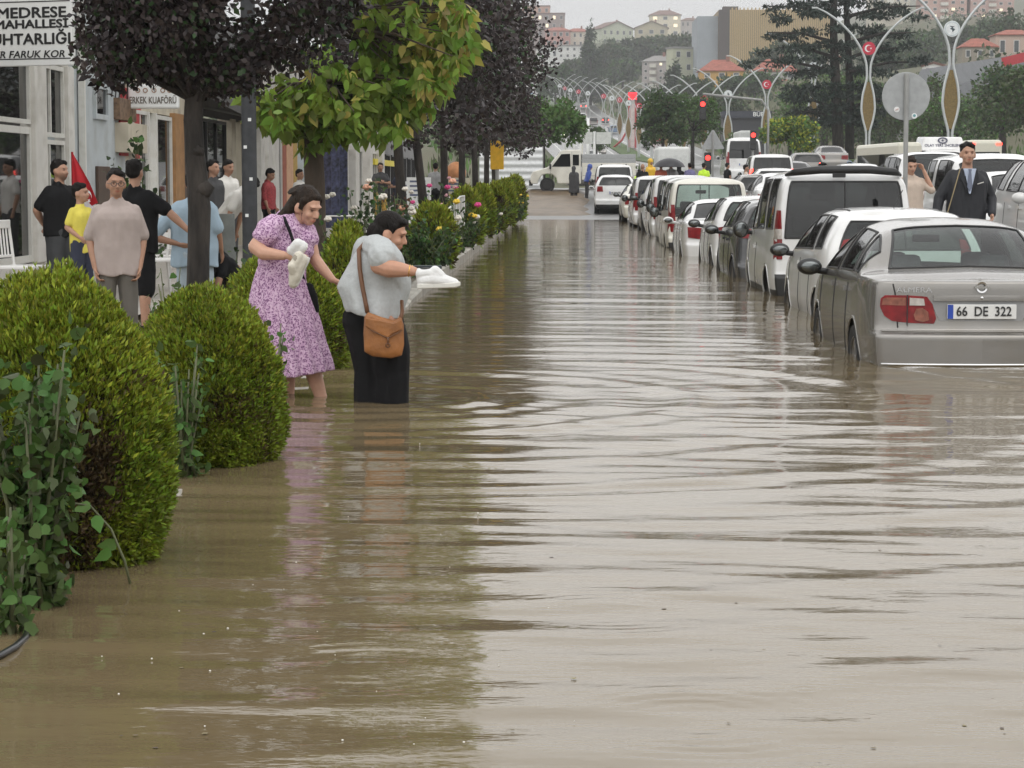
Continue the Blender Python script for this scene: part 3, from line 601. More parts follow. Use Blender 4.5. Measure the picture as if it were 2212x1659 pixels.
# ================= people =================
def skinm(name, col):
    if name in MATS: return MATS[name]
    m = pm(name, col, .5, var=.06, scale=30, sub=.08, spec=.4); N, L = nt(m); b = N['Principled BSDF']; src = b.inputs['Base Color'].links[0].from_socket
    at = N.new('ShaderNodeAttribute'); at.attribute_name = 'tint'; mx = N.new('ShaderNodeMix'); mx.data_type = 'RGBA'; mx.blend_type = 'MULTIPLY'; mx.inputs[0].default_value = 1
    L.new(src, mx.inputs[6]); L.new(at.outputs['Color'], mx.inputs[7]); L.new(mx.outputs[2], b.inputs['Base Color']); return m
SK1 = skinm('skin_fair', (.52,.30,.21)); SK2 = skinm('skin_tan', (.36,.20,.13)); SK3 = skinm('skin_olive', (.44,.25,.17))
hair_m = pm('hair_black', (.010,.008,.007), .7, spec=.18, var=.5, scale=40, bump=.5, bscale=120, stretch=(1,1,.2)); hair_b = pm('hair_brown', (.022,.014,.009), .65, spec=.2, var=.5, scale=40, bump=.6, bscale=120, stretch=(1,1,.25))
def cloth(name, col, rough=.85, **k): return pm(name, col, rough, var=k.pop('var', .08), bump=k.pop('bump', .35), bscale=k.pop('bscale', 9), **k)
def hand(mb, wr, d, n, curl=.6, thumb=1, s=1.0, spread=.02):
    """palm, four unequal bent fingers and a thumb leaving the side of the palm"""
    wr = Vector(wr); d = Vector(d).normalized(); n = Vector(n); n = (n - d*n.dot(d)).normalized(); sd = d.cross(n) * thumb
    for q in (-.024, 0, .024): mb.cap(wr + d*.012*s, .019*s, wr + (d*.082 + sd*q)*s, .0145*s)
    tips = []
    for q, ln in zip((-.030, -.010, .010, .029), (.056, .070, .075, .068)):
        b = wr + (d*.088 + sd*q)*s; a1 = curl*.6; a2 = curl*1.5
        d1 = (d*math.cos(a1) + n*math.sin(a1) + sd*q*spread*10).normalized(); d2 = (d*math.cos(a2) + n*math.sin(a2)).normalized()
        p1 = b + d1*ln*.55*s; p2 = p1 + d2*ln*.5*s; mb.cap(b, .0092*s, p1, .0085*s); mb.cap(p1, .0085*s, p2, .0068*s); tips.append(p2)
    t0 = wr + (d*.028 + sd*.026)*s; t1 = t0 + (d*.030 + sd*.026 + n*.010)*s; t2 = t1 + (d*.030 + sd*.004 + n*.014)*s
    mb.cap(t0, .0125*s, t1, .0105*s); mb.cap(t1, .0105*s, t2, .0085*s); return tips
HEADF = dict(eye=[(-.031,-.083,1.588),(.031,-.083,1.588)], brow=[(-.033,-.088,1.609),(.033,-.088,1.609)], lip=(0,-.096,1.524))
def head_parts(mb, T, hs=1.0, sex='m'):
    """cranium, face, jaw, nose, lips, ears; T places a template point"""
    S_ = lambda p: T(p); e = lambda c, r: mb.ell(S_(c), tuple(x*hs for x in r), T.rot, 16, 12)
    e((0,.012,1.602), (.074,.093,.100)); e((0,-.022,1.560), (.061,.068,.085)); e((0,-.045,1.505), (.040 if sex == 'm' else .034,.040,.030)); e((0,-.03,1.525), (.052 if sex == 'm' else .047,.05,.04))
    e((0,-.074,1.612), (.05,.018,.014)); mb.cap(S_((0,-.084,1.592)), .009*hs, S_((0,-.104,1.557)), .0125*hs); e((.010,-.094,1.551), (.009,.010,.008)); e((-.010,-.094,1.551), (.009,.010,.008))
    e((0,-.084,1.527), (.024,.012,.007)); e((0,-.082,1.518), (.021,.012,.008)); e((-.035,-.062,1.555), (.022,.02,.022)); e((.035,-.062,1.555), (.022,.02,.022))
    for s_ in (-1, 1): e((s_*.077,.012,1.568), (.011,.022,.032)); e((s_*.072,0,1.560), (.012,.018,.022))
class TF:
    """places head points: turn, nod and roll about the neck, then the lean of the upper body"""
    def __init__(s, turn=0, nod=0, roll=0, lean=0, twist=0, hs=1., off=(0,0,0), side=0):
        s.hr = Matrix.Rotation(turn, 3, 'Z') @ Matrix.Rotation(roll, 3, 'Y') @ Matrix.Rotation(nod, 3, 'X'); s.lr = Matrix.Rotation(twist, 3, 'Z') @ Matrix.Rotation(side, 3, 'Y') @ Matrix.Rotation(lean, 3, 'X'); s.hs = hs; s.rot = s.lr @ s.hr; s.off = Vector(off)
    def up(s, p): c = Vector((0,0,.92)); return s.lr @ (Vector(p) - c) + c
    def __call__(s, p): c = Vector((0,.01,1.46)); return s.up(s.hr @ ((Vector(p) - c)*s.hs) + c + s.off)
def skin_cols(V, T, hs=1., beard=0., soft=1.):
    C = np.ones((len(V), 4), np.float32)
    def near(p, r): q = (V - np.array(p)) @ np.array(T.rot); return (q / np.array(r)/hs)
    def put(p, r, col):
        d = np.linalg.norm(near(T(p), r), axis=1); k = np.clip(1.4 - d, 0, 1)[:, None]; C[:, :3] = C[:, :3]*(1-k) + np.array(col)*k
    if beard: put((0,-.055,1.513), (.062,.07,.045), (1-beard,)*3)
    for p in HEADF['brow']: put(p, (.021,.03,.0045*soft), (.16+.3*(1-soft)*2,.12+.3*(1-soft)*2,.10+.3*(1-soft)*2))
    for p in HEADF['eye']: put(p, (.0165,.03,.0075), (.95,.95,.95)); put(p, (.0085,.03,.0085), (.07,.06,.05)); put((p[0],p[1],p[2]+.007), (.018,.03,.003), (.2,.15,.12))
    put((0,-.093,1.5225), (.024,.02,.0095), (.85,.50,.48)); put((.010,-.1,1.547), (.005,.01,.003), (.4,.3,.3)); put((-.010,-.1,1.547), (.005,.01,.003), (.4,.3,.3))
    return C
def folds(V, amp, sc_, seed, ax=None):
    c = V[:, :2].mean(0); d = V[:, :2] - c; r = np.linalg.norm(d, axis=1) + 1e-6; a = np.arctan2(d[:,1], d[:,0])
    f = vnoise(a*2.2*sc_ + 7, V[:,2]*4*sc_, 1., seed) + .6*vnoise(a*5*sc_, V[:,2]*9*sc_ + V[:,0]*6, 1., seed+1) - .8
    V = V.copy(); V[:, :2] += d / r[:,None] * (amp*f)[:,None]; V[:,2] += amp*.3*f; return V
def person(label, loc, rz=0., Ht=1.70, skin=SK1, hair=hair_m, shirt=None, trousers=None, L_=((.205,.02,1.13),(.22,-.06,.90)), R_=((-.205,.02,1.13),(-.22,-.06,.90)), lean=0., turn=0., nod=0., roll=0., twist=0., side=0.,
           shorts=False, sleeve=.6, hem=.86, fat=1., legs=None, beard=0., hs=1., voxel=.014, sex='m', hairlen=0., shoes=None, hood=None, coat=None, loose=1., extra=None, group=None, hands=True, curl=.5, cap=None, bare=False, poseL=None):
    root = thing('person', label, 'person', loc, rz, group); s = Ht/1.70; root.scale = (s,)*3
    T = TF(turn, nod, roll, lean, twist, hs, side=side); up = T.up
    legs = legs or [((.085,0,.90),(.10,-.01,.49),(.105,.02,.09)), ((-.085,0,.90),(-.10,-.01,.49),(-.105,.02,.09))]
    m = MB(); head_parts(m, T, hs, sex)
    m.cap(up((0,.02,1.38)), .06*fat, T((0,.012,1.53)), .050)
    m.chain([(up((0,.0,.95)), .09), (up((0,.01,1.15)), .085), (up((0,.01,1.30)), .085)]); m.cap(up((-.125,.01,1.355)), .042, up((.125,.01,1.355)), .042)
    hds = []
    for sg, (e, wv) in ((1, L_), (-1, R_)):
        sh = up((sg*.152,.01,1.352)); e = up(e); wv = up(wv); mid = e.lerp(wv, .3)
        m.chain([(sh, .047*fat), (e, .039*fat), (mid, .041*fat), (wv, .027)])
        if hands:
            d = (wv - e).normalized(); pin = Vector((-sg, -.25, 0)); hand(m, wv, d, pin, curl, thumb=1 if sg < 0 else -1)
        else: m.cap(wv, .026, wv + (wv - e).normalized()*.09, .03)
    for hp, kn, an in legs:
        hp, kn, an = Vector(hp), Vector(kn), Vector(an); calf = kn.lerp(an, .35) + Vector((0,.012,0))
        m.chain([(hp, .085*fat), (kn, .056*fat), (calf, .054*fat), (an, .036)]); m.cap(an - Vector((0,-.03,.045)), .036, an + Vector((.0,-.13,-.06)), .028)
    V, Fc = remesh(m, voxel, 2, .5); k = MB(); k.v = V.tolist(); k.f = Fc; k.mi = [0]*len(Fc)
    k.build('body', skin, root, smooth=True, cols=skin_cols(V, T, hs, beard))
    if shirt:
        m = MB(); f = fat*loose
        for q in (-.085, -.03, .03, .085): m.chain([((q*f,.005,hem-.12), .112*f), ((q*f,.0,1.10), .108*f), ((q*f*1.05,.0,1.28), .112*f)])
        m.cap((-.125,.01,1.348), .060*fat, (.125,.01,1.348), .060*fat); m.cap((-.08,.015,1.385), .05, (.08,.015,1.385), .05); m.cap((0,.02,1.36), .085 if not coat else .07, (0,.018,1.425 if not coat else 1.40), .068 if not coat else .055)
        iv = T.lr.inverted(); V, Fc = remesh(m, voxel, 3)
        V[:,2] = np.maximum(V[:,2], hem + .01*np.sin(V[:,0]*30)); V = folds(V, .022, 1., int(abs(loc[0]*100)) % 60)
        k = MB(); k.v = [tuple(up(p)) for p in V]; k.f = Fc; k.mi = [0]*len(Fc)
        m2 = MB(); m2.v = list(k.v); m2.f = list(k.f); m2.mi = list(k.mi)
        for sg, (e, wv) in ((1, L_), (-1, R_)):
            sh = up((sg*.150,.01,1.350)); e2 = up(e); w2 = up(wv)
            if sleeve <= 1: m2.cap(sh, .064*fat, sh.lerp(e2, sleeve), .062*f)
            else: m2.chain([(sh, .066*f), (e2, .056*f), (e2.lerp(w2, sleeve-1), .042*f)])
        blob(m2, 'coat' if coat else 'shirt', shirt, root, voxel, 2)
    if trousers:
        m = MB(); m.cap((-.075,.005,.93), .105*fat, (.075,.005,.93), .105*fat); m.cap((-.06,.02,.86), .11*fat, (.06,.02,.86), .11*fat)
        for hp, kn, an in legs:
            hp, kn, an = Vector(hp), Vector(kn), Vector(an)
            if shorts: m.cap(hp, .105*fat, hp.lerp(kn, 1.12), .088*fat)
            else: m.chain([(hp, .105*fat), (kn, .078*fat), (an + Vector((0,0,-.01)), .066*fat)])
        V, Fc = remesh(m, voxel, 3); V = folds(V, .014, 1.2, 11); k = MB(); k.v = V.tolist(); k.f = Fc; k.mi = [0]*len(Fc); k.build('shorts' if shorts else 'trousers', trousers, root, smooth=True)
    if shoes:
        for hp, kn, an in legs:
            an = Vector(an); m = MB(); m.cap(an + Vector((0,.03,-.05)), .045, an + Vector((0,-.12,-.062)), .036); m.cap(an + Vector((0,.02,-.03)), .045, an + Vector((0,-.04,-.05)), .045); blob(m, 'shoe', shoes, root, .012, 2)
    if hair is not None and not bare:
        m = MB(); hr = np.random.default_rng(int(abs(loc[0]*977+loc[1]*31)) % 9999); part = hr.choice([-1, 1])
        m.ell(T((0,.028,1.628)), tuple(x*hs for x in (.0805,.093,.083)), T.rot, 20, 14); m.ell(T((0,.054,1.585)), tuple(x*hs for x in (.076,.062,.066)), T.rot, 16, 12)
        m.ell(T((part*.018,-.035,1.672)), tuple(x*hs for x in (.052,.046,.030)), T.rot @ Matrix.Rotation(part*.3, 3, 'Y'), 14, 10)
        for q in range(26):
            a = hr.uniform(0, 6.28); e = hr.uniform(.15, 1.4); p = (.072*math.cos(a)*math.cos(e), .028+.084*math.sin(a)*math.cos(e), 1.632+.074*math.sin(e))
            if p[1] < -.035 and p[2] < 1.655: continue
            p2 = (p[0]*1.12+hr.normal()*.006, .028+(p[1]-.028)*1.1+hr.normal()*.006, p[2]+.006); m.cap(T(p), .017*hs, T(p2), .010*hs, 6)
        if hairlen: m.chain([(T((0,.07,1.58)), .07), (T((0,.09,1.45)), .06), (T((0,.085,1.46-hairlen)), .035)])
        V, Fc = remesh(m, voxel*.8, 2); 
        k = MB(); k.v = V.tolist(); k.f = Fc; k.mi = [0]*len(Fc); k.build('hair', hair, root, smooth=True)
    if hood:
        m = MB(); m.ell(T((0,.03,1.62)), (.105,.125,.125), T.rot, 18, 12); m.cap(T((0,.05,1.55)), .09, up((0,.04,1.42)), .10); V, Fc = remesh(m, voxel, 2); k = MB(); k.v = V.tolist(); k.f = Fc; k.mi = [0]*len(Fc); k.build('hood', hood, root, smooth=True)
    if cap:
        m = MB(); m.ell(T((0,.01,1.66)), (.09,.105,.07), T.rot, 18, 10); m.cap(T((-.04,-.10,1.655)), .012, T((.04,-.10,1.655)), .012); m.cap(T((-.03,-.15,1.645)), .01, T((.03,-.15,1.645)), .01); m.cap(T((0,-.09,1.655)), .02, T((0,-.15,1.645)), .012); blob(m, 'cap', cap, root, .012, 2)
    if extra: extra(root, T, up)
    return root
c_black = cloth('cotton_black', (.009,.009,.010), spec=.2, bump=.6); c_taupe = cloth('cotton_taupe', (.36,.30,.275)); c_yellow = cloth('cotton_yellow', (.72,.62,.10)); c_greyk = cloth('trousers_grey', (.115,.105,.09)); c_char = cloth('denim_charcoal', (.045,.047,.05))
c_blue = cloth('cotton_paleblue', (.36,.47,.56)); c_white = cloth('cotton_white', (.66,.64,.60)); c_red = cloth('shirt_red', (.32,.045,.05), var=.4, scale=30); c_jeans = cloth('jeans_blue', (.12,.17,.25)); c_suit = cloth('suit_black', (.016,.017,.021), .7); c_beige = cloth('blouse_beige', (.55,.45,.37)); c_navy = cloth('cotton_navy', (.03,.035,.06))
c_royal = cloth('raincoat_blue', (.03,.07,.30), .5); c_rain = cloth('raincoat_yellow', (.75,.45,.03), .4); c_hivis = cloth('vest_hivis', (.55,.85,.03), .5); c_rust = cloth('jacket_rust', (.42,.10,.06)); c_dgrey = cloth('cotton_darkgrey', (.05,.05,.052)); c_grey = cloth('cotton_grey', (.30,.30,.30)); c_floral = cloth('shirt_ochre', (.45,.28,.06), var=.5, scale=25); white_p = pm('white_lacquer', (.75,.74,.72), .4, var=.05)
frame_m = pm('spectacle_frame', (.02,.02,.02), .3)
def glasses(root, T, up):
    m = MB()
    for s_ in (-1,1):
        pts = [T((s_*.031 + .024*math.cos(a), -.099, 1.585 + .019*math.sin(a))) for a in np.linspace(0, 2*math.pi, 13)]; m.tube(pts, .0028, 5); m.tube([T((s_*.055,-.099,1.59)), T((s_*.08,-.02,1.585))], .0025, 5)
    m.tube([T((-.008,-.10,1.588)), T((.008,-.10,1.588))], .003, 5); m.build('spectacles', frame_m, root)
def at(px, ytop, D, Ht):
    p = W(px, ytop, D); return (p.x, p.y, p.z - Ht)
# --- left pavement ---
def standing(px, ytop, D, Ht): return at(px, ytop, D, Ht)
PK = dict(L_=((.225,.05,1.12),(.185,-.04,.87)), R_=((-.225,.05,1.12),(-.185,-.04,.87)))
person('person in taupe T-shirt and spectacles, hands in grey trouser pockets, behind the clipped shrubs', standing(250, 366, 18.2, 1.60), R(14), 1.60, SK2, hair_m, c_taupe, c_greyk, turn=R(4), hem=.80, fat=.92, loose=1.12, sleeve=.9, voxel=.010, extra=glasses, shoes=c_black, curl=.9, nod=R(4), **PK)
person('person in black T-shirt and shorts seen from behind, reaching towards the tree trunk', standing(292, 346, 21.6, 1.66), R(155), 1.66, SK3, hair_m, c_black, c_black, shorts=True, L_=((-.0+.22,.0,1.12),(.23,-.05,.9)), R_=((-.34,-.06,1.20),(-.50,-.16,1.02)), hem=.80, loose=1.1, fat=1.08, shoes=c_black, sleeve=.8, turn=R(10))
person('bearded person in black polo shirt and rolled dark jeans leaning on the white shopfront', standing(129, 346, 25.4, 1.69), R(55), 1.69, SK3, hair_m, c_black, c_char, shorts=True, beard=.75, L_=((.20,.10,1.13),(.02,.17,.97)), R_=((-.24,.13,1.14),(-.08,.20,.98)), legs=[((.085,0,.90),(.10,-.16,.52),(.09,-.20,.09)), ((-.085,0,.90),(-.10,-.02,.49),(-.1,.04,.09))], fat=1.14, shoes=c_white, sleeve=.75, hem=.84, turn=R(12))
person('child in bright yellow T-shirt and dark shorts beside the flag', standing(174, 406, 24.4, 1.30), R(60), 1.32, SK3, hair_m, c_yellow, c_navy, shorts=True, hs=1.16, L_=((.20,.08,1.14),(.06,.12,.98)), R_=((-.22,.06,1.13),(-.16,-.1,1.0)), hem=.78, loose=.98, sleeve=.7, shoes=c_white, turn=R(15))
person('person in pale blue shirt and trousers standing behind the near tree trunk, hand on hip', standing(418, 372, 22.6, 1.66), R(178), 1.66, SK2, hair_m, c_blue, cloth('trousers_paleblue', (.42,.50,.56)), R_=((.235,.02,1.13),(.30,-.06,.90))[0:0] or ((-.24,.02,1.12),(-.26,-.08,.90)), L_=((.42,.10,1.05),(.15,.13,.98)), hem=.74, loose=1.22, sleeve=.9, fat=1.05)
person('dark-haired person in dark top with a shoulder strap, right behind the near trunk', standing(461, 346, 34, 1.70), R(60), 1.70, SK3, hair_m, c_dgrey, c_dgrey, hands=False)
person('dark-haired person in white shirt facing the street behind the stooping one', standing(492, 345, 36, 1.72), R(50), 1.72, SK2, hair_m, c_white, c_dgrey, sleeve=.7, hands=False, nod=R(8))
person('person in white shirt stooping forward over a grey post beside the shops', (W(486, 540, 33).x, 33, -.02), R(75), 1.66, SK2, hair_m, c_white, c_black, lean=R(38), nod=R(25), L_=((.2,-.12,1.06),(.18,-.22,.82)), R_=((-.2,-.1,1.06),(-.2,-.22,.80)), hem=.92, loose=1.08, sleeve=.7)
person('crouching person with a watch stretching one arm out behind the shrubs', (W(526, 600, 23).x, 23, -.62), R(-70), 1.62, SK2, hair_m, c_black, c_dgrey, lean=R(35), nod=R(20), R_=((-.24,-.22,1.22),(-.16,-.48,1.18)), L_=((.24,-.2,1.2),(.1,-.35,1.15)))
person('person in red patterned shirt walking past the shops', standing(580, 364, 47, 1.70), R(75), 1.70, SK2, hair_m, c_red, c_black, loose=1.1, sleeve=1.3, nod=R(20), shoes=c_white)
person('person in white top half hidden behind the light-green tree trunk', standing(648, 366, 52, 1.68), R(60), 1.68, SK2, hair_m, c_white, c_dgrey, loose=1.1)
person('person in dark top and ochre trousers among the rose bushes near the white columns', standing(822, 352, 62, 1.68), R(10), 1.68, SK2, hair_b, c_dgrey, c_floral, hairlen=.12, sex='f', R_=((-.24,-.08,1.14),(-.06,-.22,1.18)), L_=((.24,-.08,1.14),(.08,-.22,1.16)))
person('person in navy top by the white columns, arms folded', standing(860, 358, 62.5, 1.66), R(-60), 1.66, SK2, hair_m, c_navy, c_dgrey, hairlen=.1, R_=((-.24,-.08,1.12),(-.02,-.22,1.12)), L_=((.24,-.08,1.12),(.02,-.24,1.1)))
person('person in grey top seen from behind between the purple tree trunks', standing(941, 352, 70, 1.75), R(180), 1.75, SK2, hair_m, c_grey, c_black, fat=1.1)
# --- right side ---
def suit(root, T, up):
    m = MB(); m.add([up(p) for p in ((-.065,-.118,1.43),(.065,-.118,1.43),(.006,-.145,1.17),(-.006,-.145,1.17))], [(0,1,2,3)]); m.add([up(p) for p in ((-.065,-.09,1.43),(.065,-.09,1.43),(.006,-.12,1.17),(-.006,-.12,1.17))], [(3,2,1,0)])
    m.build('shirt_front', cloth('shirt_lightblue', (.50,.56,.68)), root)
    m = MB(); m.prism([(-.018,1.425),(.018,1.425),(.012,1.395),(.028,1.24),(0,1.19),(-.028,1.24),(-.012,1.395)], -.152, -.143, 'y'); m.build('necktie', cloth('tie_grey', (.16,.18,.24)), root)
    for s_ in (-1,1):
        m = MB(); m.prism([(s_*.075,1.44),(s_*.02,1.18),(s_*.005,1.15),(s_*.075,1.29),(s_*.10,1.33)], -.140, -.128, 'y'); m.build('lapel', c_suit, root, bevel=.003)
    m = MB(); m.prism([(.085,1.265),(.15,1.285),(.148,1.293),(.085,1.274)], -.135, -.125, 'y'); m.build('pocket_square', c_white, root)
    m = MB(); m.tube([up(p) for p in ((-.10,-.10,1.43),(-.17,-.15,1.2),(-.22,-.14,1.0),(-.26,-.12,.88))], .006, 6); m.build('lead_cord', pm('cord_tan', (.28,.22,.12), .6), root)
person('person in black suit, light blue shirt and tie walking between the parked cars', standing(2089, 308, 25.4, 1.80), R(4), 1.80, SK3, hair_m, c_suit, c_suit, L_=((.28,.07,1.12),(.24,-.14,.95)), R_=((-.28,.03,1.12),(-.33,-.04,.87)), sleeve=1.9, coat=True, hem=.80, loose=1.03, fat=1.06, voxel=.010, extra=suit, shoes=c_black, curl=.8, side=R(1), turn=R(-3))
person('person in beige blouse and blue jeans with one hand raised to the ear', standing(1968, 338, 31.5, 1.67), R(10), 1.67, SK1, hair_b, c_beige, c_jeans, sex='f', L_=((.30,-.06,1.22),(.17,-.06,1.50)), R_=((-.23,0,1.12),(-.2,-.12,.9)), nod=R(18), roll=R(-6), sleeve=.9, hem=.90, curl=.9, fat=.95, hairlen=.05)
person('dark-haired person of whom only the head shows above the black roof spoiler', standing(1779, 352, 40, 1.70), R(20), 1.70, SK2, hair_m, c_dgrey, c_black, hands=False)
# --- far crowd at the water edge ---
FAR = dict(voxel=.02)
def far(lab, px, yt, D, Ht=1.70, **k): return person(lab, standing(px, yt, D, Ht), k.pop('rz', R(180)), Ht, k.pop('skin', SK2), k.pop('hair', hair_m), voxel=.02, **k)
far('person in long dark coat walking through the mud beside the pickup', 1240, 360, 107, 1.62, shirt=c_dgrey, trousers=c_dgrey, coat=True, hem=.42, sleeve=1.9, loose=1.2, fat=1.15, rz=R(150), hood=c_dgrey)
far('person in royal blue raincoat bending over beside the pickup', 1268, 355, 108, 1.70, shirt=c_royal, trousers=c_dgrey, coat=True, sleeve=1.9, lean=R(14), rz=R(100), hood=c_royal, loose=1.15)
far('bald person in black jacket at the kerb beside the yellow raincoat', 1388, 354, 88, 1.78, shirt=c_black, trousers=c_black, sleeve=1.9, fat=1.2, hair=None, rz=R(200))
far('person in yellow raincoat with the hood up', 1406, 344, 92, 1.78, shirt=c_rain, trousers=c_dgrey, coat=True, sleeve=1.9, hood=c_rain, rz=R(30))
far('person in rust-red jacket under the black umbrella', 1428, 352, 90, 1.72, shirt=c_rust, trousers=c_dgrey, sleeve=1.9, fat=1.15, rz=R(170))
holder = far('person in grey top holding the black umbrella', 1450, 350, 90.5, 1.74, shirt=c_grey, trousers=c_dgrey, fat=1.1, R_=((-.26,-.12,1.18),(-.10,-.22,1.38)))
far('person with black headscarf beside the umbrella', 1468, 354, 92, 1.68, shirt=c_black, trousers=c_black, hood=c_black, rz=R(150))
far('person in striped violet top beyond the cream van roof', 1490, 352, 90, 1.70, shirt=cloth('top_violet', (.17,.16,.30), var=.4, scale=40), trousers=c_dgrey, rz=R(190))
far('person in yellow-green safety vest beyond the cream van roof', 1521, 352, 86, 1.68, shirt=c_hivis, trousers=c_navy, rz=R(160))
far('person in yellow-green safety vest standing next to the off-roader', 1381, 366, 101, 1.72, shirt=c_hivis, trousers=c_navy, rz=R(180))
far('dark-clothed person among the queueing cars near the triangular sign', 1572, 352, 95, 1.7, shirt=c_black, trousers=c_black, rz=R(120))
far('person in pale top seen past the cream van roof corner', 1612, 356, 80, 1.68, shirt=c_beige, trousers=c_dgrey, rz=R(90))
far('person in dark clothes far off on the far pavement', 1694, 345, 140, 1.7, shirt=c_black, trousers=c_black, rz=R(20))
u = W(1446, 352, 90); um = thing('umbrella', 'open black umbrella held above the crowd at the water edge', 'umbrella', (u.x, u.y, u.z - .45))
m = MB(); m.tube([(0,0,-.35),(0,0,.62)], .012, 6); m.build('shaft', chrome, um)
m = MB(); prof = [(.001,.64),(.2,.62),(.4,.54),(.55,.42),(.62,.30),(.60,.29),(.53,.40),(.38,.52),(.001,.60)]
m.lathe(prof, (0,0,0), 16); m.build('canopy', pm('umbrella_black', (.018,.018,.022), .45), um, smooth=30)
m = MB(); m.tube([(0,0,-.35),(0,-.03,-.42),(.03,-.03,-.44),(.05,-.03,-.40)], .016, 6); m.build('handle', blackp, um)

# ================= the two wading women =================
def dress_mat():
    m = bpy.data.materials.new('dress_print'); N, L = nt(m); b = N['Principled BSDF']; b.inputs['Roughness'].default_value = .85; MATS['dress_print'] = m
    tc = N.new('ShaderNodeTexCoord'); nz = N.new('ShaderNodeTexNoise'); nz.inputs['Scale'].default_value = 22; L.new(tc.outputs['Object'], nz.inputs['Vector'])
    va = N.new('ShaderNodeMix'); va.data_type = 'RGBA'; va.inputs[0].default_value = .06; L.new(tc.outputs['Object'], va.inputs[6]); L.new(nz.outputs['Color'], va.inputs[7])
    vo = N.new('ShaderNodeTexVoronoi'); vo.inputs['Scale'].default_value = 88; L.new(va.outputs[2], vo.inputs['Vector'])
    cr = N.new('ShaderNodeValToRGB'); e = cr.color_ramp.elements; e[0].position = .30; e[0].color = (.15,.06,.15,1); e[1].position = .48; e[1].color = (.47,.28,.44,1); x = e.new(.75); x.color = (.62,.45,.58,1); L.new(vo.outputs['Distance'], cr.inputs[0]); L.new(cr.outputs[0], b.inputs['Base Color'])
    return m
dressm = dress_mat()
def Jf(base, D): return lambda px, py, dy=0.: W(px, py, D + dy) - Vector(base)
base = (W(655, 860, 14.6).x, 14.6, -.33)
wl = thing('person', 'person in lilac print dress with black shoulder bag wading ankle-deep, gripping the other wader', 'person', base, 0, 'people wading in the flood water'); J = Jf(base, 14.6)
class TW:   # head placed by centre and axes
    def __init__(s, c, yawd, nod, roll=0, hs=1.): s.c = Vector(c); s.rot = Matrix.Rotation(yawd, 3, 'Z') @ Matrix.Rotation(roll, 3, 'Y') @ Matrix.Rotation(nod, 3, 'X'); s.hs = hs
    def __call__(s, p): return s.c + s.rot @ ((Vector(p) - Vector((0,0,1.585)))*s.hs)
T = TW(J(664, 446), R(52), R(24), R(0), 1.0)
m = MB(); head_parts(m, T, 1.0, 'f'); m.cap(J(629, 484, .02), .058, T((0,.012,1.53)), .048)
m.chain([(J(608, 545, .02), .10), (J(620, 500, .02), .10)]); m.cap(J(588, 487, -.10), .055, J(664, 498, .12), .05)
m.chain([(J(586, 490, -.12), .055), (J(552, 533, -.17), .047), (J(570, 547, -.22), .046), (J(612, 552, -.27), .030)])
hand(m, J(614, 552, -.275), J(640, 556, -.27) - J(614, 552, -.275), (0,-1,-.25), .55, thumb=-1, s=1.0)
m.chain([(J(664, 500, .13), .05), (J(678, 557, .10), .041), (J(692, 576, .07), .040), (J(717, 603, .03), .026)])
hand(m, J(717, 603, .03), J(734, 612, .0) - J(717, 603, .03), (0,-.6,-1), 1.3, thumb=1, s=.95)
m.chain([(J(640, 640, 0), .095), (J(660, 760, -.02), .058), (J(677, 805, -.02), .056), (J(691, 850, -.02), .042), (J(700, 880, -.02), .038), (J(712, 905, -.05), .035)])
m.chain([(J(612, 640, .05), .095), (J(618, 770, .12), .058), (J(620, 820, .14), .055), (J(622, 880, .16), .038)]); m.cap(J(600, 560), .11, J(620, 650), .12)
V, Fc = remesh(m, .0065, 2); k = MB(); k.v = V.tolist(); k.f = Fc; k.mi = [0]*len(Fc); k.build('body', SK1, wl, smooth=True, cols=skin_cols(V, T, 1., 0., .75))
# dress: bodice, puff sleeves and a gathered skirt as one cloth
m = MB(); m.chain([(J(600, 560, .0), .135), (J(612, 530, .0), .135), (J(618, 505, .0), .125)]); m.chain([(J(640, 540, .02), .11), (J(650, 522, .02), .10), (J(645, 505, .05), .09)]); m.cap(J(590, 487, -.09), .075, J(660, 500, .12), .070)
m.chain([(J(590, 488, -.10), .080), (J(577, 502, -.135), .085), (J(573, 508, -.145), .080)]); m.cap(J(664, 503, .12), .07, J(668, 530, .12), .062); m.cap(J(618, 476, .0), .075, J(630, 494, .0), .08)
secs = [(562, 614, 50, .13), (580, 608, 53, .14), (610, 603, 57, .16), (650, 605, 67, .19), (700, 613, 76, .215), (750, 623, 78, .23), (790, 633, 80, .24), (816, 636, 82, .245)]
nn = 72; V = []
for si, (py, cx_, hw, dep) in enumerate(secs):
    for q in range(nn):
        a = 2*math.pi*q/nn; t = si/7; ple = 1 + (.02+.055*t)*math.sin(a*15 + .8*math.sin(a*2)) + .03*t*math.sin(a*7+1)
        px_ = cx_ + hw*math.cos(a)*ple; rise = (-16*t if math.cos(a) > 0 else 0)*max(0, math.cos(a)); V.append(J(px_, py + rise, dep*math.sin(a)*ple))
m.add(V, [(i*nn+q, i*nn+(q+1) % nn, (i+1)*nn+(q+1) % nn, (i+1)*nn+q) for i in range(len(secs)-1) for q in range(nn)] + [tuple(range(nn))[::-1], tuple((len(secs)-1)*nn+q for q in range(nn))])
V, Fc = remesh(m, .009, 2, .4)
zz = V[:,2]; V[:,0] += .006*np.sin(zz*60 + V[:,0]*30)*(zz > J(600, 570).z); k = MB(); k.v = V.tolist(); k.f = Fc; k.mi = [0]*len(Fc); k.build('dress', dressm, wl, smooth=True)
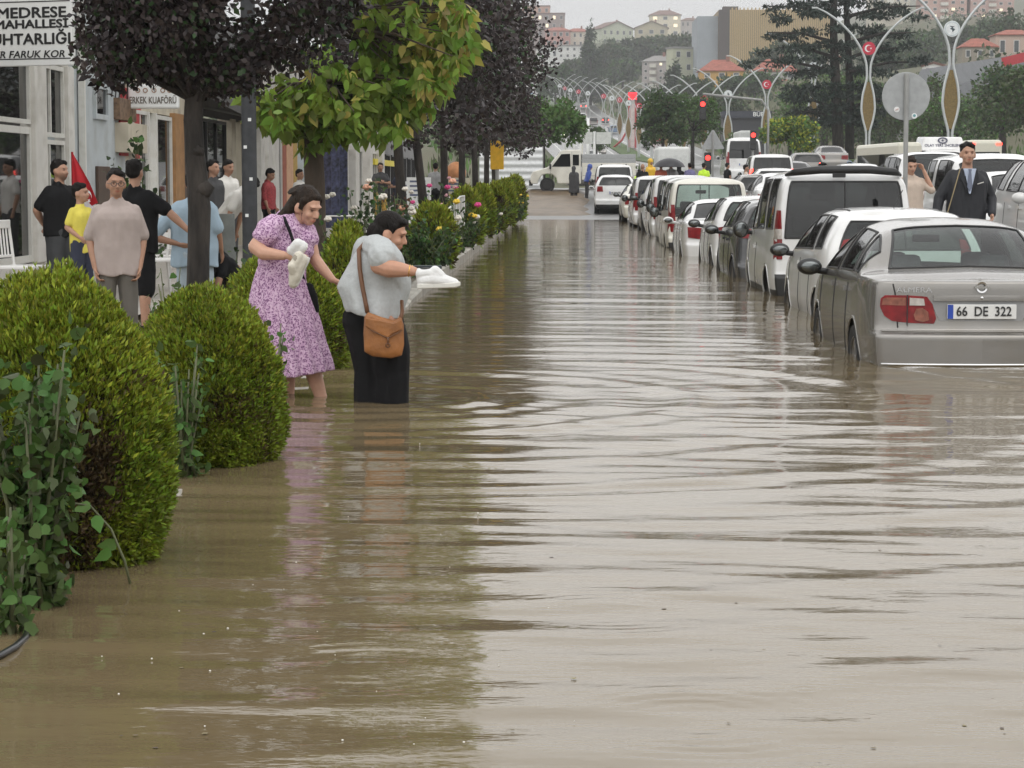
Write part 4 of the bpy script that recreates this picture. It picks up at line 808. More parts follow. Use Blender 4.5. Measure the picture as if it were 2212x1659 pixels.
m = MB(); hl = [T((0,.025,1.632)), T((0,.055,1.59))]; m.ell(T((0,.027,1.633)), (.082,.095,.081), T.rot, 20, 14); m.ell(T((.008,-.022,1.668)), (.056,.050,.024), T.rot, 14, 10); m.ell(hl[1], (.080,.070,.080), T.rot, 18, 12); 
for q in range(30):
    a_ = q*2.4; e_ = .2 + .9*((q*37 % 30)/30); p_ = Vector((.080*math.cos(a_)*math.cos(e_), .036+.092*math.sin(a_)*math.cos(e_), 1.634+.080*math.sin(e_)))
    if p_.y > .02: m.cap(T(p_), .012, T((p_.x*1.03, p_.y+.05, p_.z-.04)), .006, 6)
for s_ in (-1, 1): m.cap(T((s_*.072,-.02,1.635)), .024, T((s_*.078,-.015,1.585)), .014)
m.chain([(T((.0,.10,1.60)), .045), (J(622, 456, -.02), .040), (J(607, 466, -.04), .026), (J(594, 474, -.02), .012)]); 
for q in range(10): m.cap(T((.05*math.sin(q*1.7),.06+.03*math.cos(q),1.60+.03*math.sin(q*2.3))), .014, J(606 + 10*math.sin(q*2.2), 464 + 6*math.cos(q*1.3), .03*math.sin(q)), .006)
for s_ in (-1,1): m.cap(T((s_*.078,-.03,1.60)), .006, T((s_*.07,-.05,1.50)), .003)
blob(m, 'hair', hair_b, wl, .0065, 2)
m = MB(); m.tube([J(*p) for p in ((597,466,.12),(610,463,-.02),(617,478,-.11),(626,500,-.15),(634,524,-.16),(642,548,-.15),(652,590,-.08),(660,618,.0))], .0105, 8); m.build('bag_strap', c_black, wl, smooth=True)
m = MB(); m.chain([(J(667, 622, .0), .035), (J(673, 645, .01), .042), (J(677, 668, .02), .040)]); m.chain([(J(660, 628, .0), .035), (J(665, 655, .01), .04)]); blob(m, 'shoulder_bag', c_black, wl, .008, 3)
# woman in grey
base = (W(822, 868, 14.25).x, 14.25, -.36)
wg = thing('person', 'person in pale grey top and wide black trousers wading with a brown shoulder bag', 'person', base, 0, 'people wading in the flood water'); J = Jf(base, 14.25)
T = TW(J(845, 503), R(82), R(20), R(-4), 1.02)
m = MB(); head_parts(m, T, 1.02, 'f'); m.cap(J(815, 536, .02), .068, T((0,.012,1.53)), .056)
m.chain([(J(805, 640, .03), .10), (J(805, 570, .03), .09)]); m.cap(J(822, 545, -.12), .05, J(800, 540, .14), .05)
m.chain([(J(826, 540, -.15), .052), (J(819, 573, -.20), .058), (J(840, 580, -.25), .058), (J(868, 583, -.28), .046), (J(893, 586, -.30), .031)])
hand(m, J(893, 586, -.30), J(925, 590, -.30) - J(893, 586, -.30), (.1,.3,-1), .95, thumb=1, s=1.0)
m.chain([(J(800, 545, .18), .06), (J(775, 590, .26), .05), (J(775, 640, .26), .032)]); hand(m, J(775, 640, .26), (.6,.2,-.8), (0,-1,0), .9, 1)
m.chain([(J(795, 690, .06), .11), (J(805, 790, .05), .075), (J(808, 870, .05), .06), (J(812, 905, .05), .045)]); m.chain([(J(830, 690, -.05), .11), (J(843, 790, -.06), .075), (J(848, 870, -.06), .06), (J(852, 905, -.06), .045)])
V, Fc = remesh(m, .0065, 2); k = MB(); k.v = V.tolist(); k.f = Fc; k.mi = [0]*len(Fc); k.build('body', skinm('skin_warm', (.50,.27,.18)), wg, smooth=True, cols=skin_cols(V, T, 1.02, 0., .75))
secs = [(517,798,828,.06),(524,787,840,.10),(536,775,850,.125),(552,763,860,.145),(572,752,874,.155),(592,741,884,.16),(608,732,887,.16),(620,727,886,.16),(634,733,882,.175),(650,740,876,.19),(664,744,871,.20),(674,749,869,.20)]
nn = 64; V = []; m = MB()
for si, (py, l_, r_, dep) in enumerate(secs):
    t = si/(len(secs)-1); cx_, hw = (l_+r_)/2, (r_-l_)/2
    for q in range(nn):
        a = 2*math.pi*q/nn; ple = 1 + (.008+.03*t)*math.sin(a*9 + 2.2*t + 1.1*math.sin(a*2)) + .018*t*math.sin(a*17+1)
        V.append(J(cx_ + hw*math.cos(a)*ple, py + 30*max(0, t-.45)*max(0, math.cos(a-5.2)), dep*math.sin(a)*ple + .01))
m.add(V, [(i_*nn+q, i_*nn+(q+1) % nn, (i_+1)*nn+(q+1) % nn, (i_+1)*nn+q) for i_ in range(len(secs)-1) for q in range(nn)] + [tuple(range(nn))[::-1], tuple((len(secs)-1)*nn+q for q in range(nn))])
m.chain([(J(810, 534, -.06), .085), (J(824, 541, -.14), .088), (J(828, 556, -.195), .098)]); m.chain([(J(832, 545, -.10), .08), (J(846, 560, -.16), .075), (J(852, 570, -.14), .07)]); m.cap(J(790, 536, .12), .08, J(778, 575, .16), .07)
def shp(V):
    V = V.copy(); n1 = vnoise(V[:,0]*9 + V[:,2]*7, V[:,2]*5 - V[:,0]*8, 1., 3) - .5; n2 = vnoise(V[:,0]*22 + V[:,1]*20, V[:,2]*14, 1., 4) - .5
    t_ = V[:,0]*.8 + V[:,2]*.55; V[:,1] -= .006*np.sin(t_*62 + 4*n1)*np.clip(.35+1.5*n1, 0, 1); return V
blob(m, 'shirt', cloth('jersey_grey', (.44,.46,.46), var=.06, scale=60, bump=.5, bscale=16), wg, .0075, 4, shape=shp)
m = MB(); m.cap(J(790, 680, .06), .13, J(828, 685, -.02), .125); m.chain([(J(785, 690, .06), .14), (J(795, 735, .06), .135), (J(806, 800, .05), .12), (J(806, 870, .05), .125), (J(806, 900, .05), .12)]); m.chain([(J(830, 700, -.03), .125), (J(842, 760, -.05), .125), (J(846, 810, -.05), .115), (J(844, 870, -.05), .115), (J(846, 905, -.05), .11)]); m.cap(J(822, 740, 0), .12, J(824, 800, 0), .07)
def shp2(V):
    V = V.copy(); n1 = vnoise(V[:,0]*12, V[:,2]*4 + V[:,0]*5, 1., 8) - .5; V[:,1] -= .02*n1; V[:,0] += .015*(vnoise(V[:,2]*14, V[:,1]*6, 1., 9) - .5); return V
blob(m, 'trousers', c_black, wg, .010, 3, shape=shp2)
m = MB(); m.ell(T((0,.028,1.637)), (.084,.098,.080), T.rot, 20, 14); m.ell(T((0,.06,1.58)), (.080,.068,.080), T.rot, 18, 12); m.ell(T((0,.10,1.56)), (.052,.052,.06), T.rot); m.ell(T((0,-.035,1.672)), (.058,.05,.026), T.rot)
for s_ in (-1,1): m.cap(T((s_*.070,-.02,1.64)), .018, T((s_*.074,-.022,1.60)), .008)
blob(m, 'hair', hair_m, wg, .0065, 2)
leather = pm('leather_tan', (.30,.12,.035), .5, var=.25, scale=9, bump=.3, bscale=30, dirt=((.12,.05,.02), 7, .6)); leather_d = pm('leather_brown', (.13,.055,.022), .5, var=.2)
m = MB(); m.tube([J(*p) for p in ((806,524,.14),(787,526,.0),(775,540,-.10),(777,580,-.155),(783,620,-.17),(790,655,-.185),(794,676,-.20))], .014, 8); bag = thing('shoulder_bag', 'tan leather shoulder bag hanging at the hip of the person in grey', 'bag', base, 0)
m.build('strap', leather_d, bag, smooth=True)
m = MB(); out = [(787,684),(795,674),(822,684),(850,692),(866,684),(872,700),(873,745),(868,768),(845,774),(805,770),(787,760),(785,720)]
P0 = [J(px, py, -.29) for px, py in out]; P1 = [J(px, py, -.20) for px, py in out]; n_ = len(out); c0 = sum(P0, Vector())/n_ + Vector((0,-.02,0)); c1 = sum(P1, Vector())/n_
m.add([c0] + [c0.lerp(p, .8) + Vector((0,-.012,0)) for p in P0] + P0 + P1 + [c1], [(0,1+q,1+(q+1) % n_) for q in range(n_)] + [(1+q,1+n_+q,1+n_+(q+1) % n_,1+(q+1) % n_) for q in range(n_)] + [(1+n_+q,1+2*n_+q,1+2*n_+(q+1) % n_,1+n_+(q+1) % n_) for q in range(n_)] + [(1+3*n_,1+2*n_+(q+1) % n_,1+2*n_+q) for q in range(n_)])
blob(m, 'pouch', leather, bag, .008, 3)
m = MB(); fl = [(789,686),(822,692),(850,698),(868,690),(869,712),(846,722),(838,730),(830,726),(800,712),(789,704)]; F0 = [J(px, py, -.318) for px, py in fl]; F1 = [J(px, py, -.300) for px, py in fl]; q_ = len(fl)
m.add(F0 + F1, [tuple(range(q_)), tuple(range(2*q_-1, q_-1, -1))] + [(i, i+q_, (i+1) % q_+q_, (i+1) % q_) for i in range(q_)]); m.build('flap', leather, bag, bevel=.006)
m = MB(); m.tube([J(800,712,-.322), J(830,727,-.322), J(838,731,-.324), J(869,713,-.318)], .004, 6); m.tube([J(838,728,-.322), J(838,744,-.322)], .007, 6); m.lathe([(.010,-.003),(.016,-.004),(.016,.004),(.010,.003)], J(838,746,-.326), 14, 'y'); m.build('clasp', leather_d, bag, smooth=True)
m = MB(); m.tube([J(866,690,-.26), J(869,672,-.22), J(868,650,-.17)], .012, 8); m.build('buckle_strap', leather_d, bag, smooth=True)
for i_, px_ in enumerate((884.5, 889.5)):
    m = MB(); c_ = J(px_, 585 + i_*.5, -.29); rr = .036 - .003*i_
    m.tube([c_ + Vector((.004*math.sin(a), rr*math.cos(a), rr*math.sin(a))) for a in np.linspace(0, 2*math.pi, 20)], .0035, 6); m.build('bangle', pm('gold', (.75,.45,.12), .25, .95), wg, smooth=True)
# shoes carried in the hands
sole_m = pm('shoe_rubber', (.66,.65,.60), .5, var=.05); shoe_w = pm('shoe_white', (.72,.72,.71), .6, var=.04, bump=.2, bscale=60); shoe_g = pm('shoe_cream', (.60,.56,.47), .6, var=.08, bump=.2, bscale=60); shoe_in = pm('shoe_lining', (.05,.05,.05), .9)
def sneaker(label, heel, toe, upv, L_, mat_u, lining=shoe_in, group=None, wid=.046):
    heel, toe, upv = Vector(heel), Vector(toe), Vector(upv).normalized(); f = (toe - heel).normalized(); upv = (upv - f*upv.dot(f)).normalized(); sd = f.cross(upv)
    root = thing('shoe', label, 'shoe', heel, 0, group); P = lambda a, b, c: (f*a + sd*b + upv*c)*(L_/.28)
    m = MB(); m.chain([(P(.035,0,.045), .040), (P(.10,0,.050), .042), (P(.18,0,.035), .042), (P(.235,0,.022), .032)]); m.chain([(P(.02,0,.09), .033), (P(.07,0,.095), .033), (P(.13,0,.070), .034)]); m.cap(P(.115,0,.11), .030, P(.15,0,.075), .03); m.cap(P(.008,0,.115), .014, P(.01,0,.06), .02)
    blob(m, 'upper', mat_u, root, .006, 3)
    m = MB(); prof = [(-.005,-.034),(.03,-.042),(.10,-.036),(.18,-.046),(.24,-.040),(.275,-.015),(.275,.015),(.24,.040),(.18,.044),(.10,.034),(.03,.042),(-.005,.034)]
    m.add([P(a, b, -.005 + .008*(a > .24)) for a, b in prof] + [P(a, b, .028 + .004*(a > .24)) for a, b in prof], [tuple(range(12))[::-1], tuple(range(12, 24))] + [(i, (i+1) % 12, (i+1) % 12 + 12, i+12) for i in range(12)]); m.build('sole', sole_m, root, bevel=.006)
    m = MB(); m.ell(P(.055,0,.122), (.036,.022,.010), Matrix((f, sd, upv)).transposed(), 14, 8); m.build('lining', lining, root, smooth=True)
    m = MB()
    for q in range(4): m.tube([P(.115+.022*q,-.026,.112-.015*q), P(.122+.022*q,0,.124-.017*q), P(.115+.022*q,.026,.112-.015*q)], .0035, 5)
    m.build('lace', mat_u, root); return root
heel = W(903, 622, 13.93); toe = W(987, 619, 13.93)
sneaker('white trainer carried level in the hand of the person in grey', heel, toe, (0,0,1), .265, shoe_w, group='carried shoes')
heel = W(664, 556, 14.28); toe = W(634, 622, 14.26)
sneaker('cream canvas shoe hanging toe-down from the hand of the person in lilac', heel, toe, (-.75,-.75,-.1), .22, shoe_g, lining=pm('lining_beige', (.30,.27,.22), .9), group='carried shoes')
heel = W(664, 530, 14.32); toe = W(640, 566, 14.38)
sneaker('white shoe with black inside, upper of the two held by the person in lilac', heel, toe, (-.8,-.5,.5), .19, shoe_w, group='carried shoes')
m = W(918, 585, 13.98); m2 = MB(); m2.box(-.10,.10,-.02,.02,-.012,.012); o = m2.build('phone', pm('phone_dark', (.02,.03,.035), .2), None, loc=(m.x, m.y+.06, m.z+.02), bevel=.005); tag(o, 'dark mobile phone held behind the white trainer', 'phone')
# ================= plants =================
def rnd_unit(n, r): v = r.normal(size=(n, 3)); return v / np.linalg.norm(v, axis=1, keepdims=True)
def leaves(P, D, S, m, name, parent, off=None, kind='diamond', asp=.5, fold=.25, r=rng, mats=None, mi=None):
    """P leaf bases, D leaf directions (unit), S lengths"""
    n = len(P); S = np.asarray(S)*np.ones(n); U = rnd_unit(n, r); side = np.cross(D, U); side /= np.linalg.norm(side, axis=1, keepdims=True) + 1e-9; nor = np.cross(side, D)
    if kind == 'diamond':
        tpl = [(0,0,0), (.45,.5,fold*.3), (1,0,0), (.45,-.5,fold*.3)]; fc = [(0,1,2,3)]
    else:   # broad leaf, two halves folded on the midrib, tip bent
        tpl = [(0,0,0), (.10,.42,fold*.35), (.45,.5,fold*.4), (1.0,0,-.12), (.45,-.5,fold*.4), (.10,-.42,fold*.35), (.5,0,0)]; fc = [(0,6,2,1), (6,3,2), (0,5,4,6), (6,4,3)]
    k = len(tpl); V = np.empty((n, k, 3))
    for i, (a, b, c) in enumerate(tpl): V[:, i] = P + (D*a + side*(b*asp) + nor*c*asp) * S[:, None]
    V = V.reshape(-1, 3)
    if off is not None: V = V - np.asarray(off)
    me = bpy.data.meshes.new(name); base = (np.arange(n)*k)[:, None]
    loops = np.concatenate([base + np.array(f)[None] for f in fc], 1).ravel(); cnt = np.tile([len(f) for f in fc], n)
    me.vertices.add(len(V)); me.vertices.foreach_set('co', V.ravel()); me.loops.add(len(loops)); me.loops.foreach_set('vertex_index', loops.astype(np.int32))
    me.polygons.add(len(cnt)); st = np.concatenate([[0], np.cumsum(cnt)[:-1]]); me.polygons.foreach_set('loop_start', st.astype(np.int32)); me.polygons.foreach_set('loop_total', cnt.astype(np.int32))
    for q in (mats or [m]): me.materials.append(q)
    if mi is not None: me.polygons.foreach_set('material_index', np.repeat(mi, len(fc)).astype(np.int32))
    me.update(calc_edges=True); o = bpy.data.objects.new(name, me); COL.objects.link(o)
    if parent is not None: o.parent = parent
    return o
def in_clumps(cl, n, r, surf=.55):
    """n points over ellipsoid clumps (cx,cy,cz,rx,ry,rz), thinned by a lumpy noise"""
    C = np.array(cl, float); vol = (C[:,3]*C[:,4]*C[:,5])**.75; pick = r.choice(len(C), n, p=vol/vol.sum()); u = rnd_unit(n, r); rad = r.random(n)**(1/3*(1-surf) + .06)
    return C[pick, :3] + u * rad[:, None] * C[pick, 3:], u
bark = pm('bark_dark', (.030,.025,.021), .9, var=.85, scale=9, bump=1, bscale=26, stretch=(1,1,.25)); bark_b = pm('bark_brown', (.075,.055,.040), .9, var=.7, scale=5, bump=1, bscale=26, stretch=(1,1,.25))
L_plum = leafm('leaf_plum', (.026,.018,.018), island=.7, trans=.12, rough=.55, col2=(.044,.030,.028)); L_plum2 = leafm('leaf_plum_sheen', (.050,.038,.040), island=.5, trans=.08, rough=.35)
L_cat = leafm('leaf_lime', (.14,.24,.032), island=.45, col2=(.25,.33,.05), trans=.4); L_caty = leafm('leaf_yellowing', (.42,.36,.09), island=.4, trans=.3)
L_grn = leafm('leaf_green', (.050,.10,.022), island=.55, col2=(.08,.14,.03)); L_grn2 = leafm('leaf_freshgreen', (.075,.15,.030), island=.5, col2=(.11,.19,.04)); L_dk = leafm('leaf_dark', (.026,.055,.020), island=.5, col2=(.045,.08,.026)); L_oliv = leafm('leaf_olive', (.065,.08,.030), island=.5)
L_thuja = leafm('thuja_green', (.135,.19,.018), island=.6, scale=3, trans=.25, col2=(.23,.27,.025)); L_thuja_b = leafm('thuja_brown', (.075,.050,.022), island=.6, trans=.1); L_yg = leafm('thuja_tip', (.36,.38,.04), island=.4, trans=.2); L_rose = leafm('leaf_rose', (.050,.105,.024), island=.6, rough=.75, trans=.25, col2=(.10,.165,.04)); L_cedar = leafm('needle_cedar', (.020,.036,.026), island=.5, trans=.05)
def tree(name, label, base, trunk, limbs, clumps, n, size, mats, weights, asp=.6, kind='diamond', tm=None, group=None, droop=.15, seed=1, surf=.55, dens=None):
    """base world point; trunk [(pt, r)], limbs [[(pt, r)...]], clumps world ellipsoids"""
    r = np.random.default_rng(seed); root = thing(name, label, 'tree', base, 0, group); b = Vector(base)
    m = MB(); m.tube([Vector(p) - b for p, _ in trunk], [q for _, q in trunk], 12)
    for l in limbs: m.tube([Vector(p) - b for p, _ in l], [q for _, q in l], 7)
    m.build('trunk', tm or bark, root, smooth=True)
    P, u = in_clumps(clumps, n, r, surf)
    keep = vnoise(P[:,0]*1.6 + P[:,1]*1.1, P[:,2]*1.9 + P[:,1]*.7, 1., seed % 50) > .30; P = P[keep]; u = u[keep]
    D = u*.6 + rnd_unit(len(P), r)*.9 + np.array([0,0,-droop]); D /= np.linalg.norm(D, axis=1, keepdims=True)
    mi = r.choice(len(mats), len(P), p=np.array(weights)/sum(weights))
    leaves(P, D, size*(.7+.6*r.random(len(P))), None, 'crown', root, off=base, kind=kind, asp=asp, r=r, mats=mats, mi=mi); return root
def auto_limbs(top, clumps, r0=.05, seed=3):
    r = np.random.default_rng(seed); out = []; top = Vector(top)
    for c in clumps:
        c = Vector(c[:3]); mid = top.lerp(c, .5) + Vector((r.normal()*.1, r.normal()*.1, .12)); out.append([(top, r0), (mid, r0*.6), (c, r0*.22)])
    return out
def Wc(px, py, D, rx, ry=None, rz=None): p = W(px, py, D); return (p.x, p.y, p.z, rx, ry or rx, rz or rx)
def gp(px, D, z): p = W(px, 600, D); return (p.x, D, z)
# 1 dark plum tree at the left
D = 20.6; base = gp(426, D, -.1)
cl = [Wc(205,120,D-.3,.20,.5,.22),Wc(262,60,D,.38,.8,.38),Wc(205,25,D+.3,.22),Wc(300,95,D-.2,.40,.7,.36),Wc(255,140,D-.5,.20,.3,.16),Wc(390,70,D,.55,.9,.45),Wc(480,110,D+.3,.45,.8,.40),Wc(560,60,D+.5,.55,.9,.45),Wc(640,40,D+.8,.50,.9,.5),Wc(520,165,D,.24,.4,.16),Wc(440,160,D,.30,.5,.18),Wc(360,-60,D,.8,1.1,.6),Wc(520,-80,D,.9,1.1,.6),Wc(290,-80,D,.55,1.0,.5),Wc(420,-220,D,.9,1.1,.7),Wc(330,-330,D,.8,1.0,.7),Wc(530,-350,D,.8,1.0,.7),Wc(430,-480,D,.8,.9,.6),Wc(620,-230,D,.6,.8,.6),Wc(260,-240,D,.6,.8,.6),Wc(690,-30,D+.8,.5),Wc(235,172,D-.2,.14,.2,.14),Wc(330,150,D-.3,.17,.3,.14),Wc(480,190,D+.1,.18,.3,.12),Wc(545,195,D+.2,.12),Wc(275,165,D,.12),Wc(395,165,D,.14,.3,.10),Wc(600,130,D+.3,.22),Wc(350,20,D-.6,.6,.6,.4)]
tk = [(Vector(base), .14), (W(427,640,D), .105), (W(429,540,D), .100), (W(431,450,D), .104), (W(427,400,D), .098), (W(421,330,D), .088), (W(417,260,D), .086), (W(422,200,D), .09), (W(424,110,D), .07), (W(420,-100,D), .04)]
lb = auto_limbs(W(421,215,D), cl, .045); lb.append([(W(424,410,D-.02), .08), (W(446,408,D-.03), .085), (W(456,398,D-.03), .05)]); lb.append([(W(430,330,D-.02), .06), (W(421,322,D-.09), .05)])
tree('plum_tree', 'dark purple plum tree with knobbly trunk in front of the person in pale blue', base, tk, lb, cl, 34000, .072, [L_plum, L_plum2, L_dk], [4, 1.3, .8], asp=.65, seed=11, surf=.35)
# 2 lime-green catalpa
D = 27.7; base = gp(682, D, 0); r = np.random.default_rng(21)
root = thing('catalpa_tree', 'light green tree with big drooping heart-shaped leaves, some yellowing, behind the person in lilac', 'tree', base)
ctr = [(90,720),(130,800),(250,900),(330,940),(290,600),(360,620),(430,690),(610,720),(780,560),(800,640),(740,790),(700,760),(880,680),(860,560),(1100,560),(1160,470),(1130,680),(1000,690),(1030,860),(1120,800),(1260,780),(1290,880),(1400,700),(1440,590),(1520,690),(1560,640),(1480,800),(1400,860),(980,1000),(1090,1000),(1190,1000),(1250,990),(600,1080),(560,1120),(480,1000),(1620,400),(1600,250),(1750,200),(1840,250),(1820,330),(1700,450),(1640,480),(960,330),(1040,300),(950,230),(1120,130),(1500,120),(1600,60),(1680,100),(1780,60),(1720,-60),(1500,-80),(1350,30),(1300,160),(1330,560),(1220,620),(1350,480),(1450,480),(660,330),(520,430),(620,560),(700,480),(1480,330),(1550,480),(900,880),(940,780),(700,1000),(760,940)]
cc = []
for x, y in ctr: cc.append((518.4 + .2734*x, .2734*y, D + r.uniform(-1.1, .5)))
for _ in range(230):
    a = r.uniform(560, 1010); yt = np.interp(a, [560,640,760,880,960,1010], [215,170,110,60,10,0]); yb = np.interp(a, [560,620,700,800,880,940,1010], [235,270,290,285,240,180,110]); cc.append((a, r.uniform(yt, yb), D + r.uniform(-.6, 1.4)))
for _ in range(60): cc.append((r.uniform(640, 1000), r.uniform(-260, 30), D + r.uniform(-1.3, 1.3)))
for _ in range(170): cc.append((r.uniform(580, 1020), r.uniform(-780, -150), D + r.uniform(-1.6, 1.6)))
P = []; Dr = []; mi = []; tips = []
for x, y, d_ in cc:
    c = W(x, y, d_); tips.append(c); nl = r.integers(11, 19); yel = .30 if x > 880 and y < 250 else .06
    for q in range(nl):
        a = r.uniform(0, 6.28); e = r.uniform(-1.45, -.3); dv = np.array([math.cos(a)*math.cos(e), math.sin(a)*math.cos(e), math.sin(e)]); P.append(np.array(c) + dv*r.uniform(.02,.10) + r.normal(size=3)*.05); Dr.append(dv); mi.append(1 if r.random() < yel else 0)
leaves(np.array(P), np.array(Dr), .175*(.65+.6*r.random(len(P))), None, 'crown', root, off=base, kind='broad', asp=.52, r=r, mats=[L_cat, L_caty], mi=np.array(mi))
m = MB(); bb = Vector(base); m.tube([p - bb for p in (bb, W(682,520,D), W(680,400,D), W(676,310,D), W(690,180,D), W(720,60,D), W(740,-120,D))], [.15,.13,.125,.12,.09,.06,.03], 12)
hubs = [W(676,300,D), W(690,180,D), W(720,60,D)]
for c in tips[::2]:
    h_ = min(hubs, key=lambda q: (q - c).length); m.tube([h_ - bb, h_.lerp(c, .5) + Vector((0,0,.1)) - bb, c - bb], [.03,.016,.006], 6)
m.build('trunk', bark_b, root, smooth=True)
# 3 row of plum trees along the bed
spec = [(43,-2.95,2.15,4.3,1,'first'),(49.5,-2.9,2.2,4.4,0,''),(56,-2.85,2.3,4.5,0,''),(63,-2.75,2.4,4.9,0,''),(70,-2.6,2.4,5.2,0,''),(79,-2.6,2.1,4.6,0,''),(90,-2.6,1.9,4.4,0,'')]
labs = ['dark purple plum tree first beyond the light green tree','dark purple plum tree second beyond the light green tree','dark purple plum tree third beyond the light green tree','tall dark purple plum tree fourth beyond the light green one','tallest dark purple plum tree overhanging the road, fifth beyond the green one','dark purple plum tree sixth beyond the light green tree by the yellow sign','small dark purple plum tree last in its row before the pickup']
for i, (D, x, rr, hc, _, _) in enumerate(spec):
    r = np.random.default_rng(100+i); zb = float(bedz(D)); base = (x, D, zb - .05); cl = []
    for q in range(15):
        a = r.uniform(0, 6.28); e = r.uniform(-.55, 1.); k_ = rr*.62; cl.append((x + k_*math.cos(a)*math.cos(e), D + k_*math.sin(a)*math.cos(e), hc + k_*1.1*math.sin(e), *(rr*r.uniform(.34,.5),)*3))
    for q in range(11): a = r.uniform(0, 6.28); k_ = rr*r.uniform(.35,.95); cl.append((x + k_*math.cos(a), D + k_*math.sin(a), max(2.35 + r.uniform(0,.7), hc - rr*.9), .48, .48, .34))
    for q in range(9): a = r.uniform(0, 6.28); k_ = rr*r.uniform(0,.55); cl.append((x + k_*math.cos(a), D + k_*math.sin(a), hc + rr*r.uniform(.75,1.55), rr*.36, rr*.36, rr*.36))
    for q in range(7): a = r.uniform(0, 6.28); cl.append((x + rr*1.02*math.cos(a), D + rr*1.0*math.sin(a), hc + r.uniform(-.5,1.2), .28, .28, .22))
    j = r.normal()*.12; top = (x + j, D, hc - rr*.75); tree('plum_tree', labs[i], base, [(Vector(base), .12), (Vector((x + j*.5, D, (zb+hc-rr*.75)/2)), .095), (Vector(top), .085), (Vector((x, D, hc+.5)), .04)], auto_limbs(top, cl[:9], .045, i), cl, 12000, .125, [L_plum, L_plum2, L_dk], [4, 1, .5], asp=.7, seed=40+i, group='plum trees in the planting bed', surf=.5)
# clipped thuja shrubs
def topiary(label, c, rx, rz, n, size, seed, brown=.12, group='clipped shrubs in the planting bed', tip=.25):
    r = np.random.default_rng(seed); zb = -.12 if c[1] < 26 else float(bedz(c[1])) - .02; base = (c[0], c[1], zb); root = thing('clipped_shrub', label, 'shrub', base, 0, group)
    u = rnd_unit(n, r); u[:,2] = np.where(u[:,2] < -.75, -u[:,2], u[:,2]); lump = 1 + .13*(vnoise(np.arctan2(u[:,1],u[:,0])*2.2 + 9, u[:,2]*3.2, 1., seed) - .5) + .09*(vnoise(np.arctan2(u[:,1],u[:,0])*6 + 9, u[:,2]*8, 1., seed+1) - .5) + .09*(vnoise(np.arctan2(u[:,1],u[:,0])*15 + 9, u[:,2]*17, 1., seed+2) - .5)
    dep = 1 - r.random(n)**2*.16; R_ = np.array([rx, rx, rz]); shape = np.sign(u)*np.abs(u)**np.array([1.,1.,.97]); shape[:, :2] /= 1.0
    P = np.array([0, 0, c[2]-zb]) + shape*R_*(lump*dep)[:, None]; P = P[P[:,2] > .03]; u = u[:len(P)] if False else (P - np.array([0,0,c[2]-zb]))/R_
    D_ = u*.75 + np.array([0,0,.75]) + rnd_unit(len(P), r)*.75; D_ /= np.linalg.norm(D_, axis=1, keepdims=True)
    pb = np.clip((vnoise(np.arctan2(u[:,1],u[:,0])*2 + 5, u[:,2]*2.4 + 3, 1., seed+5) - .55)*3, 0, .8)*(u[:,2] < .55)*brown*6
    q = r.random(len(P)); mi = np.where(q < pb, 1, np.where(r.random(len(P)) < tip*np.clip(.3+u[:,2], .1, 1), 2, 0))
    leaves(P, D_, size*(.6+.8*r.random(len(P))), None, 'foliage', root, asp=.36, r=r, mats=[L_thuja, L_thuja_b, L_yg], mi=mi, kind='diamond')
    m = MB(); m.ell((0,0,c[2]-zb), (rx*.86, rx*.86, rz*.88), None, 20, 14); m.tube([(0,0,0),(0,0,.2)], .05, 8); m.build('branches', pm('thuja_inner_shade', (.030,.024,.013), .9, var=.4, scale=12, bump=1), root, smooth=True)  # closed dark core, not twigs; the inner shade is put into its colour
    return root
def tshrub(label, px0, px1, ytop, D, n, size, seed, **k):
    a, b = W(px0, 600, D), W(px1, 600, D); zt = W(px0, ytop, D).z; rx = (b.x - a.x)/2; zb = -.1 if D < 26 else float(bedz(D)); rz = (zt - zb)/1.72; return topiary(label, ((a.x+b.x)/2, D, zt - rz), rx, rz, n, size, seed, **k)
tshrub('rounded clipped shrub nearest the camera with rose leaves growing over it', -140, 364, 608, 8.25, 110000, .027, 1, brown=.2)
tshrub('rounded clipped shrub standing in the water, second from the camera', 288, 604, 630, 11.2, 90000, .028, 2, brown=.1)
tshrub('clipped shrub directly behind the person in lilac', 480, 752, 548, 16.9, 42000, .036, 3, brown=.08)
tshrub('low clipped shrub between the two wading people', 692, 800, 512, 20.8, 9000, .06, 4)
tshrub('smaller clipped shrub behind the one between the wading people', 706, 796, 487, 24.2, 7000, .065, 5)
for i, (a, b, yt, D, lab) in enumerate([(890,985,448,34.5,'clipped olive-green shrub behind the white railing'),(968,1046,412,46,'bright clipped shrub behind the white railing among pink roses'),(1015,1066,404,53,'clipped shrub just past the pink roses'),(1052,1092,402,60,'clipped shrub third from the far end of the bed'),(1068,1112,394,68,'clipped shrub second from the far end of the bed'),(1092,1134,384,78,'clipped yellow-green shrub at the far end of the bed')]):
    tshrub(lab, a, b, yt, D, 3800, .10 + .01*i, 20+i, tip=.5)
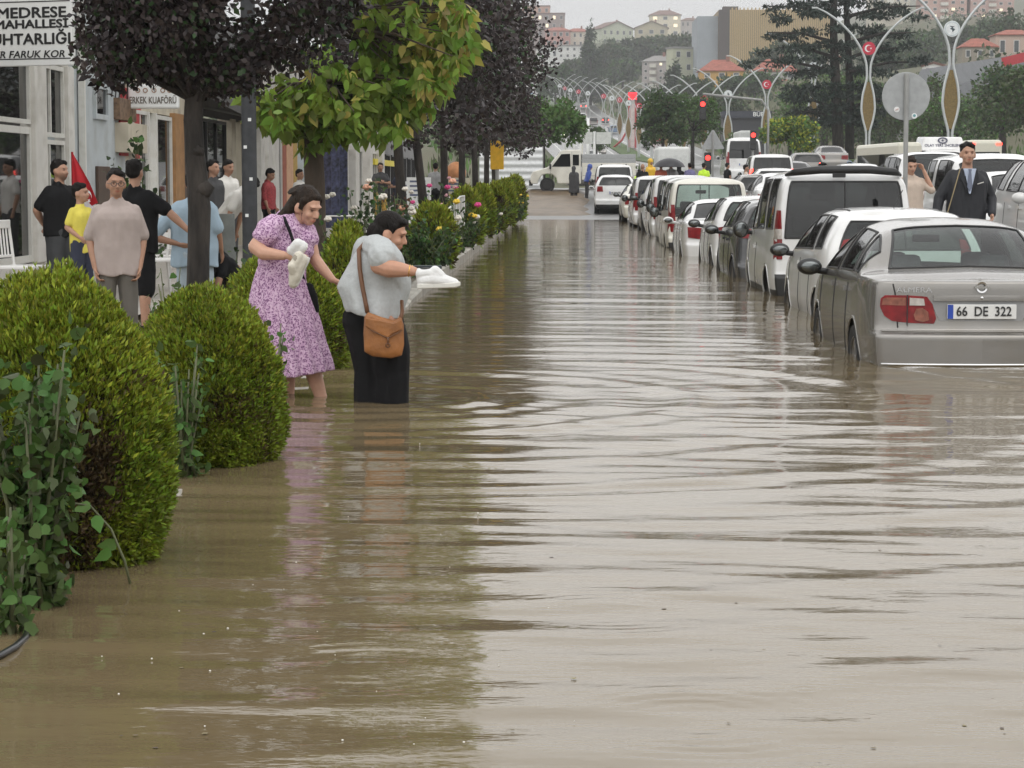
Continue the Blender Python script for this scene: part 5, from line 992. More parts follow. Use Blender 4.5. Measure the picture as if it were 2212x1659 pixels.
# rose plants
flower_ms = {'pink': pm('rose_pink', (.62,.06,.22), .6, var=.25, scale=40), 'yellow': pm('rose_yellow', (.75,.52,.05), .6, var=.2, scale=40), 'white': pm('rose_white', (.75,.70,.62), .6, var=.1, scale=40), 'peach': pm('rose_peach', (.70,.36,.24), .6, var=.2, scale=40), 'pale': pm('rose_palepink', (.70,.38,.42), .6, var=.2, scale=40)}
def rosebush(label, base, w, h, n, size, stems, flowers=(), seed=1, group='rose bushes in the planting bed', mats=None, name='rose_bush', lean=(0,0)):
    r = np.random.default_rng(seed); root = thing(name, label, 'rose bush', base, 0, group); m = MB(); P = []; D_ = []
    for s_ in range(stems):
        a = r.uniform(0, 6.28); k_ = r.uniform(.2, 1)*w; hh = h*r.uniform(.55, 1); pts = [Vector((r.normal()*.04, r.normal()*.04, 0)), Vector((k_*.45*math.cos(a), k_*.45*math.sin(a), hh*.5)), Vector((k_*math.cos(a) + lean[0], k_*math.sin(a) + lean[1], hh))]; m.tube(pts, [.009,.007,.004], 5)
        nl = n // stems
        for q in range(nl):
            t = r.uniform(.12, 1.05); p = pts[0].lerp(pts[1], t*2) if t < .5 else pts[1].lerp(pts[2], t*2-1); d = rnd_unit(1, r)[0]*.8 + np.array([0,0,-.25]); d /= np.linalg.norm(d); P.append(np.array(p) + rnd_unit(1, r)[0]*r.uniform(0, .10 if size < .08 else .16)); D_.append(d)
    m.build('stems', pm('rose_stem', (.10,.11,.05), .6, var=.3), root, smooth=True)
    leaves(np.array(P), np.array(D_), size*(.6+.7*r.random(len(P))), None, 'foliage', root, kind='broad', asp=.68, r=r, mats=mats or [L_rose], mi=np.zeros(len(P)) if not mats else r.integers(0, len(mats), len(P)))
    for fx, fy, fz, fr, c in flowers:
        f = MB(); f.ell((fx,fy,fz), fr*.55, None, 8, 6)
        for ring, (k_, t_) in enumerate(((.55,.5),(.85,.15))):
            for q in range(5):
                a = q*1.257 + ring*.6; f.ell((fx+fr*k_*math.cos(a)*.7, fy+fr*k_*math.sin(a)*.7, fz+fr*t_), (fr*.5,fr*.5,fr*.42), None, 7, 5)
        f.build('rose', flower_ms[c], root, smooth=True)
    return root
rosebush('leafy rose plant at the left edge growing in front of the nearest clipped shrub', (W(70,1300,7.3).x, 7.3, -.08), .225, .97, 1900, .047, 24, mats=[L_rose, L_grn, L_rose, L_oliv], seed=5, lean=(-.02, 0)); rosebush('rose shoots in the water at the left edge beside the black hose', (W(28,1360,6.85).x, 6.85, -.06), .13, .46, 120, .050, 7, seed=6)
rosebush('rose plant rooted between the two nearest clipped shrubs', (W(398,1000,10.6).x, 10.6, -.06), .16, .74, 260, .050, 10, seed=8); rosebush('spindly rose plant in front of the person in lilac', (W(592,900,13.4).x, 13.4, -.06), .16, .62, 130, .045, 9, seed=9)
rosebush('wispy rose plant beside the near tree trunk', (W(368,700,17.5).x, 17.5, -.06), .25, .85, 90, .06, 7, seed=10)
b_ = W(292, 1290, 7.75); arch = thing('rose_shoot', 'single arching rose shoot dipping into the water by the nearest shrub', 'rose shoot', (b_.x-.12, 7.7, .02)); m = MB(); m.tube([(-.08,0,.26),(-.02,0,.25),(.05,0,.17),(.095,0,.06),(.115,0,-.03)], [.004,.004,.0045,.005,.005], 6); m.build('stem', pm('rose_stem', (.10,.11,.05), .6), arch, smooth=True)
leaves(np.array([(-.02,0,.26),(.03,.02,.30),(.0,-.02,.22),(-.05,0,.28),(.07,0,.12),(.05,-.01,.10),(-.06,0,.22)]), np.array([(-.8,-.2,-.4),(.5,-.3,.2),(.3,-.3,-.8),(-.5,0,.6),(-.9,-.2,-.1),(-.7,-.4,-.5),(-.9,0,-.3)]), .075, None, 'foliage', arch, kind='broad', asp=.6, mats=[L_grn2], mi=np.zeros(7))
def fl(r, n, w, h, cols, fr): return [(r.normal()*w*.6, r.normal()*w*.6, h*r.uniform(.55,1.05), fr*r.uniform(.8,1.2), cols[r.integers(len(cols))]) for _ in range(n)]
r = np.random.default_rng(77)
for px, D, w, h, n, cols, nf, lab in [(742,27,.30,1.05,260,['peach','white'],3,'rose bush with a few pale blooms left of the person in grey'),(775,30,.35,1.2,300,['white','peach'],4,'tall wispy rose bush behind the head of the person in grey'),(826,33,.42,1.35,320,['white','white','peach'],6,'rose bush with white blooms by the white columns'),(862,37,.40,1.25,280,['peach','white'],3,'reddish-leaved rose bush left of the slim plum trunk'),
    (908,31,.50,.95,420,['white'],1,'dense dark green rose bush right of the head of the person in grey'),(952,33.5,.42,.75,360,['white','yellow'],2,'dark rose bush at the kerb beside the white railing'),(925,42,.45,1.15,260,['pink','pink','peach'],5,'rose bush with deep pink blooms'),(955,46,.5,1.1,260,['peach','pale','white'],6,'rose bush with peach blooms behind the railing'),(975,49,.45,1.3,220,['pink','pale'],5,'rose bush with the topmost pink blooms'),
    (990,40,.40,.95,260,['pink','yellow','pale'],5,'rose bush with pink and yellow blooms hanging over the railing'),(1012,43,.42,.7,240,['yellow','white'],3,'rose bush with a yellow bloom near the kerb'),(1062,56,.5,.75,260,['white'],3,'low dark rose bush past the railing'),(1088,64,.5,.7,240,['white','white'],3,'low rose bush with white blooms along the kerb'),(1122,76,.55,.8,220,['yellow','yellow'],7,'rose bush full of yellow blooms at the kerb end'),(480,24,.35,.75,220,['pale'],1,'rose bush behind the shrub left of the person in lilac'),(300,27,.4,.8,160,['white'],0,'sparse rose bush in front of the white bench')]:
    x = W(px, 600, D).x; rosebush(lab, (x, D, float(bedz(D))), w, h, n, .075, 12, fl(r, nf, w, h, cols, .055), seed=int(px), mats=[L_rose, L_dk] if px != 862 else [leafm('leaf_reddish', (.12,.05,.03)), L_rose])
# potted palm-like greenery over the heads at the barber's
b_ = (W(285,600,31).x, 31, .05); rp = rosebush('tall leafy pot plant in front of the barber shop', b_, .42, 2.1, 260, .11, 10, seed=31, mats=[L_dk, L_grn], name='pot_plant', group='pot plants outside the shops'); rp['category'] = 'plant'
m = MB(); m.lathe([(.001,0),(.16,0),(.20,.35),(.21,.36),(.18,.36),(.17,.32),(.001,.32)], (0,0,-.02), 18); m.build('pot', pm('pot_terracotta', (.22,.09,.05), .7), rp, smooth=30)
# ground cover along the bed
r = np.random.default_rng(88); n = 5200; yy = r.uniform(26, 98, n); xx = r.uniform(-4.2, -1.92, n); Pg = np.stack([xx, yy, bedz(yy) + .01], 1); Dg = rnd_unit(n, r)*.7 + np.array([0,0,.8]); Dg /= np.linalg.norm(Dg, axis=1, keepdims=True)
o = leaves(Pg, Dg, .16*(.5+r.random(n)), None, 'ground_cover', None, kind='diamond', asp=.4, r=r, mats=[L_grn, L_oliv, L_rose], mi=r.integers(0,3,n)); struct(o, 'stuff')
# ================= shops on the left =================
XF = -7.0
def DF(px): return XF*F/(px - VPX)          # depth at which the shop front shows at picture column px
def ZF(py, D): return W(px_of(D), py, D).z
def px_of(D): return VPX + XF*F/D
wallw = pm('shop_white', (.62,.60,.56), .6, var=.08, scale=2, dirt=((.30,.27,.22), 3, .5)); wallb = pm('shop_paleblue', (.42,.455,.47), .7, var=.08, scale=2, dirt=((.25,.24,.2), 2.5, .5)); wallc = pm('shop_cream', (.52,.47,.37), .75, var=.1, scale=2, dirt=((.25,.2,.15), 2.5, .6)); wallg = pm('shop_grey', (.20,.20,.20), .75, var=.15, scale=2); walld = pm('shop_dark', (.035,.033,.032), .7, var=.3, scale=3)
shopglass = glassm('shop_glass', (.30,.33,.31), .55); woodm = pm('door_wood', (.075,.045,.03), .5, var=.3, scale=8, stretch=(1,1,.2)); orange = pm('board_orange', (.34,.18,.07), .6, var=.2, scale=5); redm = pm('banner_red', (.38,.03,.035), .6, var=.15, scale=4); curtain = pm('curtain_grey', (.22,.23,.22), .9, var=.4, scale=14, stretch=(1,1,.03)); inkk = pm('lettering_black', (.015,.015,.016), .5); inkgold = pm('lettering_grey', (.14,.12,.10), .5, var=.3, scale=30); signw = pm('sign_white', (.80,.81,.80), .4, var=.02); alum = pm('frame_white', (.66,.65,.61), .45, var=.06, dirt=((.3,.27,.2), 6, .4))
def shop(name, label, d0, d1, wall, h=4.4, depth=6, back=True):
    root = thing(name, label, 'shop', (XF, (d0+d1)/2, .02), 0, 'shops along the pavement'); root['y0'] = (d0+d1)/2; return root
def slab(root, name, d0, d1, z0, z1, m, x0=-.12, x1=0., parent=None, bev=0):
    k = MB(); y0 = root['y0']; k.box(x0, x1, d0-y0, d1-y0, z0, z1); return k.build(name, m, parent or root, bevel=bev)
def window(root, d0, d1, z0, z1, fr=.06, mull=(), fm=None, inner=None, nm='window'):
    """frame in front of the wall line, glass set back, dark room behind"""
    y0 = root['y0']; k = MB(); a, b = d0-y0, d1-y0
    k.box(-.02,.05,a,a+fr,z0,z1); k.box(-.02,.05,b-fr,b,z0,z1); k.box(-.02,.048,a+fr,b-fr,z0,z0+fr); k.box(-.02,.048,a+fr,b-fr,z1-fr,z1)
    for t in mull: k.box(-.018,.044,a+(b-a)*t-.025,a+(b-a)*t+.025,z0+fr,z1-fr)
    o = k.build(nm, fm or alum, root); g = MB(); g.box(.0,.008,a+fr,b-fr,z0+fr,z1-fr); g.build('pane', shopglass, o)
    if inner:
        c = MB(); n = 40; V = []
        for q in range(n+1):
            yy = a+fr+(b-a-2*fr)*q/n; xx = -.10+.03*math.sin(q*1.9); V += [(xx,yy,z0+fr),(xx,yy,z1-fr)]
        c.add(V, [(2*q,2*q+2,2*q+3,2*q+1) for q in range(n)]); c.build('curtain', inner, o)
    return o
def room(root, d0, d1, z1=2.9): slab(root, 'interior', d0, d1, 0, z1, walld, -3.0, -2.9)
# shop 1: white aluminium glazing
a, b = 24.0, 32.35; s1 = shop('corner_shop', 'white-framed glazed shop front under the large white sign at the left edge', a, b, wallw)
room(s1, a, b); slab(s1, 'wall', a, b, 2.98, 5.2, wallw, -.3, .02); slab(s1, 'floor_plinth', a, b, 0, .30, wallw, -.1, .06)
for px in (73, -70): d = DF(px); slab(s1, 'column', d-.33, d+.33, .30, 2.98, wallw, -.1, .12, bev=.02)
slab(s1, 'column', 31.95, 32.35, .30, 2.98, wallw, -.1, .10)
window(s1, 27.0, DF(73)-.33, 2.12, 2.96); window(s1, 27.0, DF(73)-.33, .32, 2.08, .09, nm='door'); window(s1, 24.2, 26.9, .32, 2.96, mull=(.5,)); window(s1, DF(73)+.33, 31.94, 1.98, 2.96, mull=(.4,)); window(s1, DF(73)+.33, 31.94, .32, 1.94, mull=(.33,))
k = MB()
for q in range(9): k.box(-.20,-.16, 27.2-s1['y0'], 29.6-s1['y0'], .38+q*.085, .445+q*.085)
k.build('reflection_slats', pm('reflection_green', (.13,.17,.165), .6), s1)  # slats added behind the glass in place of its striped reflection
slab(s1, 'poster', 30.9, 31.5, 2.15, 2.75, pm('poster_maroon', (.22,.04,.05), .7), -.03, -.02)
slab(s1, 'counter', 27.3, 29.4, .0, .9, pm('counter_grey', (.12,.12,.11), .7), -1.6, -1.0)
for q in range(4): slab(s1, 'ceiling_tube', 27.0+q*1.2, 27.9+q*1.2, 2.75, 2.79, pm('tube_unlit', (.6,.6,.58), .5), -2.0+q*.2, -1.95+q*.2)
# big white sign, turned towards the street
p0, p1 = W(-60, 70, 27.0), W(158, 70, 26.6)
sg = thing('shop_sign', 'large white sign board reading MEDRESE MAHALLESİ MUHTARLIĞI', 'sign', ((p0.x+p1.x)/2, (p0.y+p1.y)/2, W(50, 143, 26.8).z), math.atan2(p1.y-p0.y, p1.x-p0.x))
wd = (p1 - p0).length; hh = W(50, -12, 26.8).z - W(50, 143, 26.8).z; k = MB(); k.box(-wd/2, wd/2, -.03, .05, 0, hh); k.build('board', signw, sg, bevel=.01)
for z_ in (.075, hh-.095): k = MB(); k.box(-wd/2+.02, wd/2-.02, -.034, -.031, z_, z_+.012); k.build('border_line', inkk, sg)
ppm = F/26.8; xo = lambda px: (px - 49)/ppm; zo = lambda py: (143 - py)/ppm
for body, px, py, cap_h, wpx, sh in (('MEDRESE', 76, 31, 25, 168, 0), ('MAHALLESİ', 75, 55, 20, 180, 0), ('MUHTARLIĞI', 58, 87, 26, 222, 0), ('ÖMER FARUK KOR', 50, 119, 17, 210, .18)):
    o = text(body, 'lettering', inkk, sg, (0,0,0), (math.pi/2,0,0), cap_h/ppm/.80, .002, bold=.0045 if sh == 0 else .0015, shear=sh)
    wcur = o.dimensions.x or 1; xs_ = [v.co.x for v in o.data.vertices]; wcur = max(xs_) - min(xs_); f_ = wpx/ppm/wcur; o.scale = (f_,1,1); o.location = (xo(px) - f_*(max(xs_)+min(xs_))/2, -.034, zo(py))
# shop 2: pale blue wall with meters and door
a, b = 32.35, 36.6; s2 = shop('meter_house', 'pale blue wall with brown door and meter box between the glazed shop and the barber', a, b, wallb)
slab(s2, 'wall', a, b, 0, 4.8, wallb, -.3, 0)
o = window(s2, DF(203), DF(232), ZF(262,34.8), ZF(185,34.8), .08, fm=wallb)
k = MB(); d0, d1 = DF(206), DF(232); k.box(.0,.05,d0-s2['y0'],d1-s2['y0'],.0,ZF(362,34.5)); o = k.build('door', woodm, s2, bevel=.01); k = MB(); k.box(.04,.07,d1-s2['y0']-.14,d1-s2['y0']-.11,.95,1.08); k.build('handle', chrome, o)
slab(s2, 'meter_box', DF(250), DF(291), ZF(332,36), ZF(268,36), wallc, -.01, .22, bev=.01); slab(s2, 'meter_panel', DF(248), DF(284), ZF(262,36), ZF(215,36), pm('meter_brown', (.16,.10,.06), .7, var=.5, scale=14), -.01, .10, bev=.01)
for q in range(5): k = MB(); yy = DF(240+q*8)-s2['y0']; k.tube([(.03,yy,ZF(215,36)),(.05,yy+.05,ZF(180,36)),(.04,yy-.2+q*.1,3.9)], .012, 5); k.build('cable', blackp, s2)
slab(s2, 'downpipe', 33.0, 33.09, .1, 4.6, alum, .02, .11)
# shop 3: barber
a, b = 36.6, 43.2; s3 = shop('barber_shop', 'barber shop with red posters, curtained window and upright orange board', a, b, wallc)
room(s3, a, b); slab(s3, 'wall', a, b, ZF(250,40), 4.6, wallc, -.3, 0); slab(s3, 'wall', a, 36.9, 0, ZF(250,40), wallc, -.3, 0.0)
slab(s3, 'red_poster', DF(258), DF(275), ZF(340,37), ZF(252,37), redm, -.02, .03); slab(s3, 'red_poster', DF(289), DF(303), ZF(345,37.6), ZF(215,37.6), redm, -.02, .032); slab(s3, 'red_poster', DF(262), DF(282), ZF(245,37), ZF(195,37), redm, -.02, .031); slab(s3, 'notice', DF(272), DF(288), ZF(322,37.3), ZF(305,37.3), signw, .0, .036)
for d in (36.95, 38.4, 39.1): slab(s3, 'post', d, d+.12, 0, ZF(250,40), alum, -.06, .06)
window(s3, 37.1, 38.38, .1, ZF(250,40), mull=(.5,)); window(s3, 39.25, DF(368), .12, ZF(255,40.5), .07, inner=curtain)
slab(s3, 'orange_board', DF(369), DF(388), .1, ZF(251,42), orange, -.02, .10); slab(s3, 'dark_door', DF(389), 43.2, 0, ZF(245,42.5), woodm, -.1, -.02)
D = 36.7; p0, p1 = W(279, 235, D), W(386, 182, D); sg = thing('hanging_sign', 'white hanging box sign reading ERKEK KUAFÖRÜ', 'sign', ((p0.x+p1.x)/2, D, p0.z)); wd = p1.x - p0.x; hh = p1.z - p0.z
k = MB(); k.box(-wd/2, wd/2, -.09, .09, 0, hh); k.build('box', signw, sg, bevel=.03)
o = text('ERKEK KUAFÖRÜ', 'lettering', inkgold, sg, (0, -.094, hh*.33), (math.pi/2,0,0), .15, .002, bold=.003); xs_ = [v.co.x for v in o.data.vertices]; o.scale = (wd*.94/(max(xs_)-min(xs_)),1,1); o.location.x = -o.scale[0]*(max(xs_)+min(xs_))/2
for q, x_ in enumerate((-.24,-.12,.02,.16,.27)):
    k = MB(); k.lathe([(.025,-.004),(.04,-.005),(.04,.005),(.025,.004)], (x_, -.094, hh*.74), 14, 'y'); k.build('ornament', pm('ornament_copper', (.33,.20,.13), .5), sg)
k = MB(); k.bar((-wd/2-.25,0,hh+.12), (wd/2,0,hh+.12), .03, .03); k.bar((0,0,hh), (0,0,hh+.12), .02, .02); k.build('bracket', blackp, sg)
# shop 4: grey awning, dark inside, cream columns
a, b = 43.2, 53.0; s4 = shop('shop', 'shop with grey awning and dark open front behind the near trunk', a, b, wallg)
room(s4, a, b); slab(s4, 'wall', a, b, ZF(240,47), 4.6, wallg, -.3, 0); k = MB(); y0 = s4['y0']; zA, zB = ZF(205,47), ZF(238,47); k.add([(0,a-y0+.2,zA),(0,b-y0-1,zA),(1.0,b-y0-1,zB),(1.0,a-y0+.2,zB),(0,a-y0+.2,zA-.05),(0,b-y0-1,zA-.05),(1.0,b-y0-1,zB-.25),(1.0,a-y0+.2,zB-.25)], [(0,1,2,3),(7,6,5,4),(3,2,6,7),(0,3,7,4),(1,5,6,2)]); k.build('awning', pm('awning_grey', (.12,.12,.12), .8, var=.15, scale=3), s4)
for px in (497, 516): d = DF(px); slab(s4, 'column', d-.3, d+.3, 0, ZF(262,49), wallc, -.2, .1)
window(s4, 43.6, 47.4, .1, ZF(262,46), mull=(.33,.66), fm=blackp); slab(s4, 'sign_band', 44.0, 51.5, ZF(262,47)+.02, ZF(246,47), walld, -.02, .06)
# shop 5: white columns, posters
a, b = 53.0, 63.0; s5 = shop('shop', 'white-columned shop with tall orange and red posters beside its door', a, b, wallw)
room(s5, a, b); slab(s5, 'wall', a, b, ZF(268,57), 4.6, wallw, -.3, 0)
for px in (560, 577, 592): d = DF(px); slab(s5, 'column', d-.35, d+.35, 0, ZF(268,55), wallw, -.2, .1)
slab(s5, 'red_poster', DF(609), DF(616), .4, ZF(285,58), pm('poster_brick', (.33,.10,.06), .7), -.02, .05); slab(s5, 'orange_poster', DF(617), DF(631), .3, ZF(285,59), pm('poster_peach', (.60,.36,.22), .7), -.02, .05); slab(s5, 'ochre_poster', DF(633), DF(640), .3, ZF(285,60), pm('poster_ochre', (.45,.30,.08), .7), -.02, .05); window(s5, DF(594), DF(607), .1, ZF(280,56))
# shops 6-8 further along
for i, (a, b, m_, lab) in enumerate([(63,74,wallb,'pale shop with flag-like dark banners behind the light green tree'),(74,90,wallw,'long white shop with yellow strip sign beyond the rose bushes'),(90,112,wallg,'grey shop at the far end of the row before the corrugated fence')]):
    s6 = shop('shop', lab, a, b, m_); slab(s6, 'wall', a, b, 0, 4.4, m_, -.3, 0); n = int((b-a)/3.2)
    for q in range(n): d0 = a + .5 + q*3.2; window(s6, d0, d0+2.2, .3, 2.5, fm=alum if i != 2 else blackp, mull=(.5,))
    if i == 1:
        slab(s6, 'strip_sign', DF(815)-2, DF(848)+.0, ZF(357,85), ZF(344,85), pm('sign_yellow', (.75,.62,.05), .5), -.01, .10)
        for q in range(3): slab(s6, 'pillar', 75+q*5.5, 76.2+q*5.5, 0, 3.6, wallw, -.2, .25)
    if i == 0:
        for q, px in enumerate((706, 724, 742)): k = MB(); p = W(px, 350, 60+q*3); k.box(-.12,.12,-.02,.02,-.2,2.2); o = k.build('banner_flag', pm('banner_navy', (.04,.045,.09), .7, var=.9, scale=9), None, loc=(p.x, p.y, .4)); tag(o, ['navy and white banner nearest the light green trunk','navy and white banner, middle of three','navy and white banner furthest from the light green trunk'][q], 'banner', 'upright banners outside the shops')
# flag
p = W(155, 440, 27.5); fg = thing('flag', 'red flag with white crescent and star hanging from a leaning pole beside the child', 'flag', (p.x, 27.5, .05)); q_ = F/27.5; X_ = lambda px: (px-155)/q_; Z_ = lambda py: W(155, py, 27.5).z - .05
k = MB(); k.tube([(X_(157),.02,0),(X_(157),.02,Z_(328))], .014, 8); k.build('pole', pm('pole_white', (.6,.6,.6), .4), fg, smooth=True)
V = []; nu_, nv_ = 14, 12
for i in range(nu_+1):
    t = i/nu_; xa, ya = 158, 333 + (462-333)*t; xb, yb = np.interp(t, [0,.55,1], [160,196,214]), np.interp(t, [0,.55,1], [331,395,428+10])
    for j in range(nv_+1): s_ = j/nv_; V.append((X_(xa+(xb-xa)*s_), -.02+.035*math.sin(s_*9+t*2)*t, Z_(ya+(yb-ya)*s_)))
k.add(V, [(i*(nv_+1)+j, i*(nv_+1)+j+1, (i+1)*(nv_+1)+j+1, (i+1)*(nv_+1)+j) for i in range(nu_) for j in range(nv_)]); k.build('cloth', cloth('flag_red', (.50,.012,.022), .7), fg, smooth=True)
def crescent(k, c, R_, y, th=.004, sx=1., rot=0., star=True, ax='y', hole=.8, shift=.26):
    """crescent and star as flat raised shapes facing -y"""
    out = []; n = 26; a0 = math.acos(max(-1, min(1, (R_*R_ + (shift*R_)**2 - (hole*R_)**2)/(2*R_*shift*R_))))
    for t in np.linspace(a0, 2*math.pi-a0, n): out.append((R_*math.cos(t), R_*math.sin(t)))
    b0 = math.atan2(R_*math.sin(a0), R_*math.cos(a0)-shift*R_)
    for t in np.linspace(2*math.pi-b0, b0, n): out.append((shift*R_+hole*R_*math.cos(t), hole*R_*math.sin(t)))
    tr = lambda p: (c[0] + sx*(p[0]*math.cos(rot)-p[1]*math.sin(rot)), c[1] + p[0]*math.sin(rot)+p[1]*math.cos(rot))
    m_ = len(out); V = [(*[tr(p)[0]], y, tr(p)[1]) for p in out]; Fc = []
    h = n
    for i in range(n-1): Fc.append((i, i+1, m_-2-i, m_-1-i))
    k.add(V, Fc)
    if star:
        st = []; cx_ = R_*(shift+hole*.62)
        for q in range(10): rr = R_*(.36 if q % 2 == 0 else .15); t = math.pi + q*math.pi/5; st.append((cx_+rr*math.cos(t), rr*math.sin(t)))
        k.add([(cx_, 0)] and [(tr((cx_,0))[0], y, tr((cx_,0))[1])] + [(tr(p)[0], y, tr(p)[1]) for p in st], [(0, 1+q, 1+(q+1) % 10) for q in range(10)])
k = MB(); crescent(k, (X_(190), Z_(425)), .085, -.065, sx=.7, rot=-.9); k.build('crescent_and_star', signw, fg)
k = MB(); V = [(X_(170),-.05,Z_(447)),(X_(186),-.06,Z_(430)),(X_(206),-.045,Z_(452)),(X_(196),-.05,Z_(480)),(X_(178),-.045,Z_(478))]; k.add(V + [(v[0],v[1]+.03,v[2]) for v in V], [(0,1,2,3,4),(9,8,7,6,5)] + [(i,i+5,(i+1) % 5+5,(i+1) % 5) for i in range(5)]); k.build('lining', pm('flag_white', (.62,.58,.60), .8), fg)
# white chairs, table, bench, boxes
def chair(label, loc, rz):
    root = thing('chair', label, 'chair', loc, rz, 'white chairs outside the shops')
    k = MB(); k.box(-.21,.21,-.2,.22,.43,.47); k.build('seat', white_p, root, bevel=.012)
    for x_, y_ in ((-.19,-.17),(.19,-.17)): k = MB(); k.tube([(x_,y_,0),(x_,y_,.43)], .017, 8); k.build('leg', white_p, root)
    for x_ in (-.19,.19): k = MB(); k.tube([(x_,.25,0),(x_,.2,.45),(x_*.95,.26,.95)], .017, 8); k.build('leg', white_p, root)
    k = MB(); k.box(-.19,.19,.235,.275,.86,.95); k.box(-.18,.18,.215,.245,.55,.58); k.build('backrest', white_p, root, bevel=.008)
    for q in range(4): k = MB(); k.tube([(-.11+q*.073,.228,.57),(-.11+q*.073,.255,.87)], .010, 6); k.build('spindle', white_p, root)
    return root
c1 = chair('white spindle-back chair standing alone by the glazed shop', (W(52,600,24.2).x, 24.2, .03), R(78)); 
for (px, D, rz, lab) in [(338,26.5,R(-60),'white chair tipped against the white bench'),(350,29.0,R(170),'white chair behind the person in black T-shirt')]:
    copy_tree(c1, (W(px,600,D).x, D, .03), rz, lab)
tb = thing('table', 'small dark-topped table with white legs behind the person in taupe', 'table', (W(212,600,25.6).x, 25.6, .03)); k = MB(); k.box(-.22,.22,-.3,.3,.44,.72); k.build('box', pm('table_dark', (.03,.03,.032), .5), tb, bevel=.01); k = MB(); k.box(-.24,.24,-.32,.32,.72,.75); k.build('tabletop', white_p, tb, bevel=.006)
for x_, y_ in ((-.22,-.3),(.22,-.3),(-.22,.3),(.22,.3)): k = MB(); k.box(x_-.02,x_+.02,y_-.02,y_+.02,0,.44); k.build('leg', white_p, tb)
bn = thing('bench', 'white slatted bench in front of the barber window', 'bench', (W(338,600,28.2).x, 28.2, .03), R(0))
for z_, y_ in ((.42,-.18),(.42,0),(.42,.18),(.62,.26),(.80,.28)): k = MB(); k.box(-.7,.7,y_-.07,y_+.07 if z_ < .5 else y_-.03,z_,z_+(.03 if z_ < .5 else .11)); k.build('slat', white_p, bn, bevel=.005)
for x_ in (-.6,.6): k = MB(); k.box(x_-.03,x_+.03,-.2,-.14,0,.42); k.build('leg', white_p, bn); k = MB(); k.box(x_-.03,x_+.03,.27,.33,0,.92); k.build('leg', white_p, bn)
# utility pole, posts, yellow sign, A-boards
def pole(name, label, px, D, z0, z1, r_, m_, cat='pole'):
    p = W(px, 600, D); root = thing(name, label, cat, (p.x, D, z0)); k = MB(); k.tube([(0,0,0),(0,0,z1-z0)], [r_, r_*.85], 14); k.build('shaft', m_, root, smooth=30); return root
up_ = pole('utility_pole', 'thick blue-grey utility pole dotted with stickers between the two near trees', 541, 25.2, -.05, 6.5, .088, pm('pole_bluegrey', (.04,.043,.048), .6, var=.3, scale=10))
for q, (z_, x_) in enumerate(((1.05,-.02),(1.45,.03),(.72,.01),(1.8,-.03),(2.1,.02))): k = MB(); k.box(x_-.018,x_+.018,-.092,-.088,z_,z_+.035); k.build('sticker', signw, up_)
gp_ = pole('grey_post', 'stubby grey box post the stooping person leans on', 487, 31.5, .0, .95, .16, pm('post_grey', (.16,.17,.16), .7, var=.2), 'post')
ys_ = thing('yellow_sign', 'upright yellow sign board on a grey post at the far end of the bed', 'sign', (W(1074,600,72).x, 72, float(bedz(72)))); k = MB(); k.tube([(0,.04,0),(0,.04,2.4)], .06, 10); k.build('post', pm('post_zinc', (.30,.30,.29), .5), ys_, smooth=True); k = MB(); k.box(-.21,.21,-.03,.03,W(1074,366,72).z-ys_.location.z,W(1074,304,72).z-ys_.location.z); k.build('board', pm('sign_amber', (.80,.45,.02), .45), ys_, bevel=.01)
for (px, yt, yb, D, w_, lab, words) in [(905,383,432,62,.33,'white price board between the slim plum trunks','ŞOK FİYAT'),(989,384,420,66,.36,'cream notice board beside the orange ball',''),(890,392,440,70,.3,'white leaflet board partly hidden by a plum trunk','')]:
    p = W(px, yb, D); a_ = thing('notice_board', lab, 'sign', (p.x, D, p.z), 0, 'boards outside the shops'); hh = W(px, yt, D).z - p.z; k = MB(); k.box(-w_,w_,-.02,.02,.0,hh); k.build('panel', signw if px != 989 else pm('board_cream', (.62,.58,.45), .6), a_)
    for q in range(4): k = MB(); k.box(-w_*.75,w_*(.75-.2*(q % 2)),-.025,-.021,hh*(.18+q*.2),hh*(.18+q*.2)+.05); k.build('print_line', pm('print_blue', (.12,.14,.22), .6), a_)
p = W(985, 374, 68); k = MB(); k.ell((0,0,0), (.30,.30,.34), None, 20, 14); o = k.build('ball', pm('ball_orange', (.55,.24,.10), .6, var=.2), None, smooth=True, loc=(p.x,p.y,p.z)); tag(o, 'big orange inflated ball outside the far shops', 'ball')
# low white railing in the bed
rl = thing('railing', 'low white wire railing with pickets along the flooded kerb among the roses', 'railing', (-1.97, 37.7, -.02)); zt = .84
k = MB(); k.tube([(-.62,-.2,zt+.02),(0,0,zt),(.04,1.0,zt+.10),(.05,5.5,zt+.30),(.05,7.5,zt+.30)], .017, 6); k.tube([(-2.4,.2,zt),(-.62,-.2,zt+.02)], .014, 6); k.build('top_rail', white_p, rl, smooth=True)
for q in range(12): y_ = q*.66; k = MB(); zz = zt + np.interp(y_, [0,1,5.5], [0,.1,.3]); k.tube([(.05*min(1,y_),y_,-.1),(.05*min(1,y_),y_,zz)], .022 if q in (0,11) else .012, 6); k.build('picket', white_p, rl)
# black hose at the lower left edge
p = W(20, 1400, 6.55); k = MB(); pts = [W(-60,1440,6.5), W(0,1418,6.5), W(35,1398,6.62), W(60,1375,6.85), W(58,1340,7.0)]; pts = [Vector((q.x, q.y, max(q.z, .0) + .006)) for q in [G(-60,1445), G(0,1420), G(32,1402), G(55,1382), G(62,1360)]]
k.tube(pts, .011, 8); o = k.build('hose', pm('hose_black', (.012,.012,.013), .3), None, smooth=True); tag(o, 'black hose emerging from the water at the left edge', 'hose')
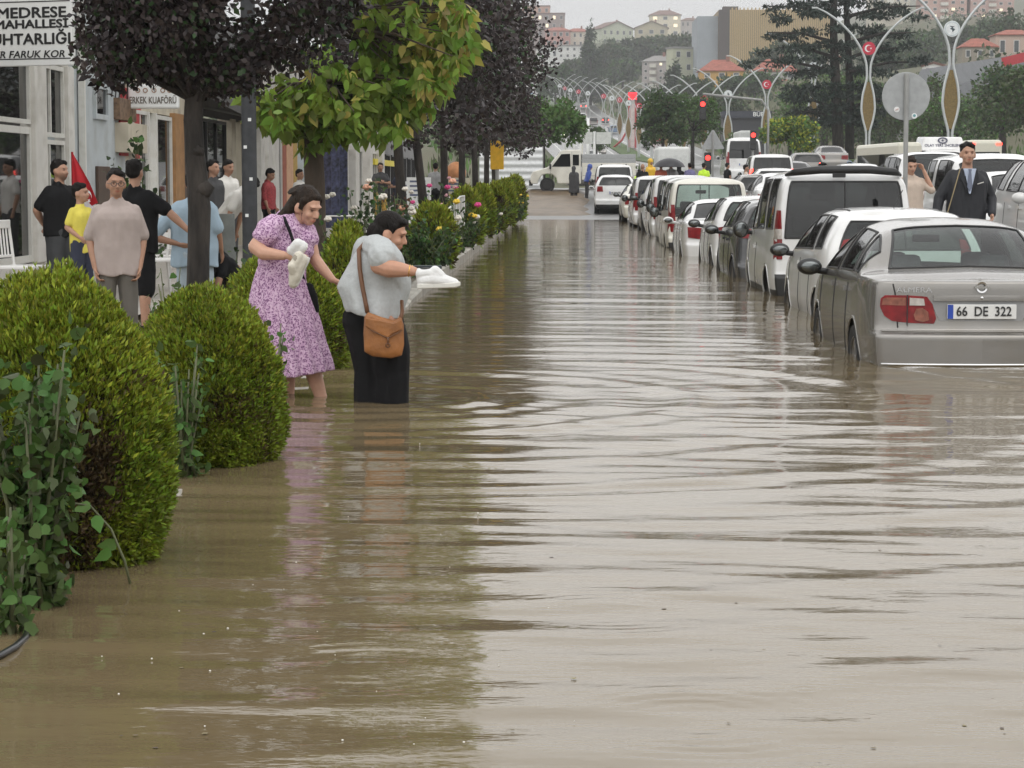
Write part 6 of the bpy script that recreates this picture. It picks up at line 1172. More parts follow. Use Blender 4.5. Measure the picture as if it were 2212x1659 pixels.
# floating debris
r = np.random.default_rng(9)
k = MB()
for q in range(75):
    px, py = r.uniform(20, 2180), r.uniform(1000, 1650); p = G(px, py); s_ = r.uniform(.003,.009); a = r.uniform(0,6.28); V = [(p.x+s_*math.cos(a+t)*r.uniform(.6,1.5), p.y+s_*math.sin(a+t)*r.uniform(.6,1.5), .0005) for t in (0,1.3,2.5,3.8,5.0)]
    k.add([(p.x,p.y,.0015)] + V, [(0,1+i,1+(i+1) % 5) for i in range(5)])
o = k.build('floating_debris', leafm('debris', (.10,.07,.04), island=.9, trans=0), None); o['kind'] = 'stuff'
k = MB()
for q in range(46):
    px, py = r.uniform(60, 1250), r.uniform(950, 1650); p = G(px, py); s_ = r.uniform(.0015,.0038); k.ell((p.x,p.y,.001), (s_,s_,s_*.8), None, 6, 4)
o = k.build('water_bubbles', pm('foam_white', (.7,.68,.62), .3), None, smooth=True); o['kind'] = 'stuff'
# ================= avenue, traffic and hill =================
GZ = lambda p: gz(p[0], p[1])
# --- double-armed street lamps along the median ---
steel = pm('lamp_steel', (.50,.52,.52), .35, .3, var=.06); panelm = pm('lamp_panel', (.19,.13,.045), .55, .3, var=.5, scale=30); disc_r = pm('emblem_red', (.52,.02,.05), .45); disc_w = pm('emblem_white', (.72,.74,.74), .45); emb_k = pm('emblem_mark', (.03,.05,.06), .5); emb_l = pm('emblem_ring', (.55,.60,.62), .5)
def lamp(kind, label, loc, s=1., n=8, rich=True):
    root = thing('street_lamp', label, 'street lamp', loc, 0, 'double-armed street lamps along the avenue'); root.scale = (s,)*3
    prof = [(0,.10),(1.0,.10),(1.7,.11),(2.6,.33),(3.3,.43),(4.1,.36),(4.8,.2),(5.3,.10),(6.0,.13),(6.8,.36),(7.6,.80),(8.4,1.45),(9.1,2.25),(9.55,2.95),(9.75,3.4)]
    for s_ in (-1, 1):
        z = np.array([p[0] for p in prof]); x = np.array([p[1] for p in prof]); zz = np.linspace(0, 9.75, 34 if rich else 16)
        q = pchip(np.stack([x, z], 1), 3); pts = [(s_*a, 0, b) for a, b in q][::1 if rich else 3]
        k = MB(); k.tube(pts, [.075]*(len(pts)-6) + [.065,.06,.055,.05,.05,.045] if len(pts) > 8 else .06, n); k.build('arm', steel, root, smooth=True)
        k = MB(); k.box(s_*3.35-.35*(s_ < 0)-.05*(s_ > 0), s_*3.35+.35*(s_ > 0)+.05*(s_ < 0), -.10, .10, 9.70, 9.80); k.build('lantern', steel, root, bevel=.02)
    if rich:
        k = MB(); zs = np.linspace(1.9, 5.0, 14); xs_ = np.interp(zs, [p[0] for p in prof], [p[1] for p in prof]) - .06; V = []
        for z, x in zip(zs, xs_): V += [(-x,-.02,z),(x,-.02,z)]
        V2 = [(a, .02, c) for a, b, c in V]; m_ = len(zs); k.add(V + V2, [(2*i,2*i+1,2*i+3,2*i+2) for i in range(m_-1)] + [(2*m_+2*i+2,2*m_+2*i+3,2*m_+2*i+1,2*m_+2*i) for i in range(m_-1)]); k.build('panel', panelm, root)
    k = MB(); k.disc((0,-.03,7.15), .42, .08, 'y', 28); d = k.build('emblem', disc_r if kind == 'moon' else disc_w, root)
    if kind == 'moon': k = MB(); crescent(k, (-.05,7.15), .23, -.075); k.build('crescent_and_star', disc_w, d)
    else:
        k = MB(); k.lathe([(.33,-.008),(.385,-.008),(.385,.004),(.33,.004)], (0,-.075,7.15), 28, 'y'); k.build('ring', emb_l, d)
        k = MB(); k.add([(-.14,-.076,7.30),(.13,-.076,7.27),(.02,-.076,7.20),(.16,-.076,7.12),(.02,-.076,6.96),(.0,-.076,7.08),(-.12,-.076,7.16),(-.02,-.076,7.2)], [(0,1,2,7),(7,2,3,6),(6,3,5),(5,3,4)]); k.build('mark', emb_k, d)
    return root
LD = [122,149,178,211,235,250,265,282,299,317,335,352,372,395,420,447,476,506,540,575,612,650,690,730,770]; lp = {}
ordn = ['first','second','third','fourth','fifth','sixth','seventh','eighth','ninth','tenth','eleventh','twelfth','thirteenth','fourteenth','fifteenth','sixteenth','seventeenth','eighteenth','nineteenth','twentieth','twenty-first','twenty-second','twenty-third','twenty-fourth','twenty-fifth']
for i, D in enumerate(LD):
    kind = 'mark' if i % 2 == 0 else 'moon'; far_ = i > 11; key = (kind, far_)
    lab = f'double-armed street lamp with {"white emblem" if kind == "mark" else "red crescent"} disc, {ordn[i]} from the camera along the avenue'
    loc = (float(xm(D)), D, float(zc(D)) + .15); s_ = 1.0
    if key not in lp: lp[key] = lamp(kind, lab, loc, s_, 6 if far_ else 8, not far_)
    else: copy_tree(lp[key], loc, 0, lab)
# --- cedar ---
D = 160; cx_ = W(1818, 300, D).x; zb = gz(cx_, D); base = (cx_, D, zb); q_ = F/D; Zp = lambda py: W(1818, py, D).z
r = np.random.default_rng(60); cl = []
for yy, hw in ((-150,90),(-110,110),(-70,130),(-30,150),(5,175),(30,160),(62,165),(95,150),(125,200),(150,110),(185,120),(205,130),(232,95),(255,70),(-190,60),(-220,35)):
    for s_ in (-1, 1):
        for q in range(9):
            t = (q+.4)/9; px = 1818 + s_*hw*t*r.uniform(.85,1.12)*(1.0 if s_ < 0 or yy > 80 else .95); cl.append((W(px,0,D).x, D + r.uniform(-1,1)*hw*t/q_*.8, Zp(yy + 12*t + r.normal()*4), .62+.12*r.random(), .75, .11))
k_ = [[(W(1812,360,D), .42), (W(1806,200,D), .36), (W(1800,60,D), .26), (W(1806,-120,D), .12)], [(W(1834,362,D+1), .36), (W(1836,200,D+1), .30), (W(1828,20,D+1), .2), (W(1822,-180,D+1), .08)]]
lb = k_[1:]; 
for yy, hw in ((5,170),(62,160),(95,140),(125,190),(205,120),(232,90),(-70,120)):
    for s_ in (-1,1): a = W(1806 if s_ < 0 else 1834, yy + 30, D); b_ = W(1818 + s_*hw, yy + 8, D); lb.append([(a,.14),(a.lerp(b_,.5)+Vector((0,0,.3)),.09),(b_,.03)])
tree('cedar_tree', 'tall dark cedar with two trunks and flat layered branches', base, k_[0], lb, cl, 27000, .36, [L_cedar], [1], asp=.34, droop=.0, seed=61, surf=.2, tm=bark)
# --- mid and far trees ---
def btree(name, label, px, D, hw, ytop, ybase, n, size, mats, w_, seed, trunk=True, group='trees along the avenue and hill', conic=False, kind='diamond'):
    r = np.random.default_rng(seed); c = W(px, ybase, D); zt = W(px, ytop, D).z; zb = min(gz(c.x, D), c.z); c.z = min(c.z, zb + (2.4 if D < 260 else 1.2)); rx = hw*D/F; base = (c.x, D, zb); cl = []; z0 = c.z if trunk else zb; h_ = zt - z0
    if conic:
        for q in range(34): t = r.random(); rr = rx*(1-t)*.85+.15*rx*(1-t); a = r.uniform(0,6.28); cl.append((c.x+rr*.62*math.cos(a), D+rr*.62*math.sin(a), z0+h_*(.04+.94*t), rx*.42*(1.08-t), rx*.42*(1.08-t), h_*.07))
    else:
        for q in range(16): a = r.uniform(0,6.28); e = r.uniform(-.7,1.2); cl.append((c.x+rx*.62*math.cos(a)*math.cos(e), D+rx*.62*math.sin(a)*math.cos(e), z0+h_*(.5+.32*math.sin(e)), rx*r.uniform(.3,.5), rx*r.uniform(.3,.5), h_*r.uniform(.16,.26)))
        for q in range(8): a = r.uniform(0,6.28); e = r.uniform(-.3,1.3); cl.append((c.x+rx*.95*math.cos(a)*math.cos(e), D+rx*.95*math.sin(a)*math.cos(e), z0+h_*(.5+.46*math.sin(e)), rx*.2, rx*.2, h_*.1))
    top = (c.x, D, z0 + h_*.35); th = max(.09, rx*.06)
    return tree(name, label, base, [(Vector(base), th*1.3), (Vector(top), th)] + ([((c.x,D,zt-.3), .03)] if conic else []), [] if conic else auto_limbs(top, cl[:7], th*.5, seed), cl, n, size, mats, w_, asp=.62 if not conic else .3, seed=seed, surf=.45, kind=kind)
G1 = [L_grn, L_grn2, L_oliv]; G2 = [L_dk, L_grn, L_oliv]; G3 = [L_grn2, L_grn]
btree('leafy_tree', 'round bright green tree behind the pickup at the end of the plum row', 1172, 133, 92, 212, 332, 7500, .26, G3, [3,2], 71)
btree('leafy_tree', 'small round yellow-green tree left of the cedar trunks', 1706, 150, 60, 250, 335, 4200, .24, [L_grn2, L_yg], [3,1.6], 72)
btree('leafy_tree', 'dark green tree in front of the red-framed tower', 1432, 170, 56, 196, 330, 6500, .24, G2, [3,2,1], 73)
btree('leafy_tree', 'green tree right of the dark one, in front of the white emblem lamp', 1496, 185, 62, 205, 325, 6000, .26, G1, [3,1,1], 74)
btree('leafy_tree', 'low green tree left of the red-framed tower', 1288, 240, 26, 275, 335, 1800, .3, G2, [2,2,1], 75); btree('leafy_tree', 'small green tree under the red crescent lamp by the kiosk', 1600, 200, 44, 285, 345, 2600, .26, G1, [2,1,1], 76)
bl = [(1780,235,120,150,335,'large green tree left behind the cedar'),(1905,240,110,175,345,'broad green tree right behind the cedar'),(1985,215,95,160,345,'green tree behind the round sign back'),(2075,200,110,205,345,'wide dark green tree right of the nearest lamp'),(2165,180,115,140,350,'big dark green tree at the right edge'),(2235,170,100,150,350,'dark green tree cut by the right edge'),(1870,260,90,205,340,'pale green tree between the cedar and the second lamp'),(1960,300,80,235,340,'low green tree beneath the round sign'),(2110,250,100,230,345,'leafy green tree above the bus roofs'),(1745,300,70,185,300,'green tree behind the house with hipped red roof'),(2020,290,80,150,260,'tree below the grey boundary wall'),(1850,330,60,150,260,'dark tree behind the cedar crown')]
for i, (px, D, hw, yt, yb, lab) in enumerate(bl): btree('leafy_tree', lab, px, D, hw, yt, yb, 6500, .34, [G1,G2,[L_oliv,L_grn]][i % 3], [2,1.5,1][:len([G1,G2,[L_oliv,L_grn]][i % 3])], 80+i)
hl = [('conifer',1276,620,40,42,150,True,'tall pointed conifer on the skyline'),('leafy_tree',1318,720,45,88,150,False,'dark tree just right of the tall conifer'),('conifer',1352,730,42,78,146,True,'broad dark conifer below the pale gabled house'),('leafy_tree',1390,760,42,84,134,False,'dark tree above the flat-roofed apartment block'),('leafy_tree',1425,760,42,80,128,False,'dark tree left of the golden slatted building'),('leafy_tree',1465,740,40,72,118,False,'dark tree just left of the grey slab building'),('conifer',1456,470,46,128,218,True,'large dark conifer in front of the apartment block'),('leafy_tree',1500,430,45,165,225,False,'dark tree below the orange house'),
    ('leafy_tree',1590,420,50,165,225,False,'dark green tree below the golden building'),('leafy_tree',1680,480,70,92,150,False,'tree clump right below the golden slats'),('leafy_tree',1750,470,70,100,170,False,'tree mass left of the cedar crown'),('leafy_tree',1240,690,40,128,180,False,'shrubby tree on the slope under the conifer'),('leafy_tree',1200,560,40,140,185,False,'low green tree at the left of the slope'),('leafy_tree',1900,480,80,60,150,False,'tree mass below the pink flats'),('leafy_tree',1980,470,70,70,150,False,'dark tree between the lamp arms on the hill'),('leafy_tree',2060,520,70,45,110,False,'tree in front of the pink flats at the right'),('leafy_tree',2150,500,60,40,100,False,'tree above the pink house'),('leafy_tree',2195,440,55,20,110,False,'tree cut by the top right corner'),('leafy_tree',1345,680,36,132,175,False,'bush on the bank beside the brown slope'),('leafy_tree',1395,420,36,196,228,False,'dark bush at the foot of the apartment block'),('leafy_tree',1645,400,40,160,210,False,'bush left of the hipped-roof house'),('leafy_tree',1560,345,60,200,260,False,'green tree behind the dark kiosk'),('leafy_tree',1790,390,80,150,220,False,'tree on the bank behind the cedar'),('leafy_tree',1940,380,70,110,200,False,'tree left of the white-gabled house')]
for i, (nm, px, D, hw, yt, yb, con, lab) in enumerate(hl): btree(nm, lab, px, D, hw, yt, yb, 2600 if not con else 6500, .0019*D, [[L_dk, L_grn], [L_dk, L_oliv]][i % 2] if not con else [L_dk, L_cedar], [2,1], 120+i, trunk=True, conic=con)
# scrub and far woods on the slopes
r = np.random.default_rng(140); P = []
while len(P) < 2600:
    x, y = r.uniform(-230, 330), r.uniform(200, 1150)
    if abs(x - xm(y)) < (17 if y > 150 else 30) or (y < 260 and x < 45 and x > -6): continue
    if vnoise(np.array([x*.03]), np.array([y*.02]), 1., 4)[0] < .42: continue
    P.append((x, y))
P = np.array(P); Zg = ground(P[:,0], P[:,1]); k = 34; r1 = r.uniform(.8, 2.6, len(P)); u = rnd_unit(len(P)*k, r); C = np.repeat(np.stack([P[:,0], P[:,1], Zg + r1*.45], 1), k, 0); rr = np.repeat(r1, k)[:, None]
Pl = C + u*rr*np.array([1.2,1.2,.8])*r.random((len(C),1))**.3; o = leaves(Pl, rnd_unit(len(C), r), (.25+.45*r.random(len(C)))*(1+rr[:,0]*.25), None, 'scrub', None, asp=.7, r=r, mats=[L_dk, L_grn, L_oliv], mi=np.repeat(r.integers(0,3,len(P)), k)); struct(o, 'stuff')
n = 9000; yy = r.uniform(150, 640, n); xx = xm(yy) + np.where(r.random(n) < .45, -1, 1)*r.uniform(13, 30, n); o = leaves(np.stack([xx, yy, ground(xx, yy) - .1], 1), np.array([0,0,1.]) + .3*rnd_unit(n, r), .5+.6*r.random(n), None, 'roadside_grass', None, asp=.3, r=r, mats=[L_oliv, L_grn2], mi=r.integers(0,2,n)); struct(o, 'stuff')
# --- buildings on the hill ---
plaster = lambda n, c: pm('plaster_'+n, c, .85, var=.08, scale=.3); tile_r = pm('roof_tile', (.30,.10,.07), .8, var=.25, scale=1.5); roof_b = pm('roof_brown', (.16,.085,.065), .8, var=.2, scale=1.5); roof_g = pm('roof_grey', (.25,.24,.23), .8, var=.15); winm = pm('window_dark', (.06,.07,.075), .2); winlit = pm('window_lit', (.6,.5,.35), .5, emit=(1,.85,.6), es=1.1); winframe = pm('window_frame', (.55,.54,.52), .6)
def building(name, label, px0, px1, ytop, ybot, D, wall, roof='hip', roofm=None, cols=4, rows=2, yaw=0., depth=None, lit=(), roof_h=.35, balc=False, winscale=1., group='houses on the hill'):
    a, b = W(px0, ybot, D), W(px1, ybot, D); wd = abs(b.x - a.x); x = (a.x+b.x)/2; zb = a.z; zt = W(px0, ytop, D).z; g = min(gz(x, D), gz(x, D+6), zb); h_ = zt - g; d_ = depth or wd*.8
    root = thing(name, label, 'building' if name != 'house' else 'house', (x, D, g), yaw, group)
    k = MB(); k.box(-wd/2, wd/2, 0, d_, -2, h_); k.build('wall', wall, root); rm_ = roofm or tile_r; rh = roof_h*min(wd, d_)*.55; e = .04*wd
    k = MB()
    if roof == 'hip': k.add([(-wd/2-e,-e,h_),(wd/2+e,-e,h_),(wd/2+e,d_+e,h_),(-wd/2-e,d_+e,h_),(-wd*.18,d_*.5,h_+rh),(wd*.18,d_*.5,h_+rh),(-wd/2-e,-e,h_-.15),(wd/2+e,-e,h_-.15),(wd/2+e,d_+e,h_-.15),(-wd/2-e,d_+e,h_-.15)], [(0,1,5,4),(1,2,5),(2,3,4,5),(3,0,4),(9,8,7,6),(0,6,7,1),(1,7,8,2),(2,8,9,3),(3,9,6,0)])
    elif roof == 'gable': k.add([(-wd/2-e,-e,h_),(0,-e,h_+rh),(wd/2+e,-e,h_),(-wd/2-e,d_+e,h_),(0,d_+e,h_+rh),(wd/2+e,d_+e,h_),(-wd/2-e,-e,h_-.3),(0,-e,h_+rh-.3),(wd/2+e,-e,h_-.3),(-wd/2-e,d_+e,h_-.3),(0,d_+e,h_+rh-.3),(wd/2+e,d_+e,h_-.3)], [(0,1,4,3),(1,2,5,4),(6,9,10,7),(7,10,11,8),(0,6,7,1),(1,7,8,2),(3,4,10,9),(4,5,11,10),(0,3,9,6),(2,8,11,5)])
    elif roof == 'flat': k.box(-wd/2-.2, wd/2+.2, -.2, d_+.2, h_, h_+.5)
    k.build('roof', rm_, root)
    if roof == 'gable': k = MB(); k.prism([(-wd/2, h_),(wd/2, h_),(0, h_+rh-.25)], .05, .5, 'y'); k.build('gable_wall', wall, root)
    if roof in ('hip','gable') and wd > 7: k = MB(); k.box(wd*.12,wd*.12+.7,d_*.4,d_*.4+.7,h_+rh*.4,h_+rh+.9); k.build('chimney', pm('chimney_brick', (.25,.12,.09), .85), root)
    hvis = zt - zb; fl_ = hvis/max(rows,1); wn = None
    for i in range(rows):
        for j in range(cols):
            ww = wd/cols*.42*winscale; wh = fl_*.48; cx0 = -wd/2 + wd*(j+.5)/cols; cz = (zb-g) + fl_*(i+.55)
            if balc and j in balc:
                k = MB(); k.box(cx0-wd/cols*.42,cx0+wd/cols*.42,-1.1,0,cz-fl_*.5,cz-fl_*.42+.9); k.build('balcony', plaster('pale', (.62,.60,.54)), root); continue
            k = MB(); k.box(cx0-ww/2,cx0+ww/2,-.06,.1,cz-wh/2,cz+wh/2); w_ = k.build('window', winframe, root); k = MB(); k.box(cx0-ww/2+.12,cx0+ww/2-.12,-.09,-.05,cz-wh/2+.12,cz+wh/2-.12); k.build('pane', winlit if (i,j) in lit else winm, w_)
    return root
building('apartment_block', 'pale apartment block with stacked cream balconies and a low-pitched roof', 1386, 1452, 132, 205, 640, plaster('pinkgrey', (.42,.38,.37)), 'hip', roof_g, 4, 5, R(-14), balc=(1,), lit=((4,2),(4,3)), roof_h=.45)
building('apartment_block', 'brick-red rendered block attached behind the pale apartment block', 1436, 1474, 128, 170, 660, plaster('brick', (.33,.13,.08)), 'flat', roof_g, 2, 2)
building('house', 'pale yellow-green house at the left of the grey slab building', 1452, 1500, 105, 160, 620, plaster('lime', (.48,.49,.36)), 'flat', roof_g, 2, 2, R(20))
# golden slatted building: slab wall, dark corner and screen of upright slats
D = 600; a, b = W(1552, 140, D), W(1800, 140, D); zt = W(1552, 21, D).z; g = gz(a.x, D) - 3; gb = thing('cultural_centre', 'big boxy building clad in golden upright slats with a grey slab side', 'building', (a.x, D, min(g, a.z)), R(0)); z0 = gb.location.z; H_ = zt - z0; wd = b.x - a.x
k = MB(); k.box(.0, wd, .4, 30, 0, H_); k.build('wall', plaster('tan', (.24,.17,.09)), gb)
k = MB(); k.box(-5.4, -.05, 2.0, 28, 0, H_-1.5); k.build('grey_slab', plaster('bluegrey', (.30,.33,.36)), gb)
k = MB(); k.box(-.05, 2.8, -.5, .35, 0, H_); k.build('dark_corner', plaster('darkstone', (.075,.062,.058)), gb)
ns = 54
for q in range(ns): k = MB(); x_ = 3.0 + (wd-3.2)*q/(ns-1); k.box(x_-.16, x_+.16, -.3, .3, 1, H_+.5*(q % 2)); k.build('slat', pm('slat_gold', (.50,.37,.18), .5, .1, var=.08), gb)
k = MB(); k.box(1.5,5.5,6,10,H_,H_+1.3); k.build('roof_cabin', plaster('darkstone', (.075,.062,.058)), gb)
building('apartment_block', 'tall grey block with red-brown attic and lit windows at the left skyline', 1128, 1220, 30, 100, 1050, plaster('mauve', (.25,.19,.18)), 'flat', roof_b, 6, 4, lit=((2,1),(2,3),(3,1),(3,2),(3,4)))
building('apartment_block', 'attic block on the roof of the grey skyline building', 1128, 1188, 14, 32, 1060, plaster('salmon', (.45,.27,.20)), 'flat', roof_b, 4, 1)
building('house', 'red and white house below the skyline block', 1178, 1232, 66, 102, 900, plaster('redwhite', (.42,.20,.17)), 'hip', tile_r, 4, 2, winscale=1.3); building('house', 'cream house with red-tiled roof beside the red and white one', 1222, 1274, 68, 104, 910, plaster('cream', (.55,.50,.42)), 'hip', tile_r, 4, 2)
building('house', 'white house with three dark arched windows below the cream one', 1205, 1262, 100, 128, 760, plaster('white', (.62,.62,.60)), 'flat', roof_g, 4, 2); building('house', 'white shed-roofed house half hidden by the tall plum tree', 1158, 1206, 104, 130, 740, plaster('white', (.62,.62,.60)), 'gable', roof_g, 3, 1)
building('house', 'long green house with brown roof on the skyline', 1296, 1372, 62, 100, 1120, plaster('mint', (.42,.45,.34)), 'gable', roof_b, 5, 2, R(25), roof_h=.5); building('house', 'khaki gabled house in front of the cream skyline block', 1372, 1442, 60, 98, 1080, plaster('khaki', (.40,.36,.25)), 'gable', roof_b, 3, 2, R(0), roof_h=.5)
building('apartment_block', 'cream skyline block with lit windows and domed roof turrets', 1404, 1470, 32, 80, 1250, plaster('butter', (.62,.56,.42)), 'hip', roof_b, 3, 3, lit=((2,0),(2,2),(1,2)), roof_h=.4); building('apartment_block', 'brown-roofed block at the right end of the skyline houses', 1470, 1512, 44, 80, 1270, plaster('greige', (.42,.38,.36)), 'hip', roof_b, 4, 2)
building('house', 'orange house with broad red-tiled hipped roof', 1512, 1606, 152, 176, 450, plaster('orange', (.50,.30,.09)), 'hip', tile_r, 3, 1, roof_h=.6); building('house', 'grey-walled house with red hipped roof between the lamp arms', 1628, 1722, 153, 200, 430, plaster('greywash', (.38,.37,.36)), 'hip', tile_r, 3, 2, roof_h=.65)
building('house', 'house with patched red roof low behind the tower', 1660, 1716, 178, 205, 400, plaster('rust', (.33,.16,.11)), 'hip', tile_r, 2, 1); building('house', 'old stone house with red hipped roof on the right slope', 2078, 2155, 100, 135, 370, plaster('stone', (.27,.24,.19)), 'hip', tile_r, 3, 1, roof_h=.55); building('house', 'pink house with a wide window at the right edge', 2150, 2240, 74, 132, 375, plaster('rose', (.47,.36,.30)), 'hip', tile_r, 3, 1, roof_h=.3)
building('house', 'small white-gabled house with brown roof right of the second lamp', 1992, 2040, 140, 165, 300, plaster('white', (.62,.62,.60)), 'gable', roof_b, 2, 1, R(-15)); building('house', 'red-roofed cottage peeping out right of the cedar trunks', 1786, 1816, 122, 150, 420, plaster('stone', (.27,.24,.19)), 'hip', tile_r, 2, 1)
for i, (a_, b_, yt, m_, lab) in enumerate([(1880,1965,-15,(.50,.46,.38),'beige flats left in the row along the top edge'),(1990,2088,-30,(.50,.33,.28),'pink flats with cream window bands at the top edge'),(2096,2190,-25,(.47,.32,.28),'pink flats furthest right at the top edge')]):
    building('apartment_block', lab, a_, b_, yt, 42, 780, plaster('flats%d' % i, m_), 'flat', roof_g, 5, 5, lit=((0,1),(1,3)) if i else (), balc=(2,))
# long dark sheet roof and red roof at the right
k = MB(); p0, p1, p2, p3 = W(1990,150,262), W(2260,108,262), W(2260,250,250), W(1940,235,250); g = Vector((p3.x, 255, gz(p3.x, 250))); k.add([p - g for p in (p0,p1,p2,p3)] + [p - g + Vector((0,.8,-.3)) for p in (p0,p1,p2,p3)], [(3,2,1,0),(4,5,6,7),(0,1,5,4),(1,2,6,5),(2,3,7,6),(3,0,4,7)]); 
rt = thing('long_shed', 'long dark grey sheet-roofed shed with a red edge on the right slope', 'shed', g); k.build('roof', pm('sheet_darkgrey', (.085,.09,.095), .6, var=.15, scale=1, stretch=(3,.2,1)), rt)
k = MB(); p0, p1 = W(2165,135,248), W(2260,112,248); k.bar(p0-g, p1-g, .3, 1.0); k.build('red_fascia', pm('fascia_red', (.42,.02,.03), .5), rt); k = MB(); q0, q1 = W(1955,240,252), W(2260,255,252); k.box(q0.x-g.x, q1.x-g.x, 0, 6, -2, q1.z-g.z); k.build('wall', plaster('greywash', (.38,.37,.36)), rt)
# dark kiosk with white letters
D = 300; a, b = W(1562,282,D), W(1662,282,D); ks = thing('kiosk', 'dark kiosk with white lettering BÜFE beyond the traffic lights', 'kiosk', ((a.x+b.x)/2, D, gz((a.x+b.x)/2, D))); wd = b.x-a.x; zt = W(1600,240,D).z - ks.location.z
k = MB(); k.box(-wd/2,wd/2,0,4,0,zt-.9); k.build('wall', pm('kiosk_black', (.03,.032,.038), .5), ks); k = MB(); k.box(-wd/2-.3,wd/2+.3,-.6,4.3,zt-.9,zt); k.build('fascia', pm('fascia_navy', (.025,.03,.045), .5), ks); text('BÜFE', 'lettering', signw, ks, (wd*.28,-.62,zt-.45), (math.pi/2,0,0), .8, .01, bold=.01); k = MB(); k.box(-.8,.5,-.03,0,.8,2.2); k.build('window', winlit, ks)
# red-framed tower with LED screen
D = 350; x_ = W(1366, 300, D).x; zg = float(zc(D)) + .1; tw = thing('tower', 'slim white and red tower with a glowing red screen and curved foot', 'tower', (x_, D, zg)); zt = W(1366,217,D).z - zg
k = MB(); k.box(-.34,.34,0,.6,0,zt); k.build('shaft', pm('tower_white', (.58,.50,.48), .6, var=.15, scale=1.5), tw)
for s_ in (-1,1): k = MB(); k.box(s_*.49-.14,s_*.49+.14,-.1,.7,0,zt); k.build('red_frame', pm('tower_red', (.42,.05,.05), .5), tw)
k = MB(); k.tube([(-.55,.3,zt*.70),(-.66,.3,zt*.50),(-.95,.3,zt*.33),(-1.6,.3,zt*.16),(-2.9,.3,0)], .15, 8); k.build('curved_foot', pm('tower_red', (.42,.05,.05), .5), tw, smooth=True)
k = MB(); k.box(-.72,.72,-.3,.8,zt,zt+1.3); k.build('screen_case', blackp, tw); k = MB(); k.box(-.66,.66,-.34,-.3,zt+.08,zt+1.22); sc_ = k.build('screen', pm('screen_red', (.5,.02,.03), .4, emit=(1,.03,.05), es=1.4), tw)
for z_ in (.40,.75): k = MB(); k.box(-.42,.42,-.37,-.345,zt+z_,zt+z_+.14); k.build('screen_line', pm('screen_dark', (.25,.0,.0), .4, emit=(.6,.0,.0), es=.5), sc_)
# --- signs and traffic lights ---
zinc = pm('sign_back_zinc', (.36,.37,.37), .5, .3, var=.1, scale=12); postm = pm('post_zinc', (.30,.30,.29), .5, var=.2)
D = 28.8; p = W(1957, 208, D); rs = thing('road_sign', 'round grey sign seen from behind with two small stickers', 'road sign', (p.x, D, .1)); zc_ = p.z - .1
k = MB(); k.tube([(0,-.045,0),(0,-.045,zc_+.28)], .030, 12); k.build('post', postm, rs, smooth=30); k = MB(); k.disc((0,0,zc_), .30, .03, 'y', 40); k.build('plate', zinc, rs, bevel=.004)
k = MB(); k.disc((-.115,-.02,zc_-.165), .035, .008, 'y', 18); st = k.build('sticker', signw, rs); k = MB(); k.bar((-.135,-.026,zc_-.175), (-.095,-.026,zc_-.155), .025, .004, (0,0,1)); k.build('sticker_mark', pm('sticker_red', (.45,.08,.06), .5), st); k = MB(); k.disc((.105,-.02,zc_-.245), .035, .008, 'y', 18); st = k.build('sticker', signw, rs); k = MB(); k.disc((.105,-.026,zc_-.24), .018, .004, 'y', 12); k.build('sticker_mark', pm('sticker_teal', (.15,.35,.38), .5), st)
D = 64; p = W(1540, 300, D); ts = thing('road_sign', 'triangular grey sign seen from behind above the cream van', 'road sign', (p.x, D, .15)); k = MB(); k.tube([(0,-.05,0),(0,-.05,W(1540,285,D).z-.15)], .032, 10); k.build('post', postm, ts, smooth=30)
zl, zh = W(1540,320,D).z-.15, W(1540,281,D).z-.15; k = MB(); k.prism([(-.32,zl),(-.29,zl-.03),(.29,zl-.03),(.32,zl),(.03,zh),(-.03,zh)], -.015, .015, 'y'); k.build('plate', zinc, ts)
def signal(label, px, py, D, h, arm=None):
    p = W(px, py, D); z0 = gz(p.x, D); root = thing('traffic_light', label, 'traffic light', (p.x, D, z0), 0, 'traffic lights at the junction'); zz = p.z - z0
    if arm: k = MB(); k.tube([(arm,.1,0),(arm,.1,zz-.3),(arm*.9,.1,zz+.2),(0,.1,zz+.5)], .06, 8); k.build('mast', postm, root, smooth=True)
    else: k = MB(); k.tube([(0,.1,0),(0,.1,zz+.2)], .05, 8); k.build('mast', postm, root, smooth=True)
    k = MB(); k.box(-.16,.16,-.1,.1,zz-.75,zz+.25); k.build('housing', blackp, root, bevel=.03)
    for q, m_ in enumerate((pm('signal_red', (.6,.02,.02), .3, emit=(1,.04,.03), es=3.2), pm('signal_off', (.03,.03,.03), .3), pm('signal_off', (.03,.03,.03), .3))): k = MB(); k.disc((0,-.11,zz-.3*q), .12, .03, 'y', 18); k.build('lamp', m_, root)
signal('traffic light glowing red overhead under the red crescent lamp', 1518, 225, 112, 5, arm=3.2); signal('traffic light glowing red to the right of the kiosk', 1627, 292, 118, 3); signal('traffic light glowing red low beside the triangular sign', 1529, 341, 104, 2)
